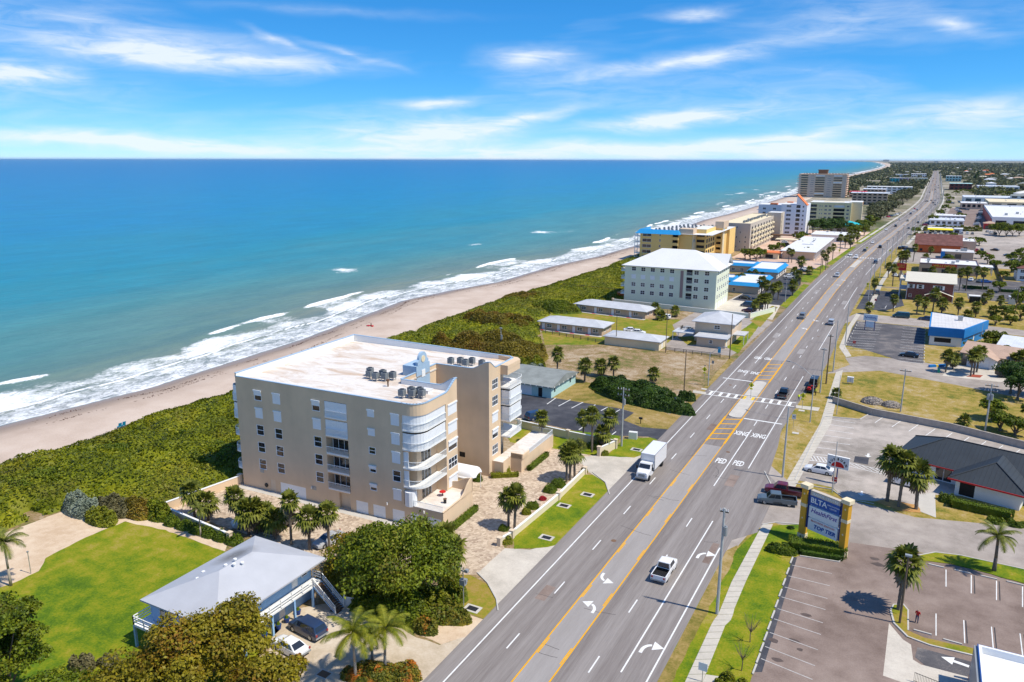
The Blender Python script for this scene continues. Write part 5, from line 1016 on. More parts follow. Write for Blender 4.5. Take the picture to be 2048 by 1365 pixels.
for k, f in enumerate(fl):
    if k < 4: bal(outer, pin, f, k < 2)
    if k in (2, 3): MB().box(31.12, .15, f - .28, 31.9, .3, f + 2.1).obj('shutter', 'shutter', cd)
    bal([(34.3, 24.7), (36.0, 24.7), (36.0, 29.2), (35.5, 30.2), (34.6, 30.6), (30, 30.6)], [(30, 29.0), (32.6, 29.0), (32.6, 24.7)], f, k in (1, 2)) if k < 4 else None
    bal([(17.5, -.12), (21.5, -.12)], [(21.5, .0), (17.5, .0)], f, k in (0, 1))
    bal([(-.02, 9.0), (-.9, 8.4), (-1.6, 7), (-1.6, .9), (-.9, .1), (-.02, -.02)], [], f, k < 2); bal([(-.02, 20), (-1.5, 19.4), (-1.6, 13), (-.02, 11)], [], f, False)
for k, f in enumerate(fl):
    if k: MB().box(17.5, 1.3, f - .28, 21.5, 1.4, f + 2.1).obj('back_wall', 'tan_wall', cd)
    put('window', win_mesh('slider', 3.2, 2.1)[0], cd, (17.7, 1.2, f - .26)); put('pane', win_mesh('slider', 3.2, 2.1)[1], cd, (17.7, 1.2, f - .26))
# roof overhang corner above the far stack
MB().prism([(30, 29.0), (32.6, 29.0), (32.6, 24.6), (34.3, 24.6), (35.6, 24.6), (35.6, 29.4), (34.6, 30.4), (30, 30.4)], rows[0] + .05, ZR + .02, bottom=True).obj('fascia', 'beige', cd)
MB().prism([(34.1, 24.55), (35.65, 24.55), (35.65, 29.4), (34.65, 30.45), (30, 30.45), (30, 30.3), (34.1, 29.5)], ZR + .02, ZP).obj('parapet', 'beige', cd)
# near terrace podium with garages beneath
pd = MB(); wall(pd, (31.1, 0), (37.6, 0), 0, 3.05, [(32.1 - 31.1, .02, 2.2, 1.92, 'garage'), (35.05 - 31.1, .02, 2.2, 1.92, 'garage')], cd); wall(pd, (37.6, 0), (37.6, 8.6), 0, 3.05, (), cd); wall(pd, (37.6, 8.6), (34.2, 8.6), 0, 3.05, (), cd); pd.obj('terrace_wall', 'beige', cd)
MB().box(31.15, .1, 2.75, 37.5, 8.5, 2.9).obj('terrace_floor', 'roof_membrane', cd); rail(MB(), [(31.2, .1), (37.5, .1)], 2.9, 1., .16).obj('railing', 'rail_white', cd)
cv_ = [(37.6, 0.0), (37.6, 5.2), (37.6, 6.2), (37.6, 7.2), (37.6, 8.0), (37.6, 8.6), (36.4, 8.6), (35.2, 8.6), (34.2, 8.6)]; cz = [3.1, 3.15, 3.6, 4.6, 5.0, 5.05, 4.8, 4.1, 3.9]; q = MB()
for i in range(len(cv_) - 1):
    (ax, ay), (bx, by) = cv_[i], cv_[i + 1]; L = math.hypot(bx - ax, by - ay); nx, ny = -(by - ay) / L * .22, (bx - ax) / L * .22
    q.add([(ax, ay, 2.9), (bx, by, 2.9), (bx, by, cz[i + 1]), (ax, ay, cz[i]), (ax + nx, ay + ny, 2.9), (bx + nx, by + ny, 2.9), (bx + nx, by + ny, cz[i + 1]), (ax + nx, ay + ny, cz[i])], [(0, 1, 2, 3), (5, 4, 7, 6), (3, 2, 6, 7), (0, 3, 7, 4), (1, 5, 6, 2)])
q.obj('terrace_parapet', 'beige', cd)
MB().cyl((31.9, .6, 2.9), (31.9, .6, 5.1), .9, n=12).obj('terrace_shutter', 'shutter', cd)
# far terrace podium
pd = MB(); wall(pd, (34.3, 21.4), (36.4, 21.4), 0, 2.5, [(.5, .3, 1.1, 1.9, 'beige_trim')], cd); wall(pd, (36.4, 21.4), (36.4, 24.2), 0, 2.7, (), cd); wall(pd, (36.4, 24.2), (38.4, 24.2), 0, 3.2, (), cd); wall(pd, (38.4, 24.2), (38.6, 37.5), 0, 2.5, (), cd); wall(pd, (38.6, 37.5), (34.3, 37.5), 0, 2.5, (), cd); wall(pd, (34.3, 37.5), (34.3, 30), 0, 2.5, (), cd); pd.obj('terrace_wall', 'beige', cd)
MB().prism([(34.3, 21.45), (36.35, 21.45), (36.35, 24.25), (38.35, 24.25), (38.5, 37.4), (34.3, 37.4)], 2.2, 2.4).obj('terrace_floor', 'roof_membrane', cd); rail(MB(), [(38.5, 27), (38.5, 37.4), (34.4, 37.4)], 2.45, .95, .16).obj('railing', 'rail_white', cd); MB().box(36.4, 24.2, 2.4, 38.6, 24.4, 3.3).box(38.35, 24.4, 2.4, 38.6, 27, 3.1).obj('terrace_parapet', 'beige', cd)
# entrance: arched white canopy on thin posts, blue cartouche with script
cn = MB(); nseg = 8; x0, x1, yc = 26.5, 35.5, 14.6; pts = []
for x in np.linspace(x0, x1 - .9, 7): pts.append([(x, yc + 1.7 * math.cos(math.pi * i / nseg), 2.7 + 1.25 * math.sin(math.pi * i / nseg)) for i in range(nseg + 1)])
for t_ in (.35, .7, .93): pts.append([(x1 - .9 + .95 * t_, yc + 1.7 * math.sqrt(1 - t_ * t_ * .8) * math.cos(math.pi * i / nseg), 2.7 + 1.25 * math.sqrt(1 - t_ * t_) * math.sin(math.pi * i / nseg)) for i in range(nseg + 1)])
loft(cn, pts, 0, False); cn.box(x0, yc - 1.72, 2.35, x1 - .8, yc - 1.68, 2.75).box(x0, yc + 1.68, 2.35, x1 - .8, yc + 1.72, 2.75); cn.obj('entrance_canopy', 'canvas', cd, smooth=True)
for x, y in ((35, 13.2), (35, 16), (32, 13.0), (32, 16.2)): MB().cyl((x, y, 0), (x, y, 2.75), .05, n=6).obj('canopy_post', 'white_metal', cd)
ar = MB(); pl = [(12.7, 3.2), (16.5, 3.2), (16.5, 5.6), (15.8, 5.7)] + [(14.6 + 1.1 * math.cos(math.radians(a)), 5.8 + 1.0 * math.sin(math.radians(a))) for a in range(0, 181, 20)] + [(13.4, 5.7), (12.7, 5.6)]
ar.add([(26.6, y, z) for y, z in pl] + [(26.2, y, z) for y, z in pl], [tuple(range(len(pl))), tuple(range(2 * len(pl) - 1, len(pl) - 1, -1))] + [(i, len(pl) + i, len(pl) + (i + 1) % len(pl), (i + 1) % len(pl)) for i in range(len(pl))]); ar.obj('cartouche', 'sky_blue_wall', cd); MB().cyl((26.58, 14.6, 5.9), (26.68, 14.6, 5.9), .4, n=12).obj('medallion', 'cream', cd)
sq = MB(); pp = [(26.63, 13.1 + 3 * k / 40, 4.3 + .35 * math.sin(k * 1.1) * (.6 + .4 * math.sin(k * .37)) + .02 * k) for k in range(41)]; sq.path(pp, [.045] * 41, 4); sq.obj('script_lettering', 'navy', cd)
for x, z in ((14.2, 2.35), (28.2, 2.6), (34.5, 2.6)): MB().cyl((x, -.16, z - .18), (x, -.16, z + .18), .11, n=8).box(x - .05, -.12, z - .05, x + .05, 0, z + .05).obj('wall_lamp', 'white', cd)
MB().box(3.8, -.03, 2.9, 4.6, 0, 3.5).box(14.2, -.03, 2.0, 15, 0, 2.6).obj('vent_grille', 'grey_metal', cd)
# hose reel
MB().cyl((4.9, -.12, .9), (4.9, -.02, .9), .35, n=12).obj('hose_reel', 'black', cd)
# rooftop condensers on their stands
acm = None
def condenser(x, y, label, grp, s=1., rz=0.):
    T = thing('condenser_unit', label, 'air conditioner', cw(x, y, ZR), CA + rz, grp)
    k = .43 * s
    for sx in (-1, 1):
        for sy in (-1, 1): MB().box(sx * k * .8 - .04, sy * k * .8 - .04, -.02, sx * k * .8 + .04, sy * k * .8 + .04, .42).obj('leg', 'steel', T)
    b = MB().box(-k, -k, .4, k, k, 1.35)
    for j in range(6):
        z = .5 + .14 * j
        b.box(-k - .02, -k - .02, z, k + .02, -k, z + .06).box(k, -k, z, k + .02, k, z + .06)
    b.obj('cabinet', 'ac', T); MB().cyl((0, 0, 1.35), (0, 0, 1.4), k * .85, n=14).obj('fan_grille', 'black', T); return T
for x, y in ((28.6, 4.0), (30.0, 4.6), (29.2, 5.5), (30.4, 5.9), (31.2, 5.2)): condenser(x, y, 'grey condenser unit in the cluster above the curved corner balconies', 'rooftop condensers near corner')
for x, y in ((18.3, 10.2), (19.9, 9.6), (21.2, 10.2), (20.0, 11.4), (17.4, 11.6), (22, 11.2)): condenser(x, y, 'grey condenser unit in the cluster at the middle of the beige roof', 'rooftop condensers mid roof')
for x, y in ((25.8, 22.8), (27.2, 23.6), (28.6, 22.9), (29, 24.4), (31.2, 23.8)): condenser(x, y, 'grey condenser unit in the cluster behind the blue stair tower', 'rooftop condensers far wing')
T = thing('roof_vent', 'small brown vent stack standing in a rust stain on the beige roof', 'roof vent', cw(23.4, 7.9, ZR)); MB().cyl((0, 0, -.02), (0, 0, .9), .12, n=8).obj('pipe', 'brown', T); MB().cyl((0, 0, .85), (0, 0, 1.15), .25, n=8).obj('cowl', 'brown', T)
T = thing('roof_hatch', 'white raised hatch on the beige roof beside the near parapet', 'roof hatch', cw(29.6, 8.1, ZR), CA); MB().box(-1.3, -.7, -.02, 1.3, .7, .35).obj('kerb_frame', 'white', T); MB().box(-1.35, -.75, .35, 1.35, .75, .45).obj('lid', 'roof_white', T)
# terrace furniture
for x, y, l in ((34.4, 5.2, 'dark round patio table on the near terrace of the beige building'), (36.0, 3.2, 'small dark planter on the near terrace of the beige building')):
    T = thing('patio_table' if 'table' in l else 'planter', l, 'table' if 'table' in l else 'planter', cw(x, y, 2.9)); MB().cyl((0, 0, -.02), (0, 0, .65), .08 if 'table' in l else .22, n=8).obj('stem', 'black', T); MB().cyl((0, 0, .62), (0, 0, .7), .5 if 'table' in l else .28, n=12).obj('top', 'red' if 'table' in l else 'brown', T)
# ------------------------------------------------------------------ garden walls of the condominium
def gwall(name, label, pts, h, matn, t=.25, cap='white', posts=True, par_=None, post=3):
    T = thing(name, label, 'wall', (*pts[0], 0)); ox, oy = pts[0]; mb = MB(); cp = MB()
    for i in range(len(pts) - 1):
        a, b = Vector(pts[i]) - Vector(pts[0]), Vector(pts[i + 1]) - Vector(pts[0]); d = (b - a).normalized(); q = Vector((-d.y, d.x)) * t / 2
        mb.prism([tuple(a - q), tuple(b - q), tuple(b + q), tuple(a + q)], 0, h); q = q * 1.35; e = d * .03; cp.prism([tuple(a - q - e), tuple(b - q + e), tuple(b + q + e), tuple(a + q - e)], h, h + .1 + .004 * (i % 2))
    mb.obj('wall', matn, T); cp.obj('coping', cap, T)
    if posts:
        for p in (pts if posts is True else posts): x, y = p[0] - ox, p[1] - oy; MB().box(x - .28, y - .28, 0, x + .28, y + .28, h + .2).box(x - .36, y - .36, h + .2, x + .36, y + .36, h + .34).obj('pier', 'beige_trim', T)
    return T
gwall('garden_wall', 'tan wall with white coping around the paved court beside the dunes', [(-93.6, 81.3), (-95.8, 68.0), (-79.5, 66.4)], 1.3, 'beige')
gwall('garden_wall', 'tan wall with piers along the dark asphalt lot beside the side lawn', [(-66, 126.5), (-55, 125.4), (-45.3, 125.0), (-46.6, 120.2)], 1.5, 'cream')
gwall('garden_wall', 'low cream wall between the paved court and the verge under twin palms', [(-46.4, 83.3), (-45.9, 86), (-45.4, 100.4), (-45.7, 111.6)], .95, 'cream')
gwall('garden_wall', 'pale green wall in front of the pale green condominium', [(-98, 262), (-48, 258), (-42.5, 274)], 1.5, 'pale_green')
gwall('site_wall', 'grey concrete block wall between the dry lot and the striped car park', [P(1665, 806), P(1745, 831), P(1900, 861), P(2048, 898), P(2200, 935)], 1.35, 'stone', cap='stone', posts=False)
# small hedges and planting at the condominium
def hedge(label, a, b, w_, h, leaf='leaf_hedge', n=None, group=None):
    a, b = Vector(a), Vector(b); L = (b - a).length; c = (a + b) / 2
    return bush(label, tuple(c), L / 2, w_ / 2, h, leaf, n or int(260 * L * (w_ + 2 * h) / 3), .1, 'hedge', 'hedge', group, math.atan2(b.y - a.y, b.x - a.x), box=True)
hedge('clipped low hedge in the planter below the near terrace of the beige building', cw(38.3, 1.5)[:2], cw(38.3, 8.3)[:2], .8, .8); hedge('clipped low hedge along the far terrace of the beige building', cw(39.2, 25.5)[:2], cw(39.3, 33)[:2], .8, .7)
hedge('yellow-green hedge at the foot of the far wing of the beige building', cw(34.8, 20.2)[:2], cw(38.5, 22.6)[:2], .9, .7, 'leaf_coco')
for lab, px, r, h, lf in (('round dark shrub at the gap in the low cream wall', (1007, 1060), .8, .9, 'leaf_hedge'), ('round yellow shrub outside the end of the low cream wall', (1012, 1086), .9, 1., 'leaf_coco'), ('round clipped shrub beside the twin palms and cream wall', (1064, 1016), 1., 1.1, 'leaf_hedge'), ('olive clipped shrub between the twin palms and red flowers', (1052, 1028), .7, .9, 'leaf_coco'), ('dark shrub against the cream wall near the palm trio', (1100, 983), 1.2, 1.2, 'leaf_hedge'), ('taller dark shrub under the palm trio at the drive', (1115, 972), 1.3, 1.3, 'leaf_hedge'), ('red flowering plant against the low cream wall', (1085, 1000), .6, .6, 'leaf_red'), ('yellow shrub at the end pier of the tan wall', (1207, 910), .9, .9, 'leaf_coco'), ('yellow-green bushy shrub at the recessed entrance corner', (1008, 945), 1., 1.6, 'leaf_coco'), ('yellow shrub by the lamp pier of the cream wall', (1168, 945), .6, .9, 'leaf_coco'), ('leafy shrub beside the white entrance canopy', (955, 962), .8, 1., 'leaf_hedge'), ('dark undergrowth beneath the palms at the tan wall', (1190, 895), 1.6, 1.7, 'leaf_hedge'), ('pale leafy shrub under the palms beside the side lawn', (1160, 895), 1.5, 1.4, 'leaf_palm')):
    bush(lab, P(*px), r, r, h, lf, 420, .1)
T = thing('fire_hydrant', 'small yellow hydrant at the end pier of the cream wall', 'hydrant', (*P(1118, 997), 0)); MB().cyl((0, 0, 0), (0, 0, .6), .14, n=8).cyl((0, 0, .6), (0, 0, .78), .16, .05, 8).obj('barrel', 'gold', T); MB().cyl((-.25, 0, .45), (.25, 0, .45), .07, n=6).obj('outlet', 'gold', T)
# drains in the verge
for px, lab in (((1175, 990), 'sunken concrete drain basin in the verge beside the paved drive'), ((945, 1218), 'square drain grate with concrete collar on the grass island'), ((1093, 1076), 'rusty drain with stone rim at the near end of the verge'), ((1128, 1012), 'small concrete utility lid on the green verge'), ((1273, 900), 'dark drain grate on the grass by the truck')):
    T = thing('storm_drain', lab, 'drain', (*P(*px), 0)); MB().box(-1., -.7, 0, 1., .7, .05).obj('collar', 'concrete', T); MB().box(-.65, -.42, .05, .65, .42, .058).obj('grate', 'black', T)

# ------------------------------------------------------------------ blue beach house
hx, hy = -69.0, 46.6; hs_ = thing('beach_house', 'two-storey light blue beach house with grey hip roof and outside stair', 'house', (hx, hy, 0))
mb = MB(); w_, d_, = 9.0, 14.8
wall(mb, (0, 0), (w_, 0), 2.75, 5.4, [(1.2, 2.9, 2.2, 2.1, 'slider'), (5.5, 3.6, 1.6, 1.3, 'win2')], hs_); wall(mb, (w_, 0), (w_, d_), 2.75, 5.4, [(2, 3.7, 1.5, 1.2, 'win2'), (5.8, 3.7, 1.4, 1.2, 'win2'), (11.6, 2.85, 1., 2.1, 'door'), (13.2, 3.5, 1., 1.4, 'win')], hs_)
wall(mb, (w_, d_), (0, d_), 0, 5.4, [(2, 3.6, 1.4, 1.3, 'win2'), (6, 3.6, 1.4, 1.3, 'win2')], hs_); wall(mb, (0, d_), (0, 0), 2.75, 5.4, [(2, 3.4, 2, 1.5, 'pic'), (7, 3.4, 2, 1.5, 'pic'), (11.5, 3.4, 1.4, 1.4, 'win2')], hs_)
wall(mb, (1.5, 3), (w_ - .15, 3), 0, 2.75, [(1, .1, 1, 2.05, 'door')], hs_); wall(mb, (w_ - .15, 3), (w_ - .15, d_), 0, 2.75, [(2, .05, 2.4, 2.1, 'garage'), (6.5, .1, 1., 2.05, 'door'), (9, 1., 1.2, 1.1, 'win2')], hs_); wall(mb, (1.5, d_), (1.5, 3), 0, 2.75, (), hs_)
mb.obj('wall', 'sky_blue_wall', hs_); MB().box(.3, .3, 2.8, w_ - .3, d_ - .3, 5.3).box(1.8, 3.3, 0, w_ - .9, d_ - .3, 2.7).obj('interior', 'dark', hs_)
hip(MB(), 0, 0, w_ + 1.1, d_, 5.45, 2.1, .75).obj('roof', 'roof_house', hs_)
dk = MB().box(-1.3, -1.5, 2.5, w_, 0, 2.72).box(w_ + .02, -.0, 2.5, w_ + 1.5, d_ + .2, 2.72).box(-1.3, 0, 2.5, -.02, 3, 2.72); dk.obj('deck', 'white', hs_)
def boardrail(pts, z, par_):
    mb = MB()
    for i in range(len(pts) - 1):
        a, b = Vector(pts[i]), Vector(pts[i + 1]); n = max(1, int((b - a).length / 1.6))
        for k in (.35, .65, .98): mb.cyl((a.x, a.y, a.z + k), (b.x, b.y, b.z + k), .06, n=4)
        for k in range(n + 1): p = a.lerp(b, k / n); mb.box(p.x - .05, p.y - .05, p.z - .1, p.x + .05, p.y + .05, p.z + 1.05)
    mb.obj('railing', 'white', par_)
boardrail([(-1.25, 3, 2.72), (-1.25, -1.45, 2.72), (w_, -1.45, 2.72)], 2.72, hs_); boardrail([(w_ + 1.45, .0, 2.72), (w_ + 1.45, d_ - 1.4, 2.72)], 2.72, hs_)
for x, y in ((-1.2, -1.4), (2., -1.4), (5.5, -1.4), (w_, -1.4), (w_ + 1.4, 3), (w_ + 1.4, 7), (w_ + 1.4, 10.4), (w_ + 1.4, 13.4), (-1.2, 2.9)): MB().box(x - .12, y - .12, 0, x + .12, y + .12, 2.55).obj('post', 'sky_blue_wall', hs_)
st = MB(); sx0, sx1 = w_ + 1.5, w_ + 4.7
for k in range(14): x = sx0 + (sx1 - sx0) * k / 14; z = 2.72 * (1 - (k + 1) / 15); st.box(x, d_ - 1.3, z - .05, x + .3, d_ + .1, z)
st.obj('stair_tread', 'brown', hs_); boardrail([(sx0, d_ - 1.35, 2.72), (sx1, d_ - 1.35, .05)], 0, hs_); boardrail([(sx0 - 1.4, d_ + .2, 2.72), (sx0, d_ + .15, 2.72), (sx1, d_ + .15, .05)], 0, hs_)
for y in (d_ - 1.3, d_ + .1): MB().add([(sx0, y - .04, 2.5), (sx1, y - .04, -.02), (sx1, y - .04, .12), (sx0, y - .04, 2.72), (sx0, y + .04, 2.5), (sx1, y + .04, -.02), (sx1, y + .04, .12), (sx0, y + .04, 2.72)], [(0, 1, 2, 3), (5, 4, 7, 6), (3, 2, 6, 7), (0, 4, 5, 1)]).obj('stringer', 'sky_blue_wall', hs_)
for x, y, z in ((4.6, 6.3, 7.05), (5.6, 6.6, 7.3), (4.9, 7.4, 7.3), (5.9, 7.5, 7.1), (3.2, 3.6, 6.4), (2.2, 5.2, 6.1)): MB().cyl((x, y, z - .3), (x, y, z + .35), .09, n=6).cyl((x, y, z + .35), (x, y, z + .5), .2, n=8).obj('roof_vent', 'white', hs_)
for k, (x, y) in enumerate(((9.9, 6.2), (10.0, 8.2), (9.9, 9.6), (9.9, 11.4))): T = thing('plant_pot', 'blue glazed plant pot standing under the house walkway', 'plant pot', (hx + x, hy + y, 0), 0, 'pots under the walkway'); MB().cyl((0, 0, 0), (0, 0, .6), .24, .36, 10).obj('pot', 'navy', T); MB().cyl((0, 0, .52), (0, 0, .9), .3, .12, 6).obj('plant', 'leaf_hedge', T)
T = thing('picket_fence', 'short white vinyl fence beside the stair of the blue house', 'fence', (*P(689, 1212), 0), math.radians(14))
for k in range(22): MB().box(.17 * k, -.02, .08, .17 * k + .15, .02, 1.25).obj('picket', 'white', T)
for k in range(3): MB().box(1.87 * k - .08, -.08, 0, 1.87 * k + .08, .08, 1.45).obj('post', 'white', T)
for px, lab in (((672, 1222), 'dark square drain in the drive beside the white fence'), ((648, 1349), 'dark drain grate in the pale drive near the coconut palms')):
    T = thing('storm_drain', lab, 'drain', (*P(*px), 0)); MB().box(-.75, -.6, .0, .75, .6, .03).obj('frame', 'concrete', T); MB().box(-.6, -.45, .03, .6, .45, .036).obj('grate', 'brown', T)
# teal garage next door with dark lot
T = block('garage_building', 'low pale teal building with grey shingle roof beside the dark lot', (-82.5, 146.6), 14, 13.5, 2.7, 'teal_wall', F=[(3.6, .05, 5.6, 2.1, 'garage'), (10.8, .05, 1, 2.1, 'dark')], R=[(1.5, 1., .7, 1.3, 'dark'), (10, 1., .7, 1.3, 'dark')], roof='gable', gable='x', rm='roof_shingle_grey', rh=1.6, ov=.6)
for k in range(8): MB().box(3.2 + 1.45 * k, -.62, 2.45, 3.5 + 1.45 * k, -.5, 2.7).obj('rafter_tail', 'white', T)
for k in range(6): MB().box(14.5, .3 + 2.4 * k, 2.4, 14.62, .6 + 2.4 * k, 2.75).obj('rafter_tail', 'white', T)
# motel rows
def motel(label, loc, w_, d_, n, rz=0.):
    F_ = []; u = w_ / n
    for k in range(n): F_ += [(u * k + .6, .05, .95, 2.0, 'door'), (u * k + 2.2, .8, 1.7, 1.1, 'win2')]
    T = block('motel_row', label, loc, w_, d_, 2.6, 'motel_wall', F=F_, R=[(2, .8, 1.2, 1.1, 'win'), (4.6, .8, 1.2, 1.1, 'win')], Lw=[(2, .8, 1.2, 1.1, 'win')], roof='hip', rm='roof_motel', rh=1.35, rz=rz, ov=.8)
    MB().box(-.4, -1.9, 0, w_ + .4, -.3, .08).obj('walk', 'concrete', T)
    for k in range(n): MB().box(u * k + .4, -1.6, .08, u * k + 1.7, -.9, .1).obj('door_mat', 'red', T)
    for k in range(1, n): MB().box(u * k - .1, -.02, 0, u * k + .1, .0, 2.6).obj('pier', 'tan_wall', T)
    return T
motel('long tan motel row with grey hip roof beside the black rail fence', (-102, 209.5), 20.5, 8, 4); motel('long tan motel row with grey roof before the pale green condominium', (-104, 242), 26, 8.5, 4, -.09)
block('storage_shed', 'blank cream shed with grey roof at the edge of the dry vacant lot', (-76.8, 199.8), 16, 7.5, 2.6, 'cream', R=[(2.5, .1, 1, 2, 'door')], roof='hip', rm='roof_motel', rh=1.1, ov=.5)
T = block('motel_office', 'two-storey tan motel office with grey hip roof and low annex', (-55.5, 217), 10.6, 13, 6.0, 'tan_wall', F=[(5.5, 4, 1.7, 1.2, 'win2')], R=[(2, 4, 1.3, 1.2, 'win'), (7, 4, 1.3, 1.2, 'win'), (4, 1, 1.5, 1.3, 'win2')], roof='hip', rm='roof_motel', rh=2.0, ov=.9)
b2 = MB(); wall(b2, (2.2, -6), (10.2, -6), 0, 2.7, [(3.5, 1, 1, 1.1, 'win')], T); wall(b2, (10.2, -6), (10.2, 0), 0, 2.7, [(1.5, .05, 1, 2, 'door')], T); wall(b2, (2.2, 0), (2.2, -6), 0, 2.7, (), T); b2.obj('annex_wall', 'tan_wall', T); MB().box(1.5, -6.8, 2.7, 10.9, -.02, 2.95).box(10.62, 1, 2.6, 14, 7, 2.8).obj('annex_roof', 'roof_motel', T)
for x, y in ((13.8, 1.2), (13.8, 6.8)): MB().box(x - .08, y - .08, 0, x + .08, y + .08, 2.6).obj('carport_post', 'white', T)
MB().box(-6, -2.5, 2.4, -.02, 3.5, 2.6).obj('carport_roof', 'roof_motel', T); rail(MB(), [(-4.5, 3.4), (-4.5, 1), (-.2, 1)], 2.6, 1., .3, th=.06).obj('railing', 'fence_wood', T)
for x, y in ((-5.8, -2.3), (-5.8, 3.3)): MB().box(x - .08, y - .08, 0, x + .08, y + .08, 2.4).obj('carport_post', 'white', T)
def railfence(label, a, b, name='rail_fence', m='fence_wood', n=None, h=1.1):
    a, b = Vector(a), Vector(b); L = (b - a).length; T = thing(name, label, 'fence', (*a, 0), math.atan2(b.y - a.y, b.x - a.x)); n = n or int(L / 2.4)
    pm_ = MB().box(-.07, -.07, 0, .07, .07, h).mesh('post', [m])
    for k in range(n + 1): put('post', pm_, T, (L * k / n, 0, 0))
    for z in (.3, .62, .95): MB().box(0, -.03, z, L, .03, z + .13).obj('rail', m, T)
    return T
railfence('black rail fence between the motel row and the dry lot', P(1078, 664), P(1206, 688)); railfence('dark rail fence along the motel drive by the dry lot', P(1332, 702), P(1440, 716))

# ------------------------------------------------------------------ pale green condominium with white hip roof
rw4 = [2.5 + 2.85 * k for k in range(4)]; zw = [11.9, 9.05, 6.2, 3.35]
F_ = [(2.6 + 3.55 * i, z, 1.65, 1.5, 'shut' if j == 1 else 'win2') for i in range(5) for j, z in enumerate(zw)] + [(25.6 + 3.7 * i, z, 1.65, 1.5, 'win2') for i in range(2) for z in zw] + [(22.9, z - .3, 2.1, 2.1, None, 1.2) for z in zw]
R_ = [(2.2 + 3.3 * i, z, 1.4, 1.5, 'win') for i in range(6) for z in zw] + [(1.2 + 3.9 * i, .05, 3., 2.2, 'garage') for i in range(5)]
gc = block('condominium', 'pale green four-storey condominium with white hip roof', (-95.2, 266.2), 33.5, 21, 13.9, 'pale_green', F=F_, R=R_, Lw=[(3 + 5 * i, z, 3, 1.6, 'slider') for i in range(3) for z in zw], roof='hip', rm='roof_white', rh=5.6, rz=.015, ov=1.0, cat='apartment building')
for z in zw:
    B_ = MB().box(22.95, .0, z - .5, 24.9, .9, z - .32).obj('balcony', 'pale_green', gc); rail(MB(), [(22.95, .03), (24.9, .03)], z - .32, .95, .2).obj('railing', 'rail_white', B_); MB().box(22.9, 1.05, z - .3, 25, 1.15, z + 1.8).obj('back_wall', 'pale_green', gc)
    B_ = MB().box(-1.8, 1, z - .5, -.02, 9, z - .32).obj('balcony', 'white', gc); rail(MB(), [(-.1, 1), (-1.75, 1), (-1.75, 9)], z - .32, .95, .25).obj('railing', 'rail_white', B_)
MB().box(20.6, -.1, 3.2, 22.0, -.004, 13.2).box(20.75, -.14, 3.4, 21.85, -.1, 13.1, 1).obj('niche_panel', ['pale_green', 'mauve'], gc)
g_ = MB().add([(33.2, 12, 13.9), (33.2, 21.6, 13.9), (33.2, 16.8, 17.6)], [(0, 1, 2)]); g_.obj('gable', 'pale_green', gc); MB().add([(34.6, 11.2, 13.6), (34.6, 16.8, 18), (25, 16.8, 18), (34.6, 22.4, 13.6), (25, 14, 15.6), (25, 19.6, 15.6)], [(0, 1, 2, 4), (1, 3, 5, 2)]).obj('gable_roof', 'roof_white', gc)
# yellow stepped condominium with blue mansard
yc_ = thing('condominium', 'ochre stepped condominium with blue mansard roof and rooftop condensers', 'apartment building', (-133, 385, 0), .02)
def bx(x0, y0, x1, y1, h, F=(), R=(), wm='yellow_wall', z0=0., par=yc_, B=(), L_=()):
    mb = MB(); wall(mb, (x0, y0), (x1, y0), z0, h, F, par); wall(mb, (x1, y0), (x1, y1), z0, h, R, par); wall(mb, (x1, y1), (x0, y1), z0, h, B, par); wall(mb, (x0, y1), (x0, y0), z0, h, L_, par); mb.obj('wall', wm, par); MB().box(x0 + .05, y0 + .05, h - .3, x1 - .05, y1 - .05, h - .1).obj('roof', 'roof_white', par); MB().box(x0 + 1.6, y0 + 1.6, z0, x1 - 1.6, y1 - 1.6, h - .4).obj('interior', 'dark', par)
zf = [2.9 * k + .5 for k in range(5)]
bx(3, 0, 23, 22, 14.4, [(1.2, z + .6, 4.8, 1.7, 'pic') for z in zf] + [(10.2, z + 1., .8, 1.3, 'win') for z in zf] + [(17, z + .2, 3, 2, None, 1.5) for z in zf])
mn = MB(); q = [(0.5, -1.4), (24, -1.4), (24, 20), (0.5, 20)]; p_ = [(2.5, 1.2), (22.5, 1.2), (22.5, 20), (2.5, 20)]
for i in (0, 1, 3): a, b, c, e = q[i], q[(i + 1) % 4], p_[(i + 1) % 4], p_[i]; mn.quad((*a, 14.2), (*b, 14.2), (*c, 16.3), (*e, 16.3)); mn.quad((*e, 16.3), (*c, 16.3), (*c, 14.45), (*e, 14.45)); mn.quad((*b, 14.2), (*a, 14.2), (*e, 14.25), (*c, 14.25))
mn.obj('mansard', 'blue_mansard', yc_); MB().box(2.6, 1.3, 14.4, 40, 60, 14.5).obj('roof', 'roof_white', yc_)
for z in zf: B_ = MB().box(0, 0, z + .2, 3, 5, z + .4).obj('balcony', 'white', yc_); rail(MB(), [(3, 0.05), (.05, .05), (.05, 5)], z + .4, .95, .25).obj('railing', 'rail_white', B_); MB().box(20.02, -.02, z - .2, 23, .1, z + .75).obj('balcony_front', 'yellow_wall', yc_); MB().box(4.2, -.12, z - .25, 9, -.004, z + .6).obj('balcony_front', 'yellow_wall', yc_)
for x, y in ((.1, .1), (.1, 4.9)): MB().box(x - .12, y - .12, 0, x + .12, y + .12, 14.2).obj('column', 'white', yc_)
bx(23, 3, 29.5, 10, 16.6, [], [], 'yellow_wall'); bx(27.5, 10, 35, 34, 16.6, [(.3 + 2.4, z + .6, 4., 1.4, 'dark') for z in zf], [(1 + 5 * i, z + .3, 3, 1.9, 'dark') for i in range(4) for z in zf]); bx(34.9, 32, 38.5, 44, 18.8, [(.6, z + .7, 2.4, 1.3, None, .8) for z in zf + [15]], [], 'yellow_wall'); bx(35, 44, 40, 60, 14.5)
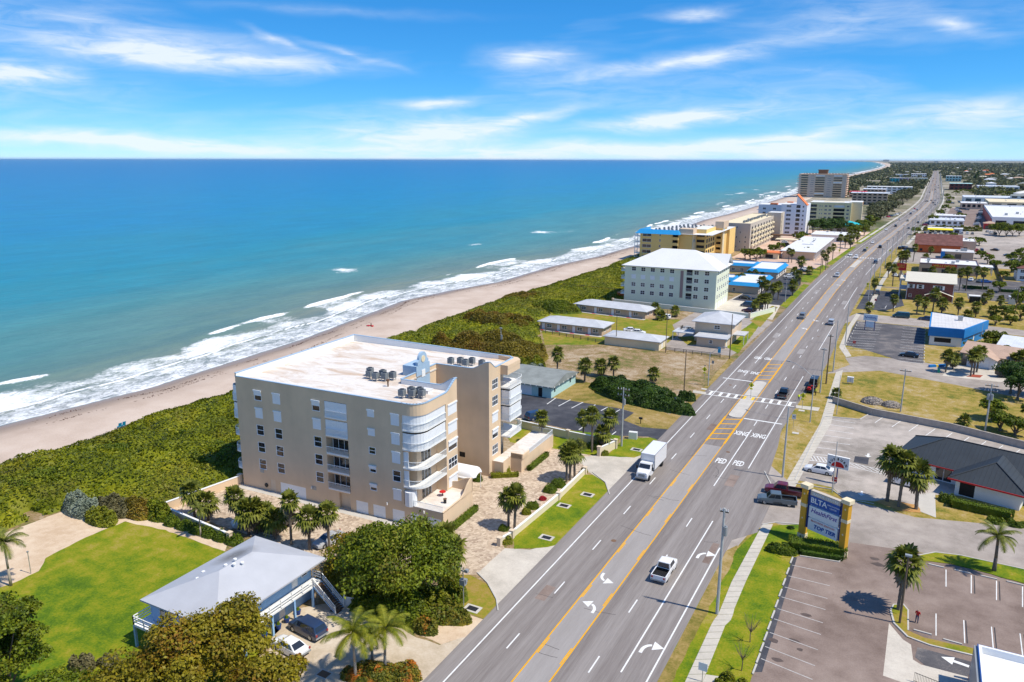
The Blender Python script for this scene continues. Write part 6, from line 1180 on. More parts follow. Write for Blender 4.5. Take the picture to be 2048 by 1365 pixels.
MB().box(29.52, 3.2, .0, 29.9, 9.8, 16.4).box(38.52, 32.2, 0, 38.9, 36, 18.6).obj('white_fin', 'cream', yc_); MB().box(22.6, 2.6, 14.4, 30, 10.2, 17.0).box(34.6, 31.6, 15.6, 39.1, 44.3, 19.2).obj('fascia', 'tan_wall', yc_)
for x, z in ((29.95, 11), (38.95, 14.5)): MB().cyl((x - .03, 5.5 if x < 35 else 34, z), (x + .06, 5.5 if x < 35 else 34, z), .8, n=14).obj('porthole', 'blue_mansard', yc_)
acy = MB().box(-.5, -.5, 0, .5, .5, 1.2).cyl((0, 0, 1.2), (0, 0, 1.3), .4, n=8).mesh('condenser_unit', ['ac'])
for r_ in range(4):
    for k in range(11): tag(put('condenser_unit', acy, None, (-133 + 5 + r_ * 4.6 + rnd.uniform(-.3, .3) + k * .9, 385 + 5 + k * 4.6 + rnd.uniform(-.4, .4), 14.5)), 'dark condenser unit among the rows on the ochre condominium roof', 'air conditioner', 'condensers on the ochre roof')
# grey condominium behind it, tan stair tower
gy = block('condominium', 'grey-brown five-storey condominium with pale flat roof', (-104.2, 452), 17, 92, 15.6, 'grey_wall', F=[(2.2, z, 2.6, 1.5, ('win2', 'win2', 'pic', 'shut', 'win2')[k]) for k, z in enumerate((13, 10.2, 7.5, 4.9, 2))] + [(9 + (k % 2) * 2, z, .9, 1.2, 'win') for k, z in enumerate((13, 10.2, 7.5, 4.9, 2, .3))] + [(14, z, 1.1, 1.2, 'win') for z in (7.5, 4.9, 2)], R=[(4 + 9 * i, z, 3.5, 1.6, 'dark') for i in range(9) for z in (12.4, 9.4, 6.4, 3.4)], rm='cream', pm='grey_wall', par=.5, cat='apartment building')
for i in range(9):
    for z in (11.6, 8.6, 5.6, 2.6): MB().box(17.02, 3.5 + 9 * i, z, 18.2, 9.5 + 9 * i, z + .9).obj('balcony', 'cream', gy)
bx(13, 74, 21.5, 88, 18, [], [(2, z, 2.2, 1.7, 'dark') for z in (14, 11, 8, 5, 2)], 'grey_wall', par=gy); MB().box(21.52, 74.2, 0, 21.8, 75.4, 17.8).box(21.52, 79, 0, 21.8, 80, 17.8).obj('white_fin', 'cream', gy); MB().box(15, 70, 3.6, 30, 76, 4.2).obj('porte_cochere', 'brown', gy)
for k in range(22): tag(put('condenser_unit', acy, None, (-104.2 + 11.5 + rnd.uniform(-.5, .5), 452 + 8 + 3. * k, 15.72)), 'dark condenser unit in the row along the grey-brown condominium roof', 'air conditioner', 'condensers on the grey-brown roof')
# white condominium with orange eaves
wc = thing('condominium', 'white seven-storey condominium with sloped orange eaves', 'apartment building', (-107, 562, 0), .03); z7 = [1.4 + 3.0 * k for k in range(7)]
bx(0, 20, 22, 45, 20, [(3 + 7 * i, z, 2.2, 1.4, 'win2') for i in range(2) for z in z7[3:6]], [], 'lavender_wall', par=wc)
bx(18, 2, 34.5, 30, 21.5, [(3.5, z, 3.2, 1.5, 'win2') for z in z7] + [(10., z - .3, 2.6, 2.0, 'glass') for z in z7] + [(14., z, 1.2, 1.3, 'win') for z in z7], [], 'lavender_wall', par=wc)
MB().add([(28, 2, 21.5), (34.5, 2, 21.5), (28, 2, 28.2), (28, 12, 21.5), (34.5, 12, 21.5), (28, 12, 28.2)], [(0, 1, 2), (3, 5, 4), (0, 2, 5, 3)]).obj('wedge_wall', 'lavender_wall', wc); MB().add([(34.8, 1.7, 21.3), (34.8, 12.3, 21.3), (27.8, 12.3, 28.4), (27.8, 1.7, 28.4), (34.8, 1.7, 20.7), (34.8, 12.3, 20.7), (27.8, 1.7, 27.8), (27.8, 12.3, 27.8)], [(0, 1, 2, 3), (4, 0, 3, 6), (1, 5, 7, 2), (4, 5, 1, 0)]).obj('orange_eave', 'roof_orange', wc)
MB().box(8, 19.8, 20, 13, 24, 21).box(19, 24, 21.4, 23, 27, 22.2).obj('orange_eave', 'roof_orange', wc); MB().box(34.52, 2, 0, 34.9, 4, 21).obj('white_fin', 'white', wc)
for z in z7: B_ = MB().box(-1.6, 22, z - .6, 0, 28, z - .4).obj('balcony', 'white', wc)
# cream-yellow condominium
cy = thing('condominium', 'cream-yellow five-storey condominium with arched end walls', 'apartment building', (-86, 690, 0), .05); z5 = [1.2 + 3.1 * k for k in range(5)]
bx(0, 0, 32, 30, 17.2, [(.5, z - .4, 5, 2.1, None, 1.3) for z in z5] + [(7.5 + 1.6 * i, z, .8, 1.1, 'win') for i in range(2) for z in z5] + [(11.5 + 3.2 * i, z - .1, 2.1, 1.3, 'win2') for i in range(2) for z in z5] + [(18.5, z - .4, 8.5, 2.2, 'shut' if k == 4 else None, 1.3) for k, z in enumerate(z5)] + [(28.5, z, 2, 1.3, 'win2') for z in z5], [(3 + 5 * i, z, .8, 1.3, 'win') for i in range(5) for z in z5], 'cream_yellow', par=cy)
bx(30, 8, 40, 34, 17.6, [], [(3 + 4 * i, z, .8, 1.3, 'win') for i in range(5) for z in z5], 'cream', par=cy); MB().box(10, 8, 17.1, 26, 20, 17.3).obj('roof_deck', 'cream', cy)
for z in z5: B_ = MB().box(.5, -.1, z - .6, 5.5, .9, z - .42).box(18.5, -.1, z - .6, 27, .9, z - .42).obj('balcony', 'cream_yellow', cy); rail(MB(), [(.5, 0), (5.5, 0)], z - .42, .95, .3).obj('railing', 'rail_white', B_)
for x, y in ((32.3, 12), (40.05, 20)): MB().cyl((x - .3, y, 15.5), (x + .1, y, 15.5), 1.5, n=16).obj('arch', 'roof_orange', cy)
# tall tower with stacked balconies
tt = thing('apartment_tower', 'tall grey-beige apartment tower with stacked balconies and dark rooftop plant', 'apartment tower', (-163, 1165, 0), .02); z10 = [1.5 + 3.05 * k for k in range(10)]
bx(0, 0, 62, 40, 32, [(3, z, 9, 1.9, 'glass') for z in z10] + [(15.5, z + .2, 4.5, 1., 'win3') for z in z10] + [(22, z, 12, 1.9, 'shut' if k in (1, 9) else 'glass') for k, z in enumerate(z10)] + [(37.5, z + .2, 5, 1., 'win3') for z in z10] + [(45.5, z, 11, 1.9, 'shut' if k in (9, 6) else 'glass') for k, z in enumerate(z10)], [(3 + 8 * i, z, 5, 1.9, 'dark') for i in range(4) for z in z10], 'grey_wall', par=tt)
for z in z10:
    for x0, x1 in ((2.5, 12.5), (21.5, 34.5), (45, 57)): MB().box(x0, -1.1, z - .4, x1, 0, z - .2).box(x0, -1.1, z - .2, x1, -1.05, z + .15).obj('balcony', 'cream', tt)
    MB().box(62.02, 2, z - .4, 63.4, 34, z + .5).box(-2.5, 3, z - .4, -.02, 14, z + .5).obj('balcony', 'salmon', tt)
MB().box(-.3, -1.2, 31.6, 62.4, 40, 32.4).obj('cornice', 'salmon', tt); MB().box(24, 10, 32.4, 36, 22, 37).box(23.4, 9.4, 37, 36.6, 22.6, 38.2).obj('penthouse', 'brown', tt)
for k in range(26): tag(put('condenser_unit', acy, None, (-163 + (6 + 2. * k if k < 9 else 20 + 2. * k), 1165 + 6 + 5 * (k % 2), 32.4)), 'dark condenser unit on the roof of the tall tower', 'air conditioner', 'condensers on the tower roof')
# blue-trimmed motels
for lab, loc, w1, d1 in (('low white-roofed motel wing with blue mansard beside the pale green condominium', (-66, 307), 11.5, 27), ('farther low white-roofed motel wing with blue mansard and dark lot', (-67, 351), 12, 27)):
    block('motel_wing', lab, loc, w1, d1, 3.4, 'tan_wall', F=[(1.5, .6, 1.2, 1.3, 'win')], R=[(1 + 3.2 * i, .2, 2.2, 2.2, ('win2', 'door')[i % 2]) for i in range(8)], roof='mansard', rm='roof_white', ov=.9, par=.9)
block('motel_wing', 'white-roofed motel rear range running toward the beach with blue fascia', (-92, 318), 26, 10, 3.4, 'tan_wall', F=[(2 + 4 * i, .6, 1.6, 1.3, 'win2') for i in range(5)], roof='mansard', rm='roof_white', ov=.9, par=.9); block('motel_wing', 'long blue-edged rear motel range behind the courtyard shrubs', (-96, 366), 29, 10, 3.4, 'tan_wall', F=[(2 + 4 * i, .6, 1.6, 1.3, 'win2') for i in range(6)], roof='mansard', rm='roof_white', ov=.9, par=.9)
# white-roofed shops
sh = block('shop_row', 'long low commercial row with bright white flat roof and columns', (-65, 428), 15.8, 86, 4.2, 'tan_wall', R=[(1.5 + 5 * i, .3, 3.2, 2.7, 'pic') for i in range(16)], roof='over', rm='roof_white', ov=1.2)
for i in range(18): MB().box(16.6, .3 + 5 * i, 0, 16.95, .7 + 5 * i, 4.2).obj('column', 'white', sh)
MB().box(5, 36, 4.5, 11, 40, 5.0).obj('roof_vent', 'white', sh); MB().box(-14, 60, 4.1, 0, 68, 4.5).obj('canopy', 'cream', sh)
block('shop_row', 'second low white-roofed building behind the commercial row', (-64, 535), 24, 26, 4.0, 'white', F=[(2 + 4.4 * i, .4, 3, 2.2, 'dark') for i in range(5)], roof='over', rm='roof_white', ov=.6)
block('pavilion', 'small pavilion with teal hip roof among the trees', (-57, 600), 17, 24, 5, 'white', F=[(2, 1, 3, 2, 'pic'), (8, 1, 3, 2, 'pic')], roof='hip', rm='teal_roof', rh=3.2, ov=1.2); block('gatehouse', 'small bright teal roofed kiosk beside the road trees', (-42.5, 622), 6, 7, 3.2, 'cream', F=[(1, 1, 3, 1.6, 'pic')], roof='hip', rm='teal_roof', rh=1.8, ov=.8)
block('villa', 'low building with orange tile roof against the white condominium', (-75, 640), 10, 14, 3.4, 'cream', F=[(1, .5, 2, 2, 'win2')], roof='hip', rm='roof_orange', rh=1.8)
block('gate_lodge', 'small lodge with orange flat canopy by the grey-brown condominium', (-74.5, 424), 8, 9, 3.2, 'cream', F=[(1.5, .4, 4, 2, 'dark')], roof='over', rm='roof_orange', ov=.8)
# brown building, long white building and others further on
zb_ = [1. + 3.2 * k for k in range(4)]
def far_block(lab, loc, w_, d_, h, wm, rm='roof_white', st='dark', nf=6, nz=3, rz=.03, name='apartment_building', cat='building', roof='over', **k): return block(name, lab, loc, w_, d_, h, wm, F=[(w_ * (i + .2) / nf, h * (j + .3) / nz, w_ / nf * .62, h / nz * .5, st) for i in range(nf) for j in range(nz)], R=[(d_ * (i + .25) / 4, h * (j + .3) / nz, d_ / 4 * .5, h / nz * .5, st) for i in range(4) for j in range(nz)], roof=roof, rm=rm, rz=rz, cat=cat, **k)
far_block('brown four-storey building with pale overhanging roof among trees', (-79, 1005), 38, 28, 13.4, 'motel_wall', 'roof_metal', 'dark', 7, 4, ov=2.); far_block('low brown annex with red awning beside the tall tower', (-98, 1190), 22, 30, 8, 'salmon', 'red', nf=4, nz=2)
far_block('low building with broad pale metal roof behind the tall tower', (-84, 1245), 30, 36, 10, 'salmon', 'roof_metal', nf=6, nz=3); far_block('long white three-storey building beside the distant road', (-86, 1352), 64, 34, 10.5, 'white', 'roof_white', 'glass', 9, 3)
for i, (lab, wm) in enumerate((('turquoise unit of the painted distant beach row', 'teal_roof'), ('lilac unit of the painted distant beach row', 'purple'), ('yellow unit of the painted distant beach row', 'cream_yellow'), ('sea-green unit of the painted distant beach row', 'teal_wall'))): far_block(lab, (-86 + 20.5 * i, 2105 + 8 * i), 19.8, 26, 9, wm, 'roof_white', 'dark', 3, 2, rz=.0)
far_block('distant white building with dark window row beyond the painted row', (-50, 2660), 40, 60, 11, 'white', 'roof_white', 'dark', 8, 2); far_block('distant low white building with dark-dotted roof beside the painted row', (-95, 2700), 40, 60, 8, 'white', 'roof_metal', 'dark', 6, 2); far_block('distant low tan building beyond the white one', (-90, 3300), 60, 80, 8, 'tan_wall', 'roof_white', 'dark', 6, 2)
# ------------------------------------------------------------------ right-hand side buildings
RG = math.radians(-15)
T = block('shop_building', 'white flat-roofed shop with blue fascia line beside the drive-through lane', (9.5, 55), 30, 26.3, 3.6, 'white', Lw=[(2, 1, 1.8, 1.4, 'win2'), (8, .5, 1, 2.2, 'door')], B=[(3, .5, 2, 2, 'pic')], rm='roof_white', par=.9, pm='white'); MB().box(-.1, -.1, 4.3, 30.1, -.04, 4.42).box(-.12, -.1, 4.3, -.05, 26.45, 4.42).box(-.1, 26.36, 4.3, 30.1, 26.42, 4.42).obj('fascia_line', 'sign_blue', T); MB().box(-.4, 20, 0, -.04, 26.4, 4.2).obj('grey_end_wall', 'grey_metal', T)
T = thing('menu_board', 'rusty red drive-through pillar leaning beside the white shop', 'pillar', (*P(1945, 1362), 0)); MB().add([(-.4, -.2, 0), (.4, -.2, 0), (.4, .2, 0), (-.4, .2, 0), (-.15, -.15, 2.4), (.15, -.15, 2.4), (.15, .15, 2.4), (-.15, .15, 2.4)], [(0, 1, 5, 4), (1, 2, 6, 5), (2, 3, 7, 6), (3, 0, 4, 7), (4, 5, 6, 7)]).obj('body', 'orange_wall', T); MB().box(-.3, -.26, .3, .3, -.2, 1.).obj('panel', 'black', T)
T = thing('iron_fence', 'black iron picket fence on the concrete pad by the white shop', 'fence', (*P(1827, 1364), 0), -.22); a_ = MB().box(-.012, -.012, 0, .012, .012, 1.15).mesh('picket', ['black'])
for k in range(44): put('picket', a_, T, (.14 * k, 0, 0))
for z in (.12, 1.05): MB().box(0, -.02, z, 6.1, .02, z + .04).obj('rail', 'black', T)
# restaurant with dark standing-seam roof and red eave line
T = block('restaurant', 'white restaurant with dark standing-seam hip roof and red eave trim', (.8, 138.4), 32, 11, 2.8, 'white', F=[(1.5, .6, 2.2, 1.6, 'pic'), (5.5, .1, 2.6, 2.3, 'pic')], Lw=[(2, .6, 2.5, 1.6, 'pic')], roof='hip', rm='roof_dark', rh=3.0, rz=RG, ov=1.0)
q = MB(); wall(q, (9.5, -4), (18.3, -4), 0, 2.8, [(.6, .15, 2.1, 2.3, 'dark')], T); wall(q, (18.3, -4), (18.3, 0), 0, 2.8, (), T); wall(q, (9.5, 0), (9.5, -4), 0, 2.8, [(.5, .3, 2.5, 2., 'pic')], T); q.obj('wing_wall', 'white', T)
MB().add([(8.5, -5, 2.82), (19.3, -5, 2.82), (19.3, 2.5, 2.82), (8.5, 2.5, 2.82), (13.9, -.2, 5.4), (13.9, 4.2, 5.4)], [(0, 1, 4), (1, 2, 5, 4), (3, 0, 4, 5)]).obj('wing_roof', 'roof_dark', T); MB().box(8.45, -5.06, 2.6, 19.35, -4.98, 2.84).box(-1.06, -1.06, 2.6, 8.4, -1.02, 2.82).box(19.4, -1.06, 2.6, 33, -1.02, 2.82).box(19.32, -5, 2.6, 19.38, -1.1, 2.84).obj('red_trim', 'red', T)
for a, b in (((8.5, -5, 2.9), (13.9, -.2, 5.45)), ((19.3, -5, 2.9), (13.9, -.2, 5.45)), ((-1, -1, 2.85), (5.5, 5.5, 5.85)), ((5.5, 5.5, 5.85), (27, 5.5, 5.85)), ((-1, 12, 2.85), (5.5, 5.5, 5.85))): MB().cyl(a, b, .1, n=5).obj('ridge_cap', 'roof_dark', T)
hedge('clipped green hedge along the white wall of the dark-roofed restaurant', P(1900, 1012), P(2025, 1040), 1.3, 1.2); bush('round green shrub at the corner of the dark-roofed restaurant', P(1893, 1003), 1.3, 1.2, 1.4, 'leaf_hedge', 500); bush('low shrub on the lawn below the restaurant hedge', P(1990, 1046), 1.2, 1., .9, 'leaf_hedge', 400); bush('second low shrub beside the side drive by the restaurant', P(2030, 1052), 1.2, 1., .9, 'leaf_hedge', 400)
T = thing('bench', 'red bench with dark backrest beside the restaurant wall', 'bench', (*P(2034, 1000), 0), RG); MB().box(-.6, -.25, .4, .6, .25, .48).obj('seat', 'red', T); MB().box(-.6, .2, .48, .6, .27, 1.).obj('backrest', 'black', T); [MB().box(x - .04, -.2, 0, x + .04, .2, .4).obj('leg', 'black', T) for x in (-.5, .5)]
# blue and white corner shop
bs = thing('corner_shop', 'blue and white corner shop with pale ribbed roof', 'shop', (5, 244.2, 0)); pl = [(0, 0), (8, .6), (14.6, 18), (.2, 24)]
q = MB(); wall(q, pl[0], pl[1], 0, 2.7, [(1.2, 1.0, 4.2, 1.3, 'dark')], bs); q.obj('front_wall', 'white', bs); q = MB(); wall(q, pl[1], pl[2], 0, 2.75, [(9, .1, 1, 2.1, 'door')], bs); wall(q, pl[2], pl[3], 0, 2.75, (), bs); wall(q, pl[3], pl[0], 0, 2.75, [(3, .5, 3, 1.8, 'glass'), (12, .5, 3, 1.8, 'glass')], bs); q.obj('wall', 'blue_shop', bs)
MB().prism([(-.5, -.5), (8.4, .1), (15.2, 18.2), (.0, 24.5)], 2.72, 5.3, bottom=True).obj('fascia', 'blue_shop', bs); seam('roof_ribbed', (.62, .60, .58), 1.1, 0, .18, .6); MB().prism([(-.1, .0), (8.0, .5), (14.7, 17.9), (.4, 24)], 5.3, 5.34).obj('roof', 'roof_ribbed', bs); MB().box(7, 13, 5.34, 8.2, 14.2, 6.4).box(6.9, 12.9, 6.4, 8.3, 14.3, 6.7).obj('roof_unit', 'steel', bs)
T = block('bungalow', 'bungalow with pinkish tan gable roof and white garage door', (12.8, 226.5), 20, 12, 2.7, 'tan_wall', F=[(8.5, .8, 1.4, 1.2, 'win2')], Lw=[(3, .8, 1.4, 1.2, 'win')], roof='gable', gable='x', rm='roof_tan', rh=2.0, rz=RG, ov=.7)
q = MB(); wall(q, (1.8, -3.5), (8, -3.5), 0, 2.7, [(1.2, .05, 3.6, 2.1, 'garage')], T); wall(q, (8, -3.5), (8, 0), 0, 2.7, (), T); wall(q, (1.8, 0), (1.8, -3.5), 0, 2.7, (), T); q.add([(1.8, -3.5, 2.7), (8, -3.5, 2.7), (4.9, -3.5, 3.9)], [(0, 1, 2)]); q.obj('garage_wall', 'lavender_wall', T); MB().add([(1.2, -4.1, 2.5), (4.9, -4.1, 3.98), (4.9, 4, 3.98), (1.2, 0, 2.5), (8.6, -4.1, 2.5), (8.6, 0, 2.5)], [(0, 1, 2, 3), (4, 5, 2, 1)]).obj('garage_roof', 'roof_tan', T)
block('bungalow', 'small house with pale grey metal gable roof among shrubs', (21.5, 238), 16, 15, 2.8, 'teal_wall', F=[(1, .8, 1.6, 1.2, 'win2')], Lw=[(4, .8, 1.4, 1.2, 'win2')], roof='gable', gable='x', rm='roof_metal', rh=1.9, rz=RG, ov=.8)
T = thing('board_fence', 'grey board fence beside the pinkish tan bungalow', 'fence', (*P(1906, 727), 0), RG); a_ = MB().box(0, -.02, 0, .19, .02, 1.7).mesh('board', ['fence_wood'])
for k in range(20): put('board', a_, T, (.21 * k, 0, 0))
T = thing('surf_sign', 'long blue board with yellow band lying by the bungalow drive', 'board', (*P(1858, 735), .3), math.radians(40)); MB().box(0, -.3, -.3, 5.2, .3, .3).obj('board', 'blue_shop', T); MB().box(1.9, -.31, -.31, 2.5, .31, .31).obj('band', 'gold', T)
T = thing('wheelie_bin', 'green wheeled bin at the kerb by the bungalow drive', 'bin', (*P(1877, 746), 0)); MB().add([(-.25, -.3, 0), (.25, -.3, 0), (.25, .3, 0), (-.25, .3, 0), (-.3, -.36, 1.), (.3, -.36, 1.), (.3, .36, 1.), (-.3, .36, 1.)], [(0, 1, 5, 4), (1, 2, 6, 5), (2, 3, 7, 6), (3, 0, 4, 7)]).obj('body', 'bin_green', T); MB().box(-.33, -.4, 1., .33, .4, 1.1).obj('lid', 'bin_green', T)
T = thing('box_trailer', 'black enclosed trailer parked on the bungalow drive', 'trailer', (*P(2012, 755), 0), math.radians(20)); MB().box(-2.2, -1.1, .5, 2.2, 1.1, 2.6).obj('body', 'black', T); [MB().cyl((x, y - .1, .35), (x, y + .1, .35), .35, n=12).obj('wheel', 'rubber', T) for x in (-.6, .4) for y in (-1., 1.)]
# brick two-storey house with cream roof
T = block('brick_house', 'two-storey red brick building with cream gable roof and white portico', (-3.2, 323.5), 15.8, 22, 7., 'brick_wall', F=[(.9, 4.4, 1.2, 1.5, 'win'), (4., 4.4, 1.2, 1.5, 'win'), (9.4, 4.4, 2.6, 1.5, 'win3'), (1., 1., 1., 1.2, 'win')], R=[(3, 4.4, 1.2, 1.5, 'win'), (9, 4.4, 1.2, 1.5, 'win')], Lw=[(3, .1, 1.2, 2.3, 'door'), (8, 4.4, 1.2, 1.5, 'win'), (14, 4.4, 1.2, 1.5, 'win')], roof='gable', gable='x', rm='roof_cream', rh=2.3, ov=.7, cat='building')
for x, ww in ((.9, 1.2), (4., 1.2), (9.4, 2.6)):
    for sx in (x - .62, x + ww + .06): MB().box(sx, -.06, 4.4, sx + .55, -.01, 5.9).obj('shutter', 'white', T)
MB().box(-2.6, 3, 6.6, -.02, 14, 7.4).obj('portico_roof', 'roof_cream', T); [MB().cyl((-2.3, y, 0), (-2.3, y, 6.6), .22, n=10).obj('column', 'white', T) for y in (3.3, 6.9, 10.4, 13.7)]; MB().box(-2.5, 3.1, 3.2, -.04, 13.9, 3.4).obj('portico_floor', 'white', T)
MB().add([(6.2, -2.6, 2.4), (11, -2.6, 4.2), (15.8, -2.6, 2.4), (6.2, -.01, 2.4), (11, -.01, 4.2), (15.8, -.01, 2.4)], [(0, 1, 4, 3), (1, 2, 5, 4)]).obj('porch_roof', 'roof_cream', T); [MB().box(x - .08, -2.5, 0, x + .08, -2.34, 2.5).obj('porch_post', 'white', T) for x in (6.5, 15.5)]; MB().box(.1, -.1, 0, .3, -.02, 6.9).box(15.5, -.1, 0, 15.7, -.02, 6.9).obj('downpipe', 'white', T)
# bank
T = block('bank_building', 'low bank branch with white roof and red lettered fascia sign', (.2, 403.5), 24, 22, 4.4, 'motel_wall', F=[(1.2, .4, 4, 2.2, 'glass'), (9.3, .1, 1.6, 2.3, 'gdoor'), (12.4, .1, 1.4, 2.3, 'gdoor'), (17, .6, 4, 1.8, 'glass')], rm='roof_white', pm='mauve', par=.7, cat='bank'); MB().box(5.2, -.16, 3.1, 15.2, -.04, 4.75).obj('fascia_sign', 'red_sign', T); text('WELLS FARGO', 1.35, 'gold', T, (10.2, -.18, 3.92), (math.pi / 2, 0, 0), ext=.02, bold=.02)
[MB().box(x, y, 4.5, x + 1.4, y + 1.4, 5.6).obj('roof_unit', 'steel', T) for x, y in ((3, 14), (13, 6), (15, 13))]; MB().box(24, 6, 3.4, 30, 14, 3.9).obj('drive_canopy', 'roof_white', T); [MB().box(29.4, y, 0, 29.8, y + .4, 3.4).obj('canopy_post', 'white', T) for y in (6.4, 13)]
T = thing('pylon_sign', 'red pylon sign with gold lettering by the bank entrance', 'sign', (*P(1800, 562), 0)); hh = top(1800, 562, 526); MB().box(-.5, -.15, 0, .5, .15, hh - 2.6).obj('post', 'motel_wall', T); MB().box(-1.9, -.2, hh - 3., 1.9, .2, hh).obj('panel', 'red_sign', T); text('WELLS', .8, 'gold', T, (0, -.22, hh - .7), (math.pi / 2, 0, 0)); text('FARGO', .8, 'gold', T, (0, -.22, hh - 1.5), (math.pi / 2, 0, 0))
# restaurants and plaza further on
T = block('restaurant', 'orange walled restaurant with weathered brown pitched roof', (-2.6, 497), 22, 24, 4.6, 'orange_wall', F=[(2, 1, 1.4, 1.4, 'dark'), (8, 1, 1.4, 1.4, 'dark'), (15, .2, 1.4, 2.3, 'dark')], roof='gable', gable='x', rm='roof_brown', rh=5.2, ov=1.); block('annex_building', 'white-roofed tan annex behind the orange restaurant', (19.6, 512), 8, 26, 5.6, 'tan_wall', F=[(2, .2, 2, 2.4, 'dark')], rm='roof_white')
T = block('shop_building', 'small shop with grey ribbed roof and blue corner', (10.4, 471), 14.5, 12, 3.7, 'motel_wall', F=[(1, .3, 3, 2.4, 'glass'), (6, .3, 3, 2.4, 'glass')], roof='over', rm='roof_ribbed', ov=.4); MB().box(-.7, -.7, 0, 1.2, -.45, 3.9).obj('blue_panel', 'blue_shop', T); MB().box(8.5, 4, 4, 11.5, 6.5, 5.3).obj('roof_unit', 'steel', T)
T = block('diner', 'small diner with bright orange roof and teal tower', (10, 556), 9.5, 14, 3.5, 'white', F=[(1, .8, 6, 1.4, 'glass')], roof='hip', rm='roof_orange', rh=1.6, ov=.6); MB().box(-3, .5, 0, -1, 2.5, 4.4).obj('teal_tower', 'teal_roof', T); block('shop_building', 'low pink-roofed shop beside the orange-roofed diner', (20.2, 558), 10, 10, 3.4, 'white', F=[(1, .5, 7, 1.8, 'glass')], roof='over', rm='salmon', ov=.5)
T = block('cafe', 'cafe with bright yellow awning behind palms', (3, 640), 22, 9, 3.2, 'white', F=[(1 + 4 * i, .4, 3, 2.2, 'glass') for i in range(5)], roof='over', rm='roof_white', ov=.3); MB().add([(-.3, -.35, 3.4), (16, -.35, 3.4), (16, -3, 2.5), (-.3, -3, 2.5), (-.3, -3, 2.1), (16, -3, 2.1)], [(3, 2, 1, 0), (4, 5, 2, 3)]).obj('awning', 'yellow_awning', T)
far_block('low white shop row with blue trim beside the plaza lot', (4, 716), 24, 30, 4, 'white', 'roof_metal', 'glass', 6, 1, 0., 'shop_row'); far_block('low lilac and white shop row beyond the first', (9, 775), 22, 24, 4, 'lavender_wall', 'roof_white', 'glass', 6, 1, 0., 'shop_row')
T = far_block('large supermarket with white roof and dark red side wall', (46, 700), 70, 190, 8, 'white', 'roof_white', 'dark', 6, 1, -.02, 'supermarket', 'shop', roof='flat', par=1.2); MB().box(-.35, 2, 0, -.05, 185, 7.).obj('red_side_wall', 'red_sign', T); [MB().box(10 + 9 * i, 40 + 22 * (i % 4), 8.1, 12 + 9 * i, 43 + 22 * (i % 4), 9.8).obj('roof_unit', 'steel', T) for i in range(6)]
block('shop_building', 'brown-roofed corner entrance with orange fascia at the supermarket', (40.5, 690), 7.5, 9.5, 4.6, 'red_sign', F=[(1, .3, 5, 2.6, 'glass')], roof='hip', rm='roof_tan', rh=1.5, pm='orange_wall'); far_block('plaza building with white colonnade roof behind the parked cars', (33.5, 976), 24, 34, 6, 'salmon', 'roof_white', 'dark', 5, 1, .0, 'plaza_building', 'shop'); far_block('broad tan-roofed store behind the plaza', (60, 985), 110, 80, 7.5, 'cream', 'cream', 'dark', 8, 1, 0., 'plaza_building', 'shop'); far_block('long pale plaza building behind the tan-roofed store', (40, 1110), 120, 60, 7, 'white', 'roof_metal', 'glass_blue', 12, 1, 0., 'plaza_building', 'shop')
far_block('distant brick and teal building right of the road', (33, 1590), 34, 50, 11, 'brick', 'teal_wall', 'dark', 5, 2, .0); far_block('distant turquoise building right of the road', (36, 2230), 33, 50, 13, 'teal_wall', 'roof_white', 'dark', 5, 2, 0.); far_block('distant white building with blue glass right of the road', (75, 1560), 60, 60, 8, 'white', 'roof_metal', 'glass_blue', 8, 1, 0.); far_block('grey-roofed apartment row in the trees beyond the plaza', (86, 1085), 70, 40, 11, 'white', 'roof_shingle_grey', 'dark', 8, 3, -.1, roof='hip', rh=3.5)
T = block('house', 'two-storey white house with brown roof behind the long fence', (38.5, 398), 16, 14, 5.6, 'white', F=[(1, 3.6, 1.5, 1.4, 'win2'), (1, .8, 2, 1.4, 'win2')], Lw=[(2, 3.6, 1.4, 1.4, 'win')], roof='hip', rm='roof_brown', rh=1.8); block('garden_shed', 'small black-walled kiosk with white roof on the golden lawn', (*P(1938, 606),), 3.4, 2.6, 2.4, 'black', roof='over', rm='roof_white', ov=.3, cat='shed'); block('garden_shed', 'narrow grey metal shed by the shrubs on the golden lawn', (*P(2017, 609),), 2.2, 2.6, 2.8, 'lavender_wall', roof='hip', rm='roof_metal', rh=.6, cat='shed', ov=.2)
T = thing('long_fence', 'long grey-brown privacy fence beside the bank car park', 'fence', (*P(2006, 575), 0), math.atan2(P(1986, 522)[1] - P(2006, 575)[1], P(1986, 522)[0] - P(2006, 575)[0])); a_ = MB().box(0, -.03, 0, 2.3, .03, 2.).mesh('panel', ['fence_wood'])
for k in range(36): put('panel', a_, T, (2.36 * k, 0, 0))
bush('dark clipped hedge on the golden lawn behind the brick building', P(1950, 578), 4.6, .8, 1.2, 'leaf_deep', 700, box=True); bush('second dark clipped hedge at the far edge of the golden lawn', P(2018, 585), 3., .8, 1.1, 'leaf_deep', 500, box=True)
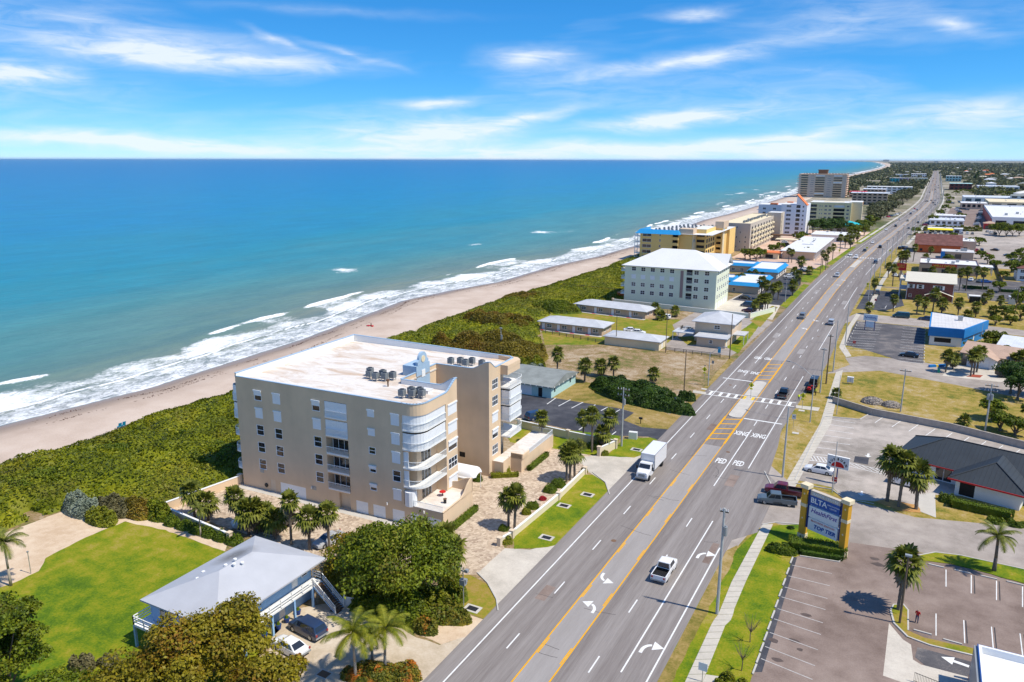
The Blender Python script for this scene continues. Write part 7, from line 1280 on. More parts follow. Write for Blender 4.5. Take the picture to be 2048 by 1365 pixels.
# site boulders and cabinet on the dry lot
for px, r, lab in (((1745, 806), 2.3, 'larger rounded grey rubble heap on the dry lot'), ((1783, 813), 2.0, 'smaller rounded grey rubble heap beside the block wall')):
    x, y = P(*px); n = 2600; q_ = RN.normal(0, 1, (n, 3)); q_ /= np.linalg.norm(q_, axis=1)[:, None]; q_[:, 2] = np.abs(q_[:, 2]); C = q_ * np.array([r, r * .8, r * .55]) * RN.uniform(.9, 1.02, (n, 1))
    T = thing('rubble_heap', lab, 'heap', (x, y, 0)); core = MB(); loft(core, [[(r * .97 * math.cos(a) * math.cos(e), r * .78 * math.cos(a) * math.sin(e), r * .53 * math.sin(a)) for e in np.linspace(0, 6.2832, 17)] for a in np.linspace(0, 1.5, 7)], 0, False); core.obj('heap', 'stone', T, smooth=True); tag(put('stones', npmesh('stones', leaves(C, q_, .16, .5, .8), 4, ['stone']), T), kind='stuff')
T = thing('utility_cabinet', 'pale blue-grey utility cabinet on legs in the dry lot', 'cabinet', (*P(1700, 768), 0)); MB().box(-.7, -.35, .4, .7, .35, 1.7).obj('cabinet', 'lavender_wall', T); [MB().box(x - .06, -.2, 0, x + .06, .2, .4).obj('leg', 'steel', T) for x in (-.5, .5)]; MB().box(-.03, -.37, .5, .03, -.35, 1.6).obj('door_seam', 'grey_metal', T)
T = thing('utility_cabinet', 'small white slatted cabinet beside the tan wall and verge', 'cabinet', (*P(1266, 878), 0), .2); [MB().box(-.8 + .2 * k, -.4, 0, -.64 + .2 * k, .4, 1.4).obj('slat', 'white', T) for k in range(8)]

# ------------------------------------------------------------------ signs
a, b = Vector(P(1604, 1076)), Vector(P(1684, 1112)); sw = (b - a).length; sg = thing('plaza_sign', 'tall plaza sign with ochre posts and stacked tenant panels', 'sign', (*a, 0), math.atan2(b.y - a.y, b.x - a.x)); SHt = 8.0
for x in (0, sw):
    p_ = MB().box(x - .42, -.42, 0, x + .42, .42, SHt - .4).obj('post', 'ochre', sg); MB().box(x - .5, -.5, 0, x + .5, .5, .8).obj('plinth', 'cream', p_); MB().box(x - .6, -.6, SHt - .4, x + .6, .6, SHt + .15).obj('cap', 'cream', p_); MB().box(x - .46, -.46, 4.9, x + .46, .46, 5.35).obj('band', 'cream', p_)
    for z in (3.2, 6.8): MB().add([(x - .14, -.44, z), (x, -.44, z - .16), (x + .14, -.44, z), (x, -.44, z + .16)], [(0, 1, 2, 3)]).obj('diamond', 'cream', p_)
for x in (.6, sw - .6): MB().box(x - .18, -.12, 1.9, x + .18, .12, 7.5).obj('strut', 'navy', sg)
x0, x1 = .85, sw - .85
for z0, z1, m_ in ((6.9, 7.6, 'grey_wall'), (5.55, 6.9, 'sign_blue'), (3.75, 5.35, 'sign_white'), (1.85, 3.55, 'sign_white')): MB().box(x0, -.3, z0, x1, .3, z1).obj('panel', m_, sg)
mat('deep_purple', (.10, .05, .32), .5, .05); R90 = (math.pi / 2, 0, 0); xm = (x0 + x1) / 2; tw_ = x1 - x0
text('SEASIDE CENTRE', .52, 'sign_white', sg, (xm, -.31, 7.2), R90, bold=.004); text('BLTA', 1.05, 'sign_white', sg, (x0 + tw_ * .30, -.31, 6.22), R90, bold=.02); text('INNOVATION', .28, 'sign_white', sg, (x0 + tw_ * .79, -.31, 6.4), R90); text('CENTER', .28, 'sign_white', sg, (x0 + tw_ * .79, -.31, 6.02), R90)
text('HealthFirst', .86, 'deep_purple', sg, (xm, -.31, 4.75), R90, shear=.25, bold=.012); text('BEACHSIDE SEAFOOD', .36, 'red_sign', sg, (xm, -.31, 3.28), R90); text('TOP TIER', .78, 'sign_blue', sg, (xm + .3, -.31, 2.55), R90, bold=.03, shear=.2)
hedge('dense clipped hedge at the foot of the plaza sign', P(1578, 1095), P(1690, 1112), 2.2, 1.3, n=2600); hedge('low dark edging hedge along the kerb below the plaza sign', P(1600, 1108), P(1684, 1121), .8, .6, 'leaf_deep', n=900); bush('rounded dark clipped bush beside the plaza sign hedge', P(1560, 1103), 2.0, 1.4, 1.0, 'leaf_hedge', 1400); bush('small spiky dark plant on the sign bed lawn', P(1581, 1058), .5, .5, .6, 'leaf_deep', 120)
T = thing('shop_sign', 'white sign with red half sun on a dark pole', 'sign', (*P(1672, 967), 0), RG * .6); MB().cyl((0, .05, 0), (0, .05, 3.2), .12, n=8).obj('pole', 'navy', T); MB().box(-2.1, -.18, 2.9, 2.1, .18, 5.0).obj('panel', 'sign_white', T); MB().box(-2.15, -.22, 5., 2.15, .22, 5.12).obj('frame', 'white', T)
sn = MB(); n = 16; sn.add([(0, -.2, 3.15)] + [(1.25 * math.cos(math.pi * k / n), -.2, 3.15 + .95 * math.sin(math.pi * k / n)) for k in range(n + 1)], [(0, k + 1, k + 2) for k in range(n)]); sn.obj('half_sun', 'red', T)
for k, ch in enumerate('SUNBURN'): a = math.radians(160 - 23.3 * k); T.scale = (.8, .8, .92); text(ch, .62, 'black', T, (1.65 * math.cos(a), -.2, 3.2 + 1.38 * math.sin(a)), (math.pi / 2, math.pi / 2 - a, 0), ext=.006, bold=.025)
T = thing('shop_sign', 'two-panel white sign on dark posts at the blue shop lot', 'sign', (*P(1738.5, 661), 0), RG * .3); hh = top(1738, 661, 628)
for x in (-1.35, 1.35): MB().box(x - .1, -.1, 0, x + .1, .1, hh - .4).obj('post', 'navy', T)
MB().box(-2., -.2, hh - 1.9, 2., .2, hh).obj('panel', 'sign_white', T); MB().box(-1.15, -.16, hh - 4., 1.15, .16, hh - 2.2).obj('message_board', 'sign_white', T); MB().path([(-1.6 + 3.2 * k / 30, -.22, hh - .95 + .32 * math.sin(k * 1.25) * (.7 + .3 * math.sin(k * .5))) for k in range(31)], [.07] * 31, 4).obj('script_lettering', 'sign_blue', T)
ped_sign('yellow diamond crossing sign on the refuge island', P(1501, 797), group=None); ped_sign('yellow diamond crossing sign by the dry vacant lot', P(1408, 763), 3.); ped_sign('yellow diamond crossing sign behind the high-visibility worker', P(1604, 818), 3., face=-.2); ped_sign('yellow diamond crossing sign at the pink paved court', P(1678, 512), 3.); ped_sign('yellow diamond crossing sign on the farther refuge island', P(1733, 506), 2.9); ped_sign('yellow diamond sign on the sidewalk side near the bank palms', P(1779, 512), 3.); ped_sign('orange-yellow warning sign on the sidewalk by the brick building', P(1734, 583), 3., solar=False)
post_sign('white speed sign on the verge before the crossing', P(1586, 858), 3.0, .75, 1., 'sign_white', txt='40', ts=.5); post_sign('small white sign on a post beside the near sidewalk', P(1404, 1364), 2.2, .9, .9, 'sign_white'); post_sign('red stop sign at the side drive by the white sedan', P(1667, 980), 2.2, .75, .75, 'red_sign', name='stop_sign', txt='STOP', tm='sign_white', ts=.26); post_sign('stop sign with green street plate at the blue shop corner', P(1707, 700), 2.6, .75, .75, 'red_sign', name='stop_sign', txt='STOP', tm='sign_white', ts=.26); post_sign('stop sign at the corner beside the brick building', P(1750, 612), 2.6, .75, .75, 'red_sign', name='stop_sign', txt='STOP', tm='sign_white', ts=.26); post_sign('blue sign panel at the end of the motel rail fence', P(1438, 712), 2.4, .8, 1.6, 'turq'); post_sign('small grey sign on the dry lot verge', P(1425, 740), 2.4, .6, .8, 'grey_metal'); post_sign('grey sign in front of the dark hedge mass', P(1351, 815), 2.2, .5, .8, 'grey_metal')
T = thing('mailbox', 'black mailbox on a post at the dark lot entrance', 'mailbox', (*P(1281, 848), 0)); MB().box(-.06, -.06, 0, .06, .06, 1.).obj('post', 'black', T); MB().box(-.35, -.18, 1., .35, .18, 1.35).obj('box', 'black', T)

# ------------------------------------------------------------------ poles and street lights
for (px, py, ty, lab, kw) in (((1434, 1228, 1016, 'concrete utility pole with grey transformer beside the jogged sidewalk', dict(trans=1, arms=1, arm_len=.5, r=.2))), (1565, 955, 814, 'concrete utility pole on the verge beside the striped car park', dict(arms=0, r=.18)), (1640, 786, 695, 'slim concrete pole behind the worker with trailer', dict(arms=1, arm_len=.6)), (1652, 768, 668, 'dark wooden utility pole at the side street corner', dict(wood=True, arms=1, arm_len=.6)), (1666, 744, 640, 'tall concrete pole at the side street corner', dict(arms=0)),
        (1243, 893, 775, 'concrete utility pole with crossarms beside the tan wall end', dict(arms=2, trans=1, r=.19)), (1368, 782, 700, 'bare wooden pole on the dry lot', dict(wood=True, arms=0, r=.14)), (1459, 718, 628, 'dark wooden pole at the motel drive entrance', dict(wood=True, arms=0, r=.15)), (1232, 692, 628, 'wooden pole at the motel shed', dict(wood=True, arms=0, r=.12)), (1331, 706, 620, 'wooden pole at the end of the motel fence', dict(wood=True, arms=0, r=.12)), (1002, 712, 655, 'pale pole with grey box in the brown thicket', dict(arms=1, arm_len=.4, trans=1, r=.12)),
        (1801, 824, 737, 'wooden utility pole behind the rubble heaps', dict(arms=1, r=.16)), (1970, 862, 766, 'concrete utility pole with transformers beside the block wall', dict(arms=2, trans=3, r=.18)), (1673, 830, 750, 'thin pole at the corner of the striped car park', dict(arms=0, r=.07)), (2028, 642, 575, 'wooden pole among the shrubs by the golden lawn', dict(wood=True, arms=1, r=.14)), (1957, 712, 645, 'thin green pole beside the shrubs behind the blue shop', dict(arms=0, r=.07)), (1690, 690, 600, 'concrete utility pole on the sidewalk by the blue shop lot', dict(arms=0, r=.15)), (1736, 600, 520, 'concrete pole at the brick building sidewalk', dict(arms=0, r=.14)), (1640, 550, 500, 'wooden pole beside the white-roofed shops', dict(wood=True, arms=1, r=.13)), (1505, 1290, 1290, '', None)):
    if kw is None: continue
    upole(lab, P(px, py), top(px, py, ty), **kw)
for k in range(30):      # the line of poles marching down the right side of the road
    y = 345 + 33 * k; x = -15.8 + RX(y) + .3 * (k % 2)
    upole('concrete utility pole in the long line beside the far road', (x, y), 12.6 + .8 * (k % 3), 'utility poles down the road', arms=1, arm_len=.8, r=.16)
for k in range(24): y = 1340 + 62 * k; upole('tall distant pole in the line down the road', (-17 + RX(y), y), 14, 'distant poles down the road', arms=1, r=.2)
street_light('street light with long arm over the turn lane near the crossing', P(1620, 845), top(1600, 760, 690) * .0 + 11.6, 5.4, 160); street_light('white street light on the dry lot verge', P(1416, 772), top(1416, 772, 692), 3., 10)
street_light('street light at the blue-trimmed motel lot', P(1570, 605), 10, 2., 0); upole('steel light pole at the striped car park', P(1664, 985), top(1664, 985, 882), arms=0, r=.09); T = thing('lot_light', 'dark light pole on the grass island beside the tall palm', 'light pole', (*P(1799, 1248), 0)); hh = top(1799, 1248, 1110); MB().cyl((0, 0, 0), (0, 0, hh), .13, .1, 8).obj('pole', 'pole_wood', T); MB().box(-.35, -.2, hh - .1, .35, .2, hh + .1).obj('lamp_head', 'grey_metal', T)
T = thing('camera_mast', 'grey mast with camera and lamp heads on the grass island', 'mast', (*P(927, 1213), 0)); hh = top(927, 1213, 1136); MB().cyl((0, 0, 0), (0, 0, hh), .08, .06, 8).obj('mast', 'steel', T); MB().box(-.6, -.08, hh - .5, .6, .08, hh - .4).obj('arm', 'steel', T)
for x, z in ((-.5, hh - .3), (.5, hh - .3), (.3, hh - 1.6)): MB().box(x - .2, -.2, z - .15, x + .2, .2, z + .2).obj('lamp_head', 'grey_metal', T)
MB().box(-.35, -.3, hh - 2.2, .35, .3, hh - 1.5).obj('control_box', 'grey_metal', T)

# ------------------------------------------------------------------ vehicles
def H2(rear, front): a, b = P(*rear), P(*front); return ((a[0] + b[0]) / 2, (a[1] + b[1]) / 2), math.degrees(math.atan2(b[1] - a[1], b[0] - a[0]))
# box truck
T = thing('box_truck', 'white box truck driving past the paved court driveway', 'truck', (-36.3, 118.6, .03), math.radians(-90)); MB().box(-4.1, -1.22, 1.05, 2.5, 1.22, 3.75).obj('cargo_box', 'paint_white_car', T); MB().box(-4.12, -1.24, 3.7, 2.52, -1.18, 3.78).box(-4.12, 1.18, 3.7, 2.52, 1.24, 3.78).box(2.44, -1.24, 1.0, 2.52, -1.16, 3.75).box(2.44, 1.16, 1.0, 2.52, 1.24, 3.75).obj('box_trim', 'steel', T); MB().box(-4, -.5, .65, 2.6, .5, 1.03).obj('chassis', 'black', T)
c_ = MB(); loft(c_, [[(2.7, -1.1, .6), (2.7, -1.1, 1.7), (2.7, -.95, 2.5), (2.7, .95, 2.5), (2.7, 1.1, 1.7), (2.7, 1.1, .6)], [(3.6, -1.1, .6), (3.6, -1.1, 1.7), (3.6, -.95, 2.55), (3.6, .95, 2.55), (3.6, 1.1, 1.7), (3.6, 1.1, .6)], [(4.35, -1.08, .6), (4.35, -1.08, 1.65), (4.2, -.98, 1.75), (4.2, .98, 1.75), (4.35, 1.08, 1.65), (4.35, 1.08, .6)], [(5.5, -.9, .6), (5.5, -.9, 1.3), (5.4, -.75, 1.5), (5.4, .75, 1.5), (5.5, .9, 1.3), (5.5, .9, .6)]]); c_.obj('cab', 'paint_white_car', T)
MB().add([(3.66, -.9, 2.46), (4.2, -.92, 1.84), (4.2, .92, 1.84), (3.66, .9, 2.46)], [(0, 1, 2, 3)]).obj('windscreen', 'car_glass', T); [MB().add([(2.95, s_ * 1.115, 1.7), (3.6, s_ * 1.115, 1.7), (3.5, s_ * 1.0, 2.35), (2.95, s_ * 1.0, 2.35)], [(0, 1, 2, 3)]).obj('window', 'car_glass', T) for s_ in (-1, 1)]; MB().box(5.48, -.55, .8, 5.54, .55, 1.3).obj('grille', 'grey_metal', T); MB().box(5.4, -1.05, .45, 5.62, 1.05, .7).obj('bumper', 'steel', T)
for s_ in (-1, 1): MB().box(5.4, s_ * .78 - .14, .85, 5.53, s_ * .78 + .14, 1.15).obj('headlight', 'lamp_clear', T); MB().box(3.9, s_ * 1.35 - .12, 1.5, 4., s_ * 1.35 + .12, 2.1).box(3.92, min(s_ * 1.05, s_ * 1.3), 1.8, 3.98, max(s_ * 1.05, s_ * 1.3), 1.86).obj('mirror', 'black', T)
for x in (4.6, -2.4, ): [MB().cyl((x, s_ * .95 - .17, .48), (x, s_ * .95 + .17, .48), .48, n=14).obj('wheel', 'rubber', T) for s_ in (-1, 1)]
vehicle('pickup', 'white', 'white pickup truck driving away in the lane beside the turn lane', (*H2((1316, 1168), (1342, 1128))[0], .03), 90)
vehicle('pickup', 'black', 'black pickup truck passing over the pedestrian crossing', (*P(1567, 793), .03), 90)
c, h = H2((1592, 1012), (1514, 1003)); vehicle('pickup', 'slate', 'grey pickup truck waiting at the side drive', (*c, .02), h); c, h = H2((1605, 995), (1528, 982)); vehicle('pickup', 'maroon', 'dark maroon pickup truck entering behind the grey pickup', (*c, .02), h)
c, h = H2((642, 1279), (590, 1252)); vehicle('suv', 'navy', 'dark blue suv parked on the drive of the blue house', c, h); c, h = H2((600, 1312), (560, 1290)); vehicle('sedan', 'white', 'white sedan half hidden under the olive tree', c, h)
c, h = H2((538, 1073), (586, 1042)); vehicle('pickup', 'black', 'black pickup truck parked among palms on the paved court', c, h + 180); c, h = H2((685, 1075), (632, 1098)); vehicle('sedan', 'silver', 'silver sedan parked beside the big tree on the paved court', c, h); c, h = H2((520, 1045), (476, 1055)); vehicle('suv', 'white', 'white car behind the leafy palm clump on the paved court', c, h); vehicle('suv', 'navy', 'dark blue suv parked against the tan wall on the dark lot', P(1073, 838), 60)
c, h = H2((1664, 950), (1612, 940)); vehicle('sedan', 'white', 'white sedan parked under the half-sun sign', (*c, .02), h); c, h = H2((1778, 962), (1842, 978)); vehicle('suv', 'white', 'large white suv parked behind the three tall palms', (*c, .02), h); vehicle('sedan', 'black', 'black sedan alone on the blue shop lot', (*P(1818, 714), .02), 175); c, h = H2((1815, 637), (1788, 635)); vehicle('van', 'teal', 'dark green van parked along the side street by the blue shop', (*c, .02), h); vehicle('sedan', 'navy', 'dark car nose-out behind the blue shop corner', (*P(1852, 641), .02), 170); vehicle('suv', 'grey', 'grey car at the brick building portico', (*P(1754, 588), .02), 95)
c, h = H2((1340, 640), (1314, 636)); vehicle('suv', 'white', 'white suv parked on the motel lawn edge', c, h); vehicle('suv', 'silver', 'pale suv under the motel office carport', P(1374, 664), 70)
for k, (px, ang) in enumerate((((1262, 664), 20), ((1276, 668), 10))): vehicle('sedan', 'white', 'white car partly hidden behind the cream shed', P(*px), ang, 'cars behind the cream shed')
for px, kd, cl, ang, lab in (((1490, 598), 'sedan', 'black', 170, 'black sedan by the pale green forecourt wall'), ((1497, 624), 'sedan', 'maroon', 172, 'dark red sedan under the forecourt palms'), ((1496, 614), 'van', 'navy', 172, 'dark blue van beside the dark red sedan'), ((1512, 617), 'suv', 'black', 172, 'black suv behind the forecourt palms'), ((1553, 579), 'pickup', 'black', 100, 'black pickup on the blue-trimmed motel lot')): vehicle(kd, cl, lab, P(*px), ang)
for k in range(5): vehicle('sedan', ('white', 'silver', 'white', 'navy', 'white')[k], 'parked car in the short row facing the motel verge', P(1578 + 8 * k, 556 - 4 * k), 20, 'cars facing the motel verge', full=False)
rl = lambda s_: s_
for px, kd, cl, ang, lab in (((1604, 637), 'suv', 'grey', -90, 'dark grey suv coming past the motel entrance'), ((1662, 649), 'suv', 'silver', 90, 'silver suv driving away beside the blue shop lot'), ((1674, 554), 'suv', 'silver', -90, 'silver suv coming along beside the motel verge'), ((1701, 512), 'sedan', 'white', -90, 'white sedan coming at the farther crossing'), ((1712, 517), 'suv', 'white', -90, 'white suv coming alongside the white sedan'), ((1751, 527), 'suv', 'navy', 90, 'dark blue suv driving away past the farther crossing'), ((1729, 503), 'sedan', 'black', -90, 'dark sedan just beyond the farther crossing')): vehicle(kd, cl, lab, (*P(*px), .03), ang)
cols = ['white', 'black', 'silver', 'grey', 'navy', 'white', 'red', 'silver', 'sand', 'black']
for k, (px, py, ang) in enumerate(((1772, 461, -88), (1791, 454, -87), (1798, 441, -87), (1817, 458, 92), (1821, 429, -87), (1828, 424, -87), (1829, 419, -87), (1834, 421, 93), (1853, 404, 180), (1862, 402, 93), (1870, 402, 93), (1866, 407, 93), (1875, 407, 93), (1870, 411, 93), (1859, 386, -87), (1876, 389, 93), (1870, 371, 93), (1870, 374, 93), (1870, 377.5, 93), (1870, 381, 93), (1870, 385, 93), (1877, 372, 93), (1876, 377, 93), (1867, 358, 90), (1872, 358, 90), (1873, 364, 90), (1866, 363, 90), (1868, 347, 90), (1815, 443, 92), (1836, 447, 92), (1745, 487, -88), (1760, 496, 91))):
    vehicle('suv' if k % 3 else 'sedan', cols[k % 10], 'small %s car in the far traffic on the road' % {'sand': 'beige'}.get(cols[k % 10], cols[k % 10]), (*P(px, py), .03), ang, 'far traffic on the road', full=False)
k = 0
for (a, b, n, ang, lab) in (((1952, 452), (1962, 423), 13, 175, 'parked car in the row along the red supermarket wall'), ((1925, 432), (1912, 420), 5, 178, 'parked car in the middle row of the plaza lot'), ((1934, 421), (1915, 418), 4, 178, 'parked car before the white colonnade'), ((1870, 440), (1885, 428), 5, 178, 'parked car beside the plaza entrance drive'), ((1848, 452), (1866, 440), 5, 175, 'parked car behind the yellow awning cafe'), ((1850, 468), (1945, 469), 10, 90, 'parked car in the row behind the orange roofs'), ((1800, 499), (1812, 497), 3, 80, 'parked car beside the orange restaurant'), ((1925, 505), (1962, 503), 5, 95, 'parked car behind the orange restaurant annex'), ((1975, 465), (1990, 470), 3, 100, 'parked car at the supermarket corner'), ((1770, 437), (1800, 429), 6, 60, 'parked car under the trees by the brown building'), ((1790, 553), (1812, 555), 3, 100, 'parked car beside the bank'), ((1575, 495), (1568, 485), 4, 30, 'parked car on the pink court'), ((1896, 402), (1905, 408), 4, 170, 'parked car by the trees beyond the plaza')):
    for i in range(n): q = lerp2(a, b, i / max(1, n - 1)); k += 1; vehicle(('sedan', 'suv', 'suv')[k % 3], cols[(k * 7 + i) % 10], lab, (*P(q[0] + rnd.uniform(-.5, .5), q[1]), .02), ang, lab + 's', full=False)
for px, cl, ang, lab in (((1942, 562), 'white', 80, 'white car on the bank side car park'), ((1961, 565), 'slate', 60, 'dark car beside the hedge on the bank side car park'), ((1971, 566), 'blue', 20, 'blue car next to the fence of the bank car park'), ((1971, 510), 'red', 0, 'small dark red car alone on the pale back lot'), ((1989, 502), 'black', 150, 'dark car on the pale back lot'), ((2016, 513), 'navy', 10, 'blue-grey car at the edge of the back lot trees')): vehicle('sedan', cl, lab, (*P(*px), .02), ang, full=False)
# mower trailer and crew
x, y = P(1622, 782); T = thing('equipment_trailer', 'dark open equipment trailer with red mowers beside the crossing', 'trailer', (x, y, .02), math.radians(90)); MB().box(-2.6, -1., .45, 1.2, 1., .6).obj('deck', 'black', T); [MB().cyl((xx, s_ - .1, .33), (xx, s_ + .1, .33), .33, n=12).obj('wheel', 'rubber', T) for xx in (-.9, -.1) for s_ in (-1.12, 1.12)]; rail(MB(), [(-2.6, -1), (1.2, -1), (1.2, 1), (-2.6, 1)], .55, .8, .5, th=.05).obj('mesh_side', 'black', T)
for i, xx in enumerate((-1.8, -.2)): m_ = thing('ride_mower', 'red ride-on mower standing on the equipment trailer', 'mower', (x + .25 * (i * 2 - 1), y + xx, .62), math.radians(90), 'mowers on the trailer'); MB().box(-.5, -.55, .1, .5, .55, .3).obj('deck', 'red', m_); MB().box(-.6, -.3, .3, .1, .3, .75).obj('engine', 'red', m_); MB().box(.1, -.25, .45, .4, .25, .55).box(.02, -.25, .55, .12, .25, 1.).obj('seat', 'black', m_); [MB().cyl((a_, s_ - .1, .22), (a_, s_ + .1, .22), .22, n=10).obj('wheel', 'rubber', m_) for a_ in (-.4, .5) for s_ in (-.5, .5)]
vehicle('van', 'black', 'dark work van standing ahead of the equipment trailer', (x, y + 5.6, .02), 90)
person('worker in yellow-green vest standing at the kerb of the crossing', P(1597, 803), 2.0, 'hivis', 'jeans', hat='hivis'); person('worker in yellow shirt and dark trousers beside the mower trailer', P(1631, 791), -2.5, 'hivis', 'black', hat='wood'); person('small person in pink and dark clothes walking by the grass island', P(1833, 1246), 1.2, 'red', 'maroon' if 'maroon' in MATS else 'jeans')
# construction machine behind the pale green condominium, beach items
T = thing('boom_lift', 'orange boom lift with raised yellow arm beside the pale green condominium', 'boom lift', (*P(1243, 596), 0), math.radians(30)); MB().box(-1.6, -1.2, .5, 1.6, 1.2, 2.2).obj('body', 'fire_orange', T); [MB().cyl((a_, s_ - .2, .5), (a_, s_ + .2, .5), .5, n=12).obj('wheel', 'rubber', T) for a_ in (-1.1, 1.1) for s_ in (-1.1, 1.1)]; MB().cyl((-.5, 0, 2.2), (4.2, 0, 6.8), .28, .2, 6).obj('boom', 'crane_yellow', T)
T = thing('dune_walkover', 'dark wooden dune crossover with yellow rail through the scrub', 'boardwalk', (*P(1235, 590), 0), math.radians(175)); [MB().box(.5 * k, -.9, 1.2, .5 * k + .46, .9, 1.28).obj('plank', 'fence_wood', T) for k in range(50)]; [MB().box(2.6 * k, s_ - .07, 0, 2.6 * k + .14, s_ + .07, 2.2).obj('post', 'fence_wood', T) for k in range(10) for s_ in (-.9, .9)]; [MB().box(0, s_ - .04, 2.05, 25, s_ + .04, 2.2).obj('handrail', 'crane_yellow' if s_ > 0 else 'fence_wood', T) for s_ in (-.9, .9)]
for k, px in enumerate(((239, 857), (247, 854))):
    T = thing('beach_chair', 'turquoise slatted beach chair at the edge of the dune scrub', 'chair', (*P(*px), .03), math.radians(170), 'turquoise beach chairs'); MB().box(-.3, -.32, .32, .3, .32, .38).obj('seat', 'turq', T); MB().add([(-.3, -.32, .36), (-.3, .32, .36), (-.62, .32, 1.2), (-.62, -.32, 1.2), (-.25, -.32, .36), (-.25, .32, .36), (-.57, .32, 1.2), (-.57, -.32, 1.2)], [(0, 1, 2, 3), (5, 4, 7, 6), (3, 2, 6, 7), (0, 3, 7, 4), (1, 5, 6, 2)]).obj('backrest', 'turq', T); [MB().box(a_ - .04, s_ - .04, 0, a_ + .04, s_ + .04, .34).obj('leg', 'turq', T) for a_ in (-.25, .25) for s_ in (-.28, .28)]
for k, (px, lab) in enumerate((((650, 693), 'small group of dark red beach things on the open sand nearer the scrub'), ((739, 653), 'small dark red beach things on the sand farther along'))):
    T = thing('beach_gear', lab, 'beach gear', (*P(*px), .03)); MB().box(-.9, -.5, 0, .1, .5, .25).obj('lounger', 'red_sign', T); MB().cyl((.5, .2, 0), (.5, .2, 1.1), .22, .1, 7).obj('folded_parasol', 'brown', T); MB().box(.9, -.4, 0, 1.5, .2, .4).obj('cooler', 'red', T)
T = thing('slim_post', 'thin grey post on the sandy edge of the lawn', 'post', (*P(62, 1148), 0)); MB().cyl((0, 0, 0), (0, 0, 3.), .05, n=6).obj('post', 'steel', T); MB().box(-.1, -.1, 3., .1, .1, 3.15).obj('cap', 'steel', T)
# ------------------------------------------------------------------ dune scrub: leaf faces over a lumpy dark core
def scrub(name, label, pl, hmax, dens, size, leaf, seed, lump=2.6, cat='scrub', ramp=5., gaps=.3):
    p = np.array(pl); return mound(name, label, cat, (0, 0), 0, None, pl, hmax, int(np.prod(p.max(0) - p.min(0)) * dens), size, leaf, lump, ramp, gaps, np.random.default_rng(seed), True)
scrub('dune_scrub', 'dense yellow-green sea grape scrub between the beach and the beige condominium', Ps((-60, 962), (60, 915), (140, 903), (210, 880), (300, 838), (385, 812), (440, 798), (520, 772), (540, 940), (478, 966), (330, 1016), (235, 1010), (120, 1022), (-60, 1085)), 3.2, 12, .25, 'leaf_scrub', 3, 2.4, ramp=13., gaps=.42)
for lab, q, rx, ry, h, lf, n in (('bright green vine mass on the dune scrub', (285, 895), 9, 5, 2.3, 'leaf_hedge', 2600), ('dark sea grape clump in the dune scrub near the sandy yard', (60, 985), 7, 4, 3., 'leaf_tree', 2600), ('dark sea grape clump in the scrub beside the court wall', (430, 930), 6, 5, 3.6, 'leaf_tree', 2600), ('dry dun grass tussocks at the seaward edge of the scrub', (395, 822), 8, 3, 1., 'leaf_dun', 1600), ('dry dun plants on the sand at the scrub edge', (110, 915), 7, 2.4, .8, 'leaf_dun', 1200)): bush(lab, P(*q), rx, ry, h, lf, n, .2, rz=1.2)
scrub('dune_scrub', 'green sea grape scrub along the beach beyond the beige condominium', Ps((690, 715), (800, 673), (900, 638), (990, 606), (1060, 585), (1240, 528), (1262, 560), (1250, 600), (1165, 606), (1075, 640), (1085, 700), (1040, 720), (900, 745)), 2.6, 8, .28, 'leaf_scrub', 4, ramp=11., gaps=.4)
scrub('dune_scrub', 'low green scrub strip between the ochre condominium and the beach', [(-136, 355), (-128, 355), (-124, 380), (-134, 470), (-140, 470)], 1.6, 4, .32, 'leaf_scrub', 5, gaps=.45)
scrub('beach_grass', 'thin straggling dune grass at the edge of the sand', Ps((-40, 950), (140, 895), (300, 832), (470, 783), (475, 790), (300, 843), (150, 910), (-40, 975)), .5, 5, .16, 'leaf_dun', 6, 1.2, 'grass', 1.5, .5)
def thicket(label, px, rx, ry, h, n, leaf='leaf_thicket', size=.24, rz=.1): return bush(label, P(*px), rx, ry, h, leaf, int(n * 1.3), size, 'thicket', 'thicket', rz=rz)
thicket('large brown-green sea grape thicket behind the beige condominium roof', (985, 712), 17, 9.5, 5.6, 11000); thicket('smaller brown-green sea grape thicket nearer the beach', (998, 653), 12, 7, 4.6, 6500); thicket('dark green thicket at the seaward end of the motel lawn', (1110, 622), 9, 5, 3.6, 3500, 'leaf_tree'); thicket('low rust-tinged thicket between the scrub and motel', (1050, 600), 9, 6, 3., 3000); thicket('pale green bushes beside the teal garage roof', (1055, 735), 5, 3.2, 3.4, 1400, 'leaf_scrub'); thicket('silvery blue-green bush behind the teal garage', (1070, 750), 3.2, 2.6, 2.8, 900, 'leaf_silver', .2)
thicket('long deep green hedge mass on the dry lot', (1275, 795), 14.5, 5.2, 2.9, 7500, 'leaf_deep', .22, -.42); bush('small deep green bush at the roadside end of the hedge mass', P(1372, 800), 2., 1.6, 2., 'leaf_deep', 600, .18)
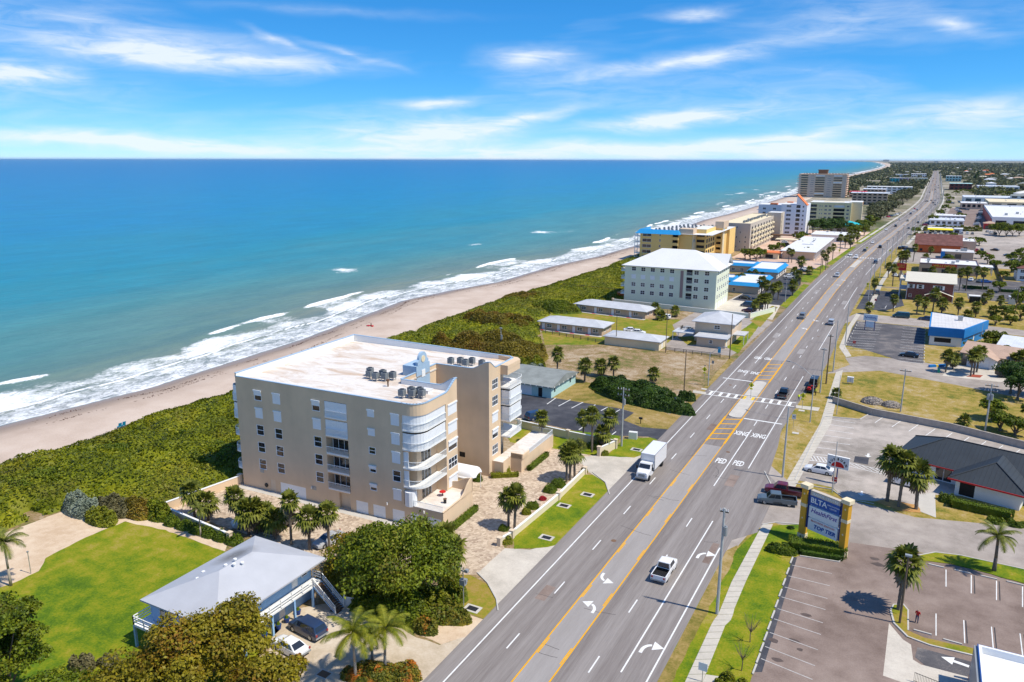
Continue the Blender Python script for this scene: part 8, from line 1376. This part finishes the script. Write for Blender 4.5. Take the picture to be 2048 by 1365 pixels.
# shrubs at the sandy yard
for lab, px, rx, ry, h, lf, n in (('silvery buttonwood shrub at the corner of the sandy yard', (165, 1024), 3.4, 2.2, 2.6, 'leaf_silver', 1500), ('grey-brown shrub beside the silvery buttonwood', (232, 1024), 3.2, 2., 2.4, 'leaf_dun', 1400), ('dun green shrub left of the court wall', (275, 1028), 3., 2., 2.4, 'leaf_thicket', 1300), ('bright green shrub against the end of the court wall', (318, 1034), 2.4, 1.8, 2.4, 'leaf_tree', 1200), ('loose olive shrub leaning over the sandy yard', (205, 1044), 2.6, 1.8, 2.0, 'leaf_coco', 700)): bush(lab, P(*px), rx, ry, h, lf, n, .2)
for k in range(6): q = lerp2((345, 1050), (470, 1088), k / 5); bush('leafy shrub in the planting strip outside the court wall', P(*q), 1.3, 1., 1.5, 'leaf_hedge', 420, .12, group='shrubs outside the court wall')
# individual trees near the camera
tree('t1', 'large round sea grape tree beside the blue house stair', P(798, 1205), top(798, 1205, 1046), 8.8, 7.8, 'leaf_tree', 26000, .19, 110, 2., .3, stem=.9, rz=.5, low=-.8); tree('t1b', 'rust-tinged tree behind the large round sea grape tree', P(715, 1150), 5.6, 4.4, 4., 'leaf_olive', 5500, .19, 36, 1.4, .25, stem=.8, low=-.7)
tree('t2', 'broad olive tree in front of the blue house', P(395, 1400), top(395, 1400, 1235), 6.6, 5.6, 'leaf_olive', 13000, .18, 60, 1.7, .3, stem=.8, rz=.2, low=-.8); tree('t2b', 'tall olive tree between the blue house and its drive', P(480, 1372), top(480, 1372, 1200), 5.2, 4.8, 'leaf_olive', 11000, .18, 50, 1.5, .3, stem=.8, rz=1.2, low=-.8); tree('t2c', 'golden olive tree at the near end of the drive', P(540, 1440), 6.8, 4.6, 4.4, 'leaf_olive', 8000, .18, 45, 1.5, .3, stem=.8, low=-.8)
tree('t3', 'dark feathery cedar at the lawn corner', P(18, 1405), top(18, 1405, 1165), 5.4, 5., 'leaf_tree', 20000, .17, 80, 1.3, .25, stem=1.0, low=-.9); tree('t3b', 'lower dark green tree beside the feathery cedar', P(110, 1450), 4.6, 4.4, 4., 'leaf_tree', 6000, .18, 40, 1.3, .25, stem=.6, low=-.9)
tree('t2d', 'low olive tree at the lawn end of the blue house deck', P(265, 1425), 5.2, 4.8, 4.2, 'leaf_olive', 8000, .18, 45, 1.5, .3, stem=.6, low=-.8)
bush('bright lime green low shrubs at the edge of the lawn', P(200, 1400), 4., 2.4, 1.8, 'leaf_scrub', 2200, .15); bush('grey boulders and dry plants beside the blue house deck', P(220, 1330), 1.6, 1., .9, 'leaf_dun', 400, .14); bush('spiky dry palm seedlings on the lawn edge', P(165, 1335), 1.4, 1.2, 1.4, 'leaf_dun', 300, .16)
pinnate('coconut palm standing on the sand beside the lawn', P(22, 1172), top(22, 1172, 1088) , 2.9, 20, 'leaf_palm', seed=4, lean=.02); pinnate('taller coconut palm at the mouth of the house drive', P(712, 1362), top(712, 1362, 1262), 3.3, 20, seed=5); pinnate('second coconut palm leaning beside the drive mouth', P(770, 1345), top(770, 1345, 1258), 3.0, 18, seed=6, lean=-.05); pinnate('young coconut palm behind the drive mouth palms', P(745, 1322), 3.4, 2.6, 14, seed=8); pinnate('grey-trunked feather palm on the long grass island', P(1988, 1143), top(1988, 1143, 1072), 3.2, 18, 'leaf_palm', 'feather_palm', seed=7, lean=.03, trunk=.2, pale=False); pinnate('slim young palm outside the court wall', P(402, 1074), top(402, 1074, 1020), 1.8, 13, 'leaf_palm', 'young_palm', .0, .09, seed=9)
bush('leafy green skirt of shrubs under the large sea grape tree', P(800, 1218), 7.2, 3.4, 3.4, 'leaf_tree', 4200, .2, rz=.2); bush('rust-tinged shrubs between the house stair and the large tree', P(700, 1165), 3.4, 3., 3.2, 'leaf_olive', 1800, .18)
bush('orange and green croton bed under the coconut palms', P(770, 1352), 4.2, 1.8, 1.4, 'leaf_croton', 1500, .14, rz=.5); bush('orange-tipped croton bed below the large sea grape tree', P(880, 1238), 4., 1.6, 1.5, 'leaf_croton', 1300, .14, rz=.4); bush('broad green banana-like plants at the edge of the sea grape tree', P(872, 1225), 1.8, 1.4, 2.8, 'leaf_coco', 500, .3); bush('deep green shrub column beside the camera mast', P(905, 1195), 1.8, 1.6, 3.4, 'leaf_tree', 1300, .16); bush('spiky fan palm undergrowth between drive and verge', P(850, 1262), 1.5, 1.1, 1.6, 'leaf_croton', 400, .2)
for px, lab in (((1483, 1342), 'bare young tree on the verge lawn nearer the footpath'), ((1500, 1285), 'bare young tree on the verge lawn beside the wheel stops')):
    T = thing('bare_tree', lab, 'tree', (*P(*px), 0), rnd.uniform(0, 6)); b_ = MB().path([(0, 0, 0), (.05, 0, 1.), (0, .05, 1.6)], [.06, .05, .04], 5); tw2 = MB()
    for i in range(16): a = i * 2.4; e = (math.cos(a) * rnd.uniform(.5, 1.1), math.sin(a) * rnd.uniform(.5, 1.1), 2.2 + rnd.uniform(0, 1.)); tw2.path([(0, 0, 1.2 + .02 * i), (e[0] * .5, e[1] * .5, 1.9), e, (e[0] * 1.3, e[1] * 1.2, e[2] + .3)], [.03, .022, .014, .006], 4)
    b_.obj('trunk', 'bark', T); tw2.obj('twigs', 'bark', T)
bush('round pale green shrub at the end of the near footpath', P(1462, 1385), 1.9, 1.6, 1.8, 'leaf_scrub', 1400, .12)
# sabal palms, cluster by cluster: (base x, base y, crown top y)
def cluster(label, *pts, **k):
    for i, p in enumerate(pts): sabal(label, p[:2], p[2], label.replace('sabal palm', 'sabal palms') if len(pts) > 1 else None, **k)
cluster('sabal palm beside the court wall nearest the dunes', (390, 1036, 966), (417, 1041, 988)); cluster('sabal palm rising from the paved court behind the white car', (475, 1052, 977)); cluster('sabal palm in the leafy clump between the parked cars', (498, 1070, 1000), (513, 1068, 1002), (530, 1060, 1012), s=1.15); cluster('sabal palm in the row behind the blue house roof', (550, 1079, 1020), (583, 1090, 987), (619, 1100, 1016), (659, 1098, 1008)); cluster('sabal palm at the back of the large sea grape tree', (843, 1088, 1046), (893, 1122, 1050), (905, 1150, 1078), s=1.25)
cluster('sabal palm of the pair on the paved court near the cream wall', (1017, 1057, 980), (1029, 1059, 974)); cluster('sabal palm of the trio beside the drive apron', (1133, 965, 893), (1140, 961, 884), (1149, 956, 888)); cluster('lone sabal palm on the side lawn', (1083, 889, 823)); cluster('sabal palm in the group at the tan wall beside the dark lot', (1167, 873, 822), (1184, 905, 816), (1217, 891, 820), (1205, 897, 852))
cluster('tallest lone sabal palm on the dry lot', (1114, 751, 695)); cluster('sabal palm in the loose group behind the hedge mass', (1169, 765, 718), (1201, 753, 719), (1227, 756, 714), s=1.15); cluster('lone sabal palm at the end of the hedge mass', (1306, 768, 735)); cluster('sabal palm at the motel row end', (1310, 630, 607), (1350, 634, 612), (1322, 640, 622), s=1.2)
cluster('sabal palm in the tight row at the pale green forecourt', (1518, 627, 590), (1524, 627, 587), (1529, 627, 588), (1534, 625, 586), (1509, 632, 600)); cluster('sabal palm beside the nearer blue-trimmed motel wing', (1521, 598, 552), (1530, 600, 560), (1545, 602, 566), (1556, 600, 563), s=1.25); cluster('sabal palm in the group on the motel verge', (1600, 570, 512), (1587, 560, 534), (1618, 550, 532), (1585, 592, 560), (1594, 580, 540), s=1.25)
cluster('sabal palm before the white-roofed shops', (1577, 526, 496), (1583, 526, 498), (1615, 512, 494)); cluster('sabal palm on the roadside of the white-roofed shops', (1644, 538, 500), (1655, 530, 494), (1665, 520, 487), (1651, 540, 508)); cluster('sabal palm in the far group beyond the white-roofed shops', (1680, 500, 468), (1690, 496, 470), (1698, 490, 461), (1706, 489, 462), (1714, 486, 464), (1700, 498, 472), s=1.3)
cluster('tall sabal palm of the three in the mulch bed', (1774, 1003, 893), (1797, 1014, 903), (1832, 1019, 925), s=1.35); cluster('tall sabal palm on the kerbed island with the light pole', (1797, 1221, 1098), s=1.45); cluster('small sabal palm at the end of the block wall', (1672, 798, 776), s=.8); cluster('small sabal palm in the dry lot beside the block wall', (1927, 852, 829), s=.8)
cluster('sabal palm by the blue board on the bungalow drive', (1891, 745, 700), (1905, 738, 706)); cluster('sabal palm of the clump in red mulch by the bungalow', (1941, 753, 698), (1947, 750, 694), (1953, 745, 691), s=1.15); cluster('sabal palm behind the black trailer', (2028, 740, 706), (2040, 742, 700), s=1.2)
cluster('sabal palm at the corner of the side street and sidewalk', (1737, 629, 604)); cluster('sabal palm in front of the brick building lot', (1786, 624, 588), (1747, 592, 557)); cluster('sabal palm in the row along the golden lawn', (1833, 630, 590), (1848, 630, 594), (1865, 624, 576), (1883, 627, 596), (1916, 630, 594), (1951, 635, 603), (1935, 637, 620), (1984, 635, 610), s=1.2); cluster('sabal palm at the bank entrance', (1776, 556, 525), (1785, 573, 528), (1863, 556, 532), s=1.1); cluster('sabal palm beside the bank side car park', (1918, 582, 535), (1931, 582, 533), (1964, 580, 534), s=1.15); cluster('sabal palm in the clump between bank and orange restaurant', (1800, 527, 502), (1805, 527, 501), (1812, 527, 500), (1826, 524, 487), s=1.3); cluster('sabal palm against the orange restaurant wall', (1861, 510, 492))
for k in range(16): q = lerp2((1850, 462), (1960, 463), k / 15); sabal('sabal palm in the row behind the yellow awning cafe', q, q[1] - rnd.uniform(9, 14), 'palms behind the yellow awning', s=1.3)
x, y = P(1946, 753); patch('red_mulch_bed', [(x - 1.5, y - 1.2), (x + 1.4, y - .8), (x + 2.2, y + 2), (x - .2, y + 1.6)], 'red_mulch', .06)
# broadleaf trees farther out
def grove(label, pts, h, r, leaf='leaf_tree', n=1800, size=.38, key=None, name='tree', stem=None):
    for i, p in enumerate(pts): tree((key or leaf) + str(i % 3), label, P(*p), h * rnd.uniform(.82, 1.12), r, None, leaf, n, size, 24, None, .28, label + ' group' if len(pts) > 1 else None, name=name, low=-.6, stem=1.2 if stem is None else stem)
grove('dense dark tree at the bend of the side street', [(2035, 800), (2062, 790), (2020, 788)], 7.6, 3.8, 'leaf_deep', 3800, .24, 'ra'); grove('mixed green tree beyond the block wall end', [(2000, 862), (2030, 872), (2060, 850), (1985, 840)], 4.8, 3.0, 'leaf_tree', 2800, .22, 'rb', stem=.5); grove('leafy shrub tree behind the blue shop', [(1965, 712), (1985, 705), (1945, 706), (1978, 690), (2000, 690), (1990, 650), (2020, 650), (2012, 720), (2040, 715)], 4.0, 3.2, 'leaf_scrub', 1600, .28, 'rc', stem=.4); grove('green tree at the right edge of the golden lawn', [(2040, 640), (2035, 615), (2046, 600), (2010, 640)], 6, 4, 'leaf_tree', 1800, .3, 'rd', stem=.6)
grove('round tree beside the pale back lot', [(2035, 545), (2044, 520), (2030, 530), (2045, 560), (2022, 545)], 7.5, 5, 'leaf_tree', 1800, .36, 're'); grove('broad spreading tree on the island by the supermarket', [(1998, 472), (2012, 474), (2025, 473), (2038, 472), (1988, 470)], 9, 6.5, 'leaf_tree', 1800, .45, 'rf'); grove('street tree beside the small white shed', [(1942, 497), (1950, 490), (1958, 492), (1920, 440)], 6, 5, 'leaf_tree', 1500, .4, 'rg')
grove('rounded tree by the grey-brown condominium wall', [(1500, 520), (1512, 522), (1520, 518), (1490, 518)], 6.8, 4.6, 'leaf_tree', 2200, .32, 'la'); grove('courtyard tree between the blue-trimmed wings', [(1490, 566), (1500, 562), (1478, 570), (1510, 556)], 4.4, 4.4, 'leaf_deep', 1700, .3, 'lb', stem=.4)
grove('dense tree in the grove before the cream-yellow condominium', [(1625, 468), (1637, 470), (1650, 470), (1662, 469), (1675, 468), (1688, 468), (1640, 460), (1660, 460), (1678, 459)], 10.5, 7, 'leaf_deep', 1800, .5, 'lc'); grove('roadside tree beside the teal-roofed pavilion', [(1715, 470), (1725, 464), (1735, 460), (1706, 474), (1728, 472), (1742, 452), (1718, 458)], 8.5, 6, 'leaf_tree', 1500, .5, 'ld')
PXY = [(1748 + rnd.uniform(-6, 70), 0) for k in range(84)]
grove('feathery tree in the roadside wood before the brown building', [(x, 446 - (x - 1748) * .62 + rnd.uniform(-24, 2)) for x, _ in PXY], 9, 8, 'leaf_far', 1100, .75, 'le'); grove('tree along the dune side of the far road', [(1830 - 8 * rnd.random(), 395 - 2.2 * k + rnd.uniform(-1, 1)) for k in range(12)], 9, 9, 'leaf_far', 700, 1., 'lf')
for lab, pts, h, r, lf in (('street tree beside the orange restaurant lot', [(1838, 480), (1905, 486), (1830, 470)], 6, 4.5, 'leaf_tree'), ('small tree along the bank and back lot fences', [(1897, 527), (1975, 528), (1990, 540), (1962, 518), (2005, 560), (1998, 585)], 4.8, 3.6, 'leaf_tree'), ('roadside tree along the far plaza frontage', [(1866, 447), (1880, 434), (1890, 424), (1896, 413), (1900, 404), (1892, 398)], 7, 6, 'leaf_tree'), ('tree behind the plaza stores', [(1912, 391), (1926, 388), (1944, 389), (1962, 386), (1985, 390), (2004, 393), (2024, 394), (2042, 398), (2010, 402), (2040, 410)], 9, 9, 'leaf_tree'), ('shrubby tree beside the shops and pink court', [(1560, 500), (1545, 508), (1605, 478), (1596, 484)], 5, 4, 'leaf_tree')): grove(lab, pts, h, r, lf, 1300, .42, 'x' + lab[:9] + lab[-4:])
for q in ((1893, 560), (1850, 535), (1905, 560), (1952, 560), (1978, 600), (2000, 615), (1968, 610)): sabal('scattered sabal palm between the bank and the golden lawn', q, q[1] - rnd.uniform(22, 34), 'scattered palms by the bank', s=1.1)
# far wood: one mass of tree crowns with gaps, then the distant belt
def wood(name, label, pts, hs, rs, nf, leaf, seed):
    rg = np.random.default_rng(seed); N = len(pts); C = []; q = rg.normal(0, 1, (N, nf, 3)); q /= np.linalg.norm(q, axis=2)[..., None]; q[..., 2] = np.abs(q[..., 2]) * 1.1 - .25
    cen = np.concatenate([pts, (hs * .5)[:, None]], 1); sc = np.stack([rs, rs, hs * .5], 1); Cp = cen[:, None] + q * sc[:, None] * rg.uniform(.6, 1.05, (N, nf, 1)); V = leaves(Cp.reshape(-1, 3), q.reshape(-1, 3), 1., .45, .75, rg).reshape(-1, 4, 3); m = V.mean(1, keepdims=True); V = m + (V - m) * (np.repeat(rs, nf) * .48)[:, None, None]
    o = put(name, npmesh(name, V.reshape(-1, 3), 4, [leaf])); return tag(o, label, 'wood', kind='stuff')
rg = np.random.default_rng(77); n = 16000; d = 560 * (14000 / 560) ** rg.random(n) ** .85; th = rg.uniform(-.26, .36, n); X = d * np.sin(th) * 1.; Y = d * np.cos(th); rx_ = np.array([RX(y) for y in Y]); k = (X > rx_ + np.where(Y < 1300, 95 + 0 * Y, np.where(Y < 2400, 30, 2 - 4e-3 * Y))) & (X < .36 * Y + 20) | ((Y > 1450) & (X < rx_ - 46 - np.where(Y < 2900, 0, 0)) & (X > dune(Y) + 30)) | ((Y > 4200) & (X > dune(Y) + 20))
k &= ~((X > 30) & (X < 150) & (Y < 1180) & (Y > 690)); k &= ~((Y > 1330) & (Y < 1400) & (X < -15) & (X > -90)); k &= (np.sin(X * .021) * np.sin(Y * .013 + 1) + rg.normal(0, .5, n)) > -.22
pts = np.stack([X[k], Y[k]], 1); sz = np.clip(Y[k] / 2600, 1., 3.2); wood('far_wood', 'hazy grey-green mass of trees covering the distant town', pts, rg.uniform(5, 10, len(pts)) * np.minimum(sz, 1.7), rg.uniform(4, 8, len(pts)) * sz, 26, 'leaf_far', 78)
n = 700; yy = rg.uniform(1230, 5200, n); q = dune(yy) + rg.uniform(4, 42, n); wood('dune_wood', 'dull green dune scrub along the distant beach', np.stack([q, yy], 1), rg.uniform(2.5, 5, n), rg.uniform(6, 11, n), 22, 'leaf_far', 79)
# distant houses showing through the wood
roofs = ['roof_white', 'roof_metal', 'roof_tan', 'roof_shingle_grey', 'roof_orange', 'roof_cream']
for i in range(300):
    d = 620 * (6000 / 620) ** rg.random() ** .9; th = rg.uniform(-.03, .36); x, y = d * math.sin(th), d * math.cos(th)
    if x < RX(y) + 60 or (30 < x < 185 and 690 < y < 1190) or (30 < x < 140 and (1580 < y < 1660 or 2220 < y < 2300)): continue
    w_, d_, h_ = rg.uniform(14, 30), rg.uniform(10, 18), rg.uniform(5, 9); k = int(rg.integers(0, 6)); T = thing('house', 'small distant house with %s roof among the trees' % ('white', 'pale metal', 'tan', 'grey', 'orange', 'cream')[k], 'house', (x, y, 0), rg.uniform(-.2, .2), 'distant houses with %s roofs' % ('white', 'pale metal', 'tan', 'grey', 'orange', 'cream')[k]); MB().box(0, 0, 0, w_, d_, h_).obj('wall', ('white', 'cream', 'tan_wall')[i % 3], T); hip(MB(), 0, 0, w_, d_, h_, 2.4, .8).obj('roof', roofs[k], T)
for i, (px, py, hh, w_) in enumerate(((1762, 322, 42, 60), (1690, 317.6, 60, 200), (1868, 325, 30, 90), (1931, 327, 20, 70), (1985, 330, 20, 80))): x, y = P(px, py) if py > 319 else (-1500, 30000); T = thing('distant_tower', ('far grey tower block on the horizon above the coast', 'far faint block on the horizon', 'far pale building rising above the trees at the road end', 'far low pale building above the trees', 'second far low pale building above the trees')[i], 'building', (x, y, 0)); MB().box(0, 0, 0, w_, w_ * .6, hh).obj('wall', 'grey_wall', T); MB().box(w_ * .3, w_ * .1, hh, w_ * .6, w_ * .4, hh * 1.15).obj('plant_room', 'grey_wall', T)
for i, (px, py, hh) in enumerate(((1955, 358, 26), (1950, 362, 20), (1858, 340, 34), (1986, 338, 34), (1930, 345, 26))): x, y = P(px, py); tree('cas%d' % (i % 2), 'tall dark narrow pine standing above the distant wood', (x, y), hh, hh * .2, None, 'leaf_deep', 900, 1.1, 30, hh * .09, .6, 'tall pines above the wood', name='pine_tree', stem=hh * .1, low=-.9)
# ------------------------------------------------------------------ air
M = bpy.data.materials.new('haze_air'); M.use_nodes = True; t = NT(M.node_tree); t.n.clear(); v = t.node('ShaderNodeVolumePrincipled'); v.inputs['Color'].default_value = (.60, .80, 1, 1); v.inputs['Density'].default_value = 1.3e-5; v.inputs['Anisotropy'].default_value = 0.; o = t.node('ShaderNodeOutputMaterial'); t.l.new(v.outputs[0], o.inputs['Volume']); MATS['haze_air'] = M
HZ = True
if HZ: tag(MB().box(-62000, -700, -8, 61000, 71000, 75).obj('haze', ['haze_air']), kind='stuff')
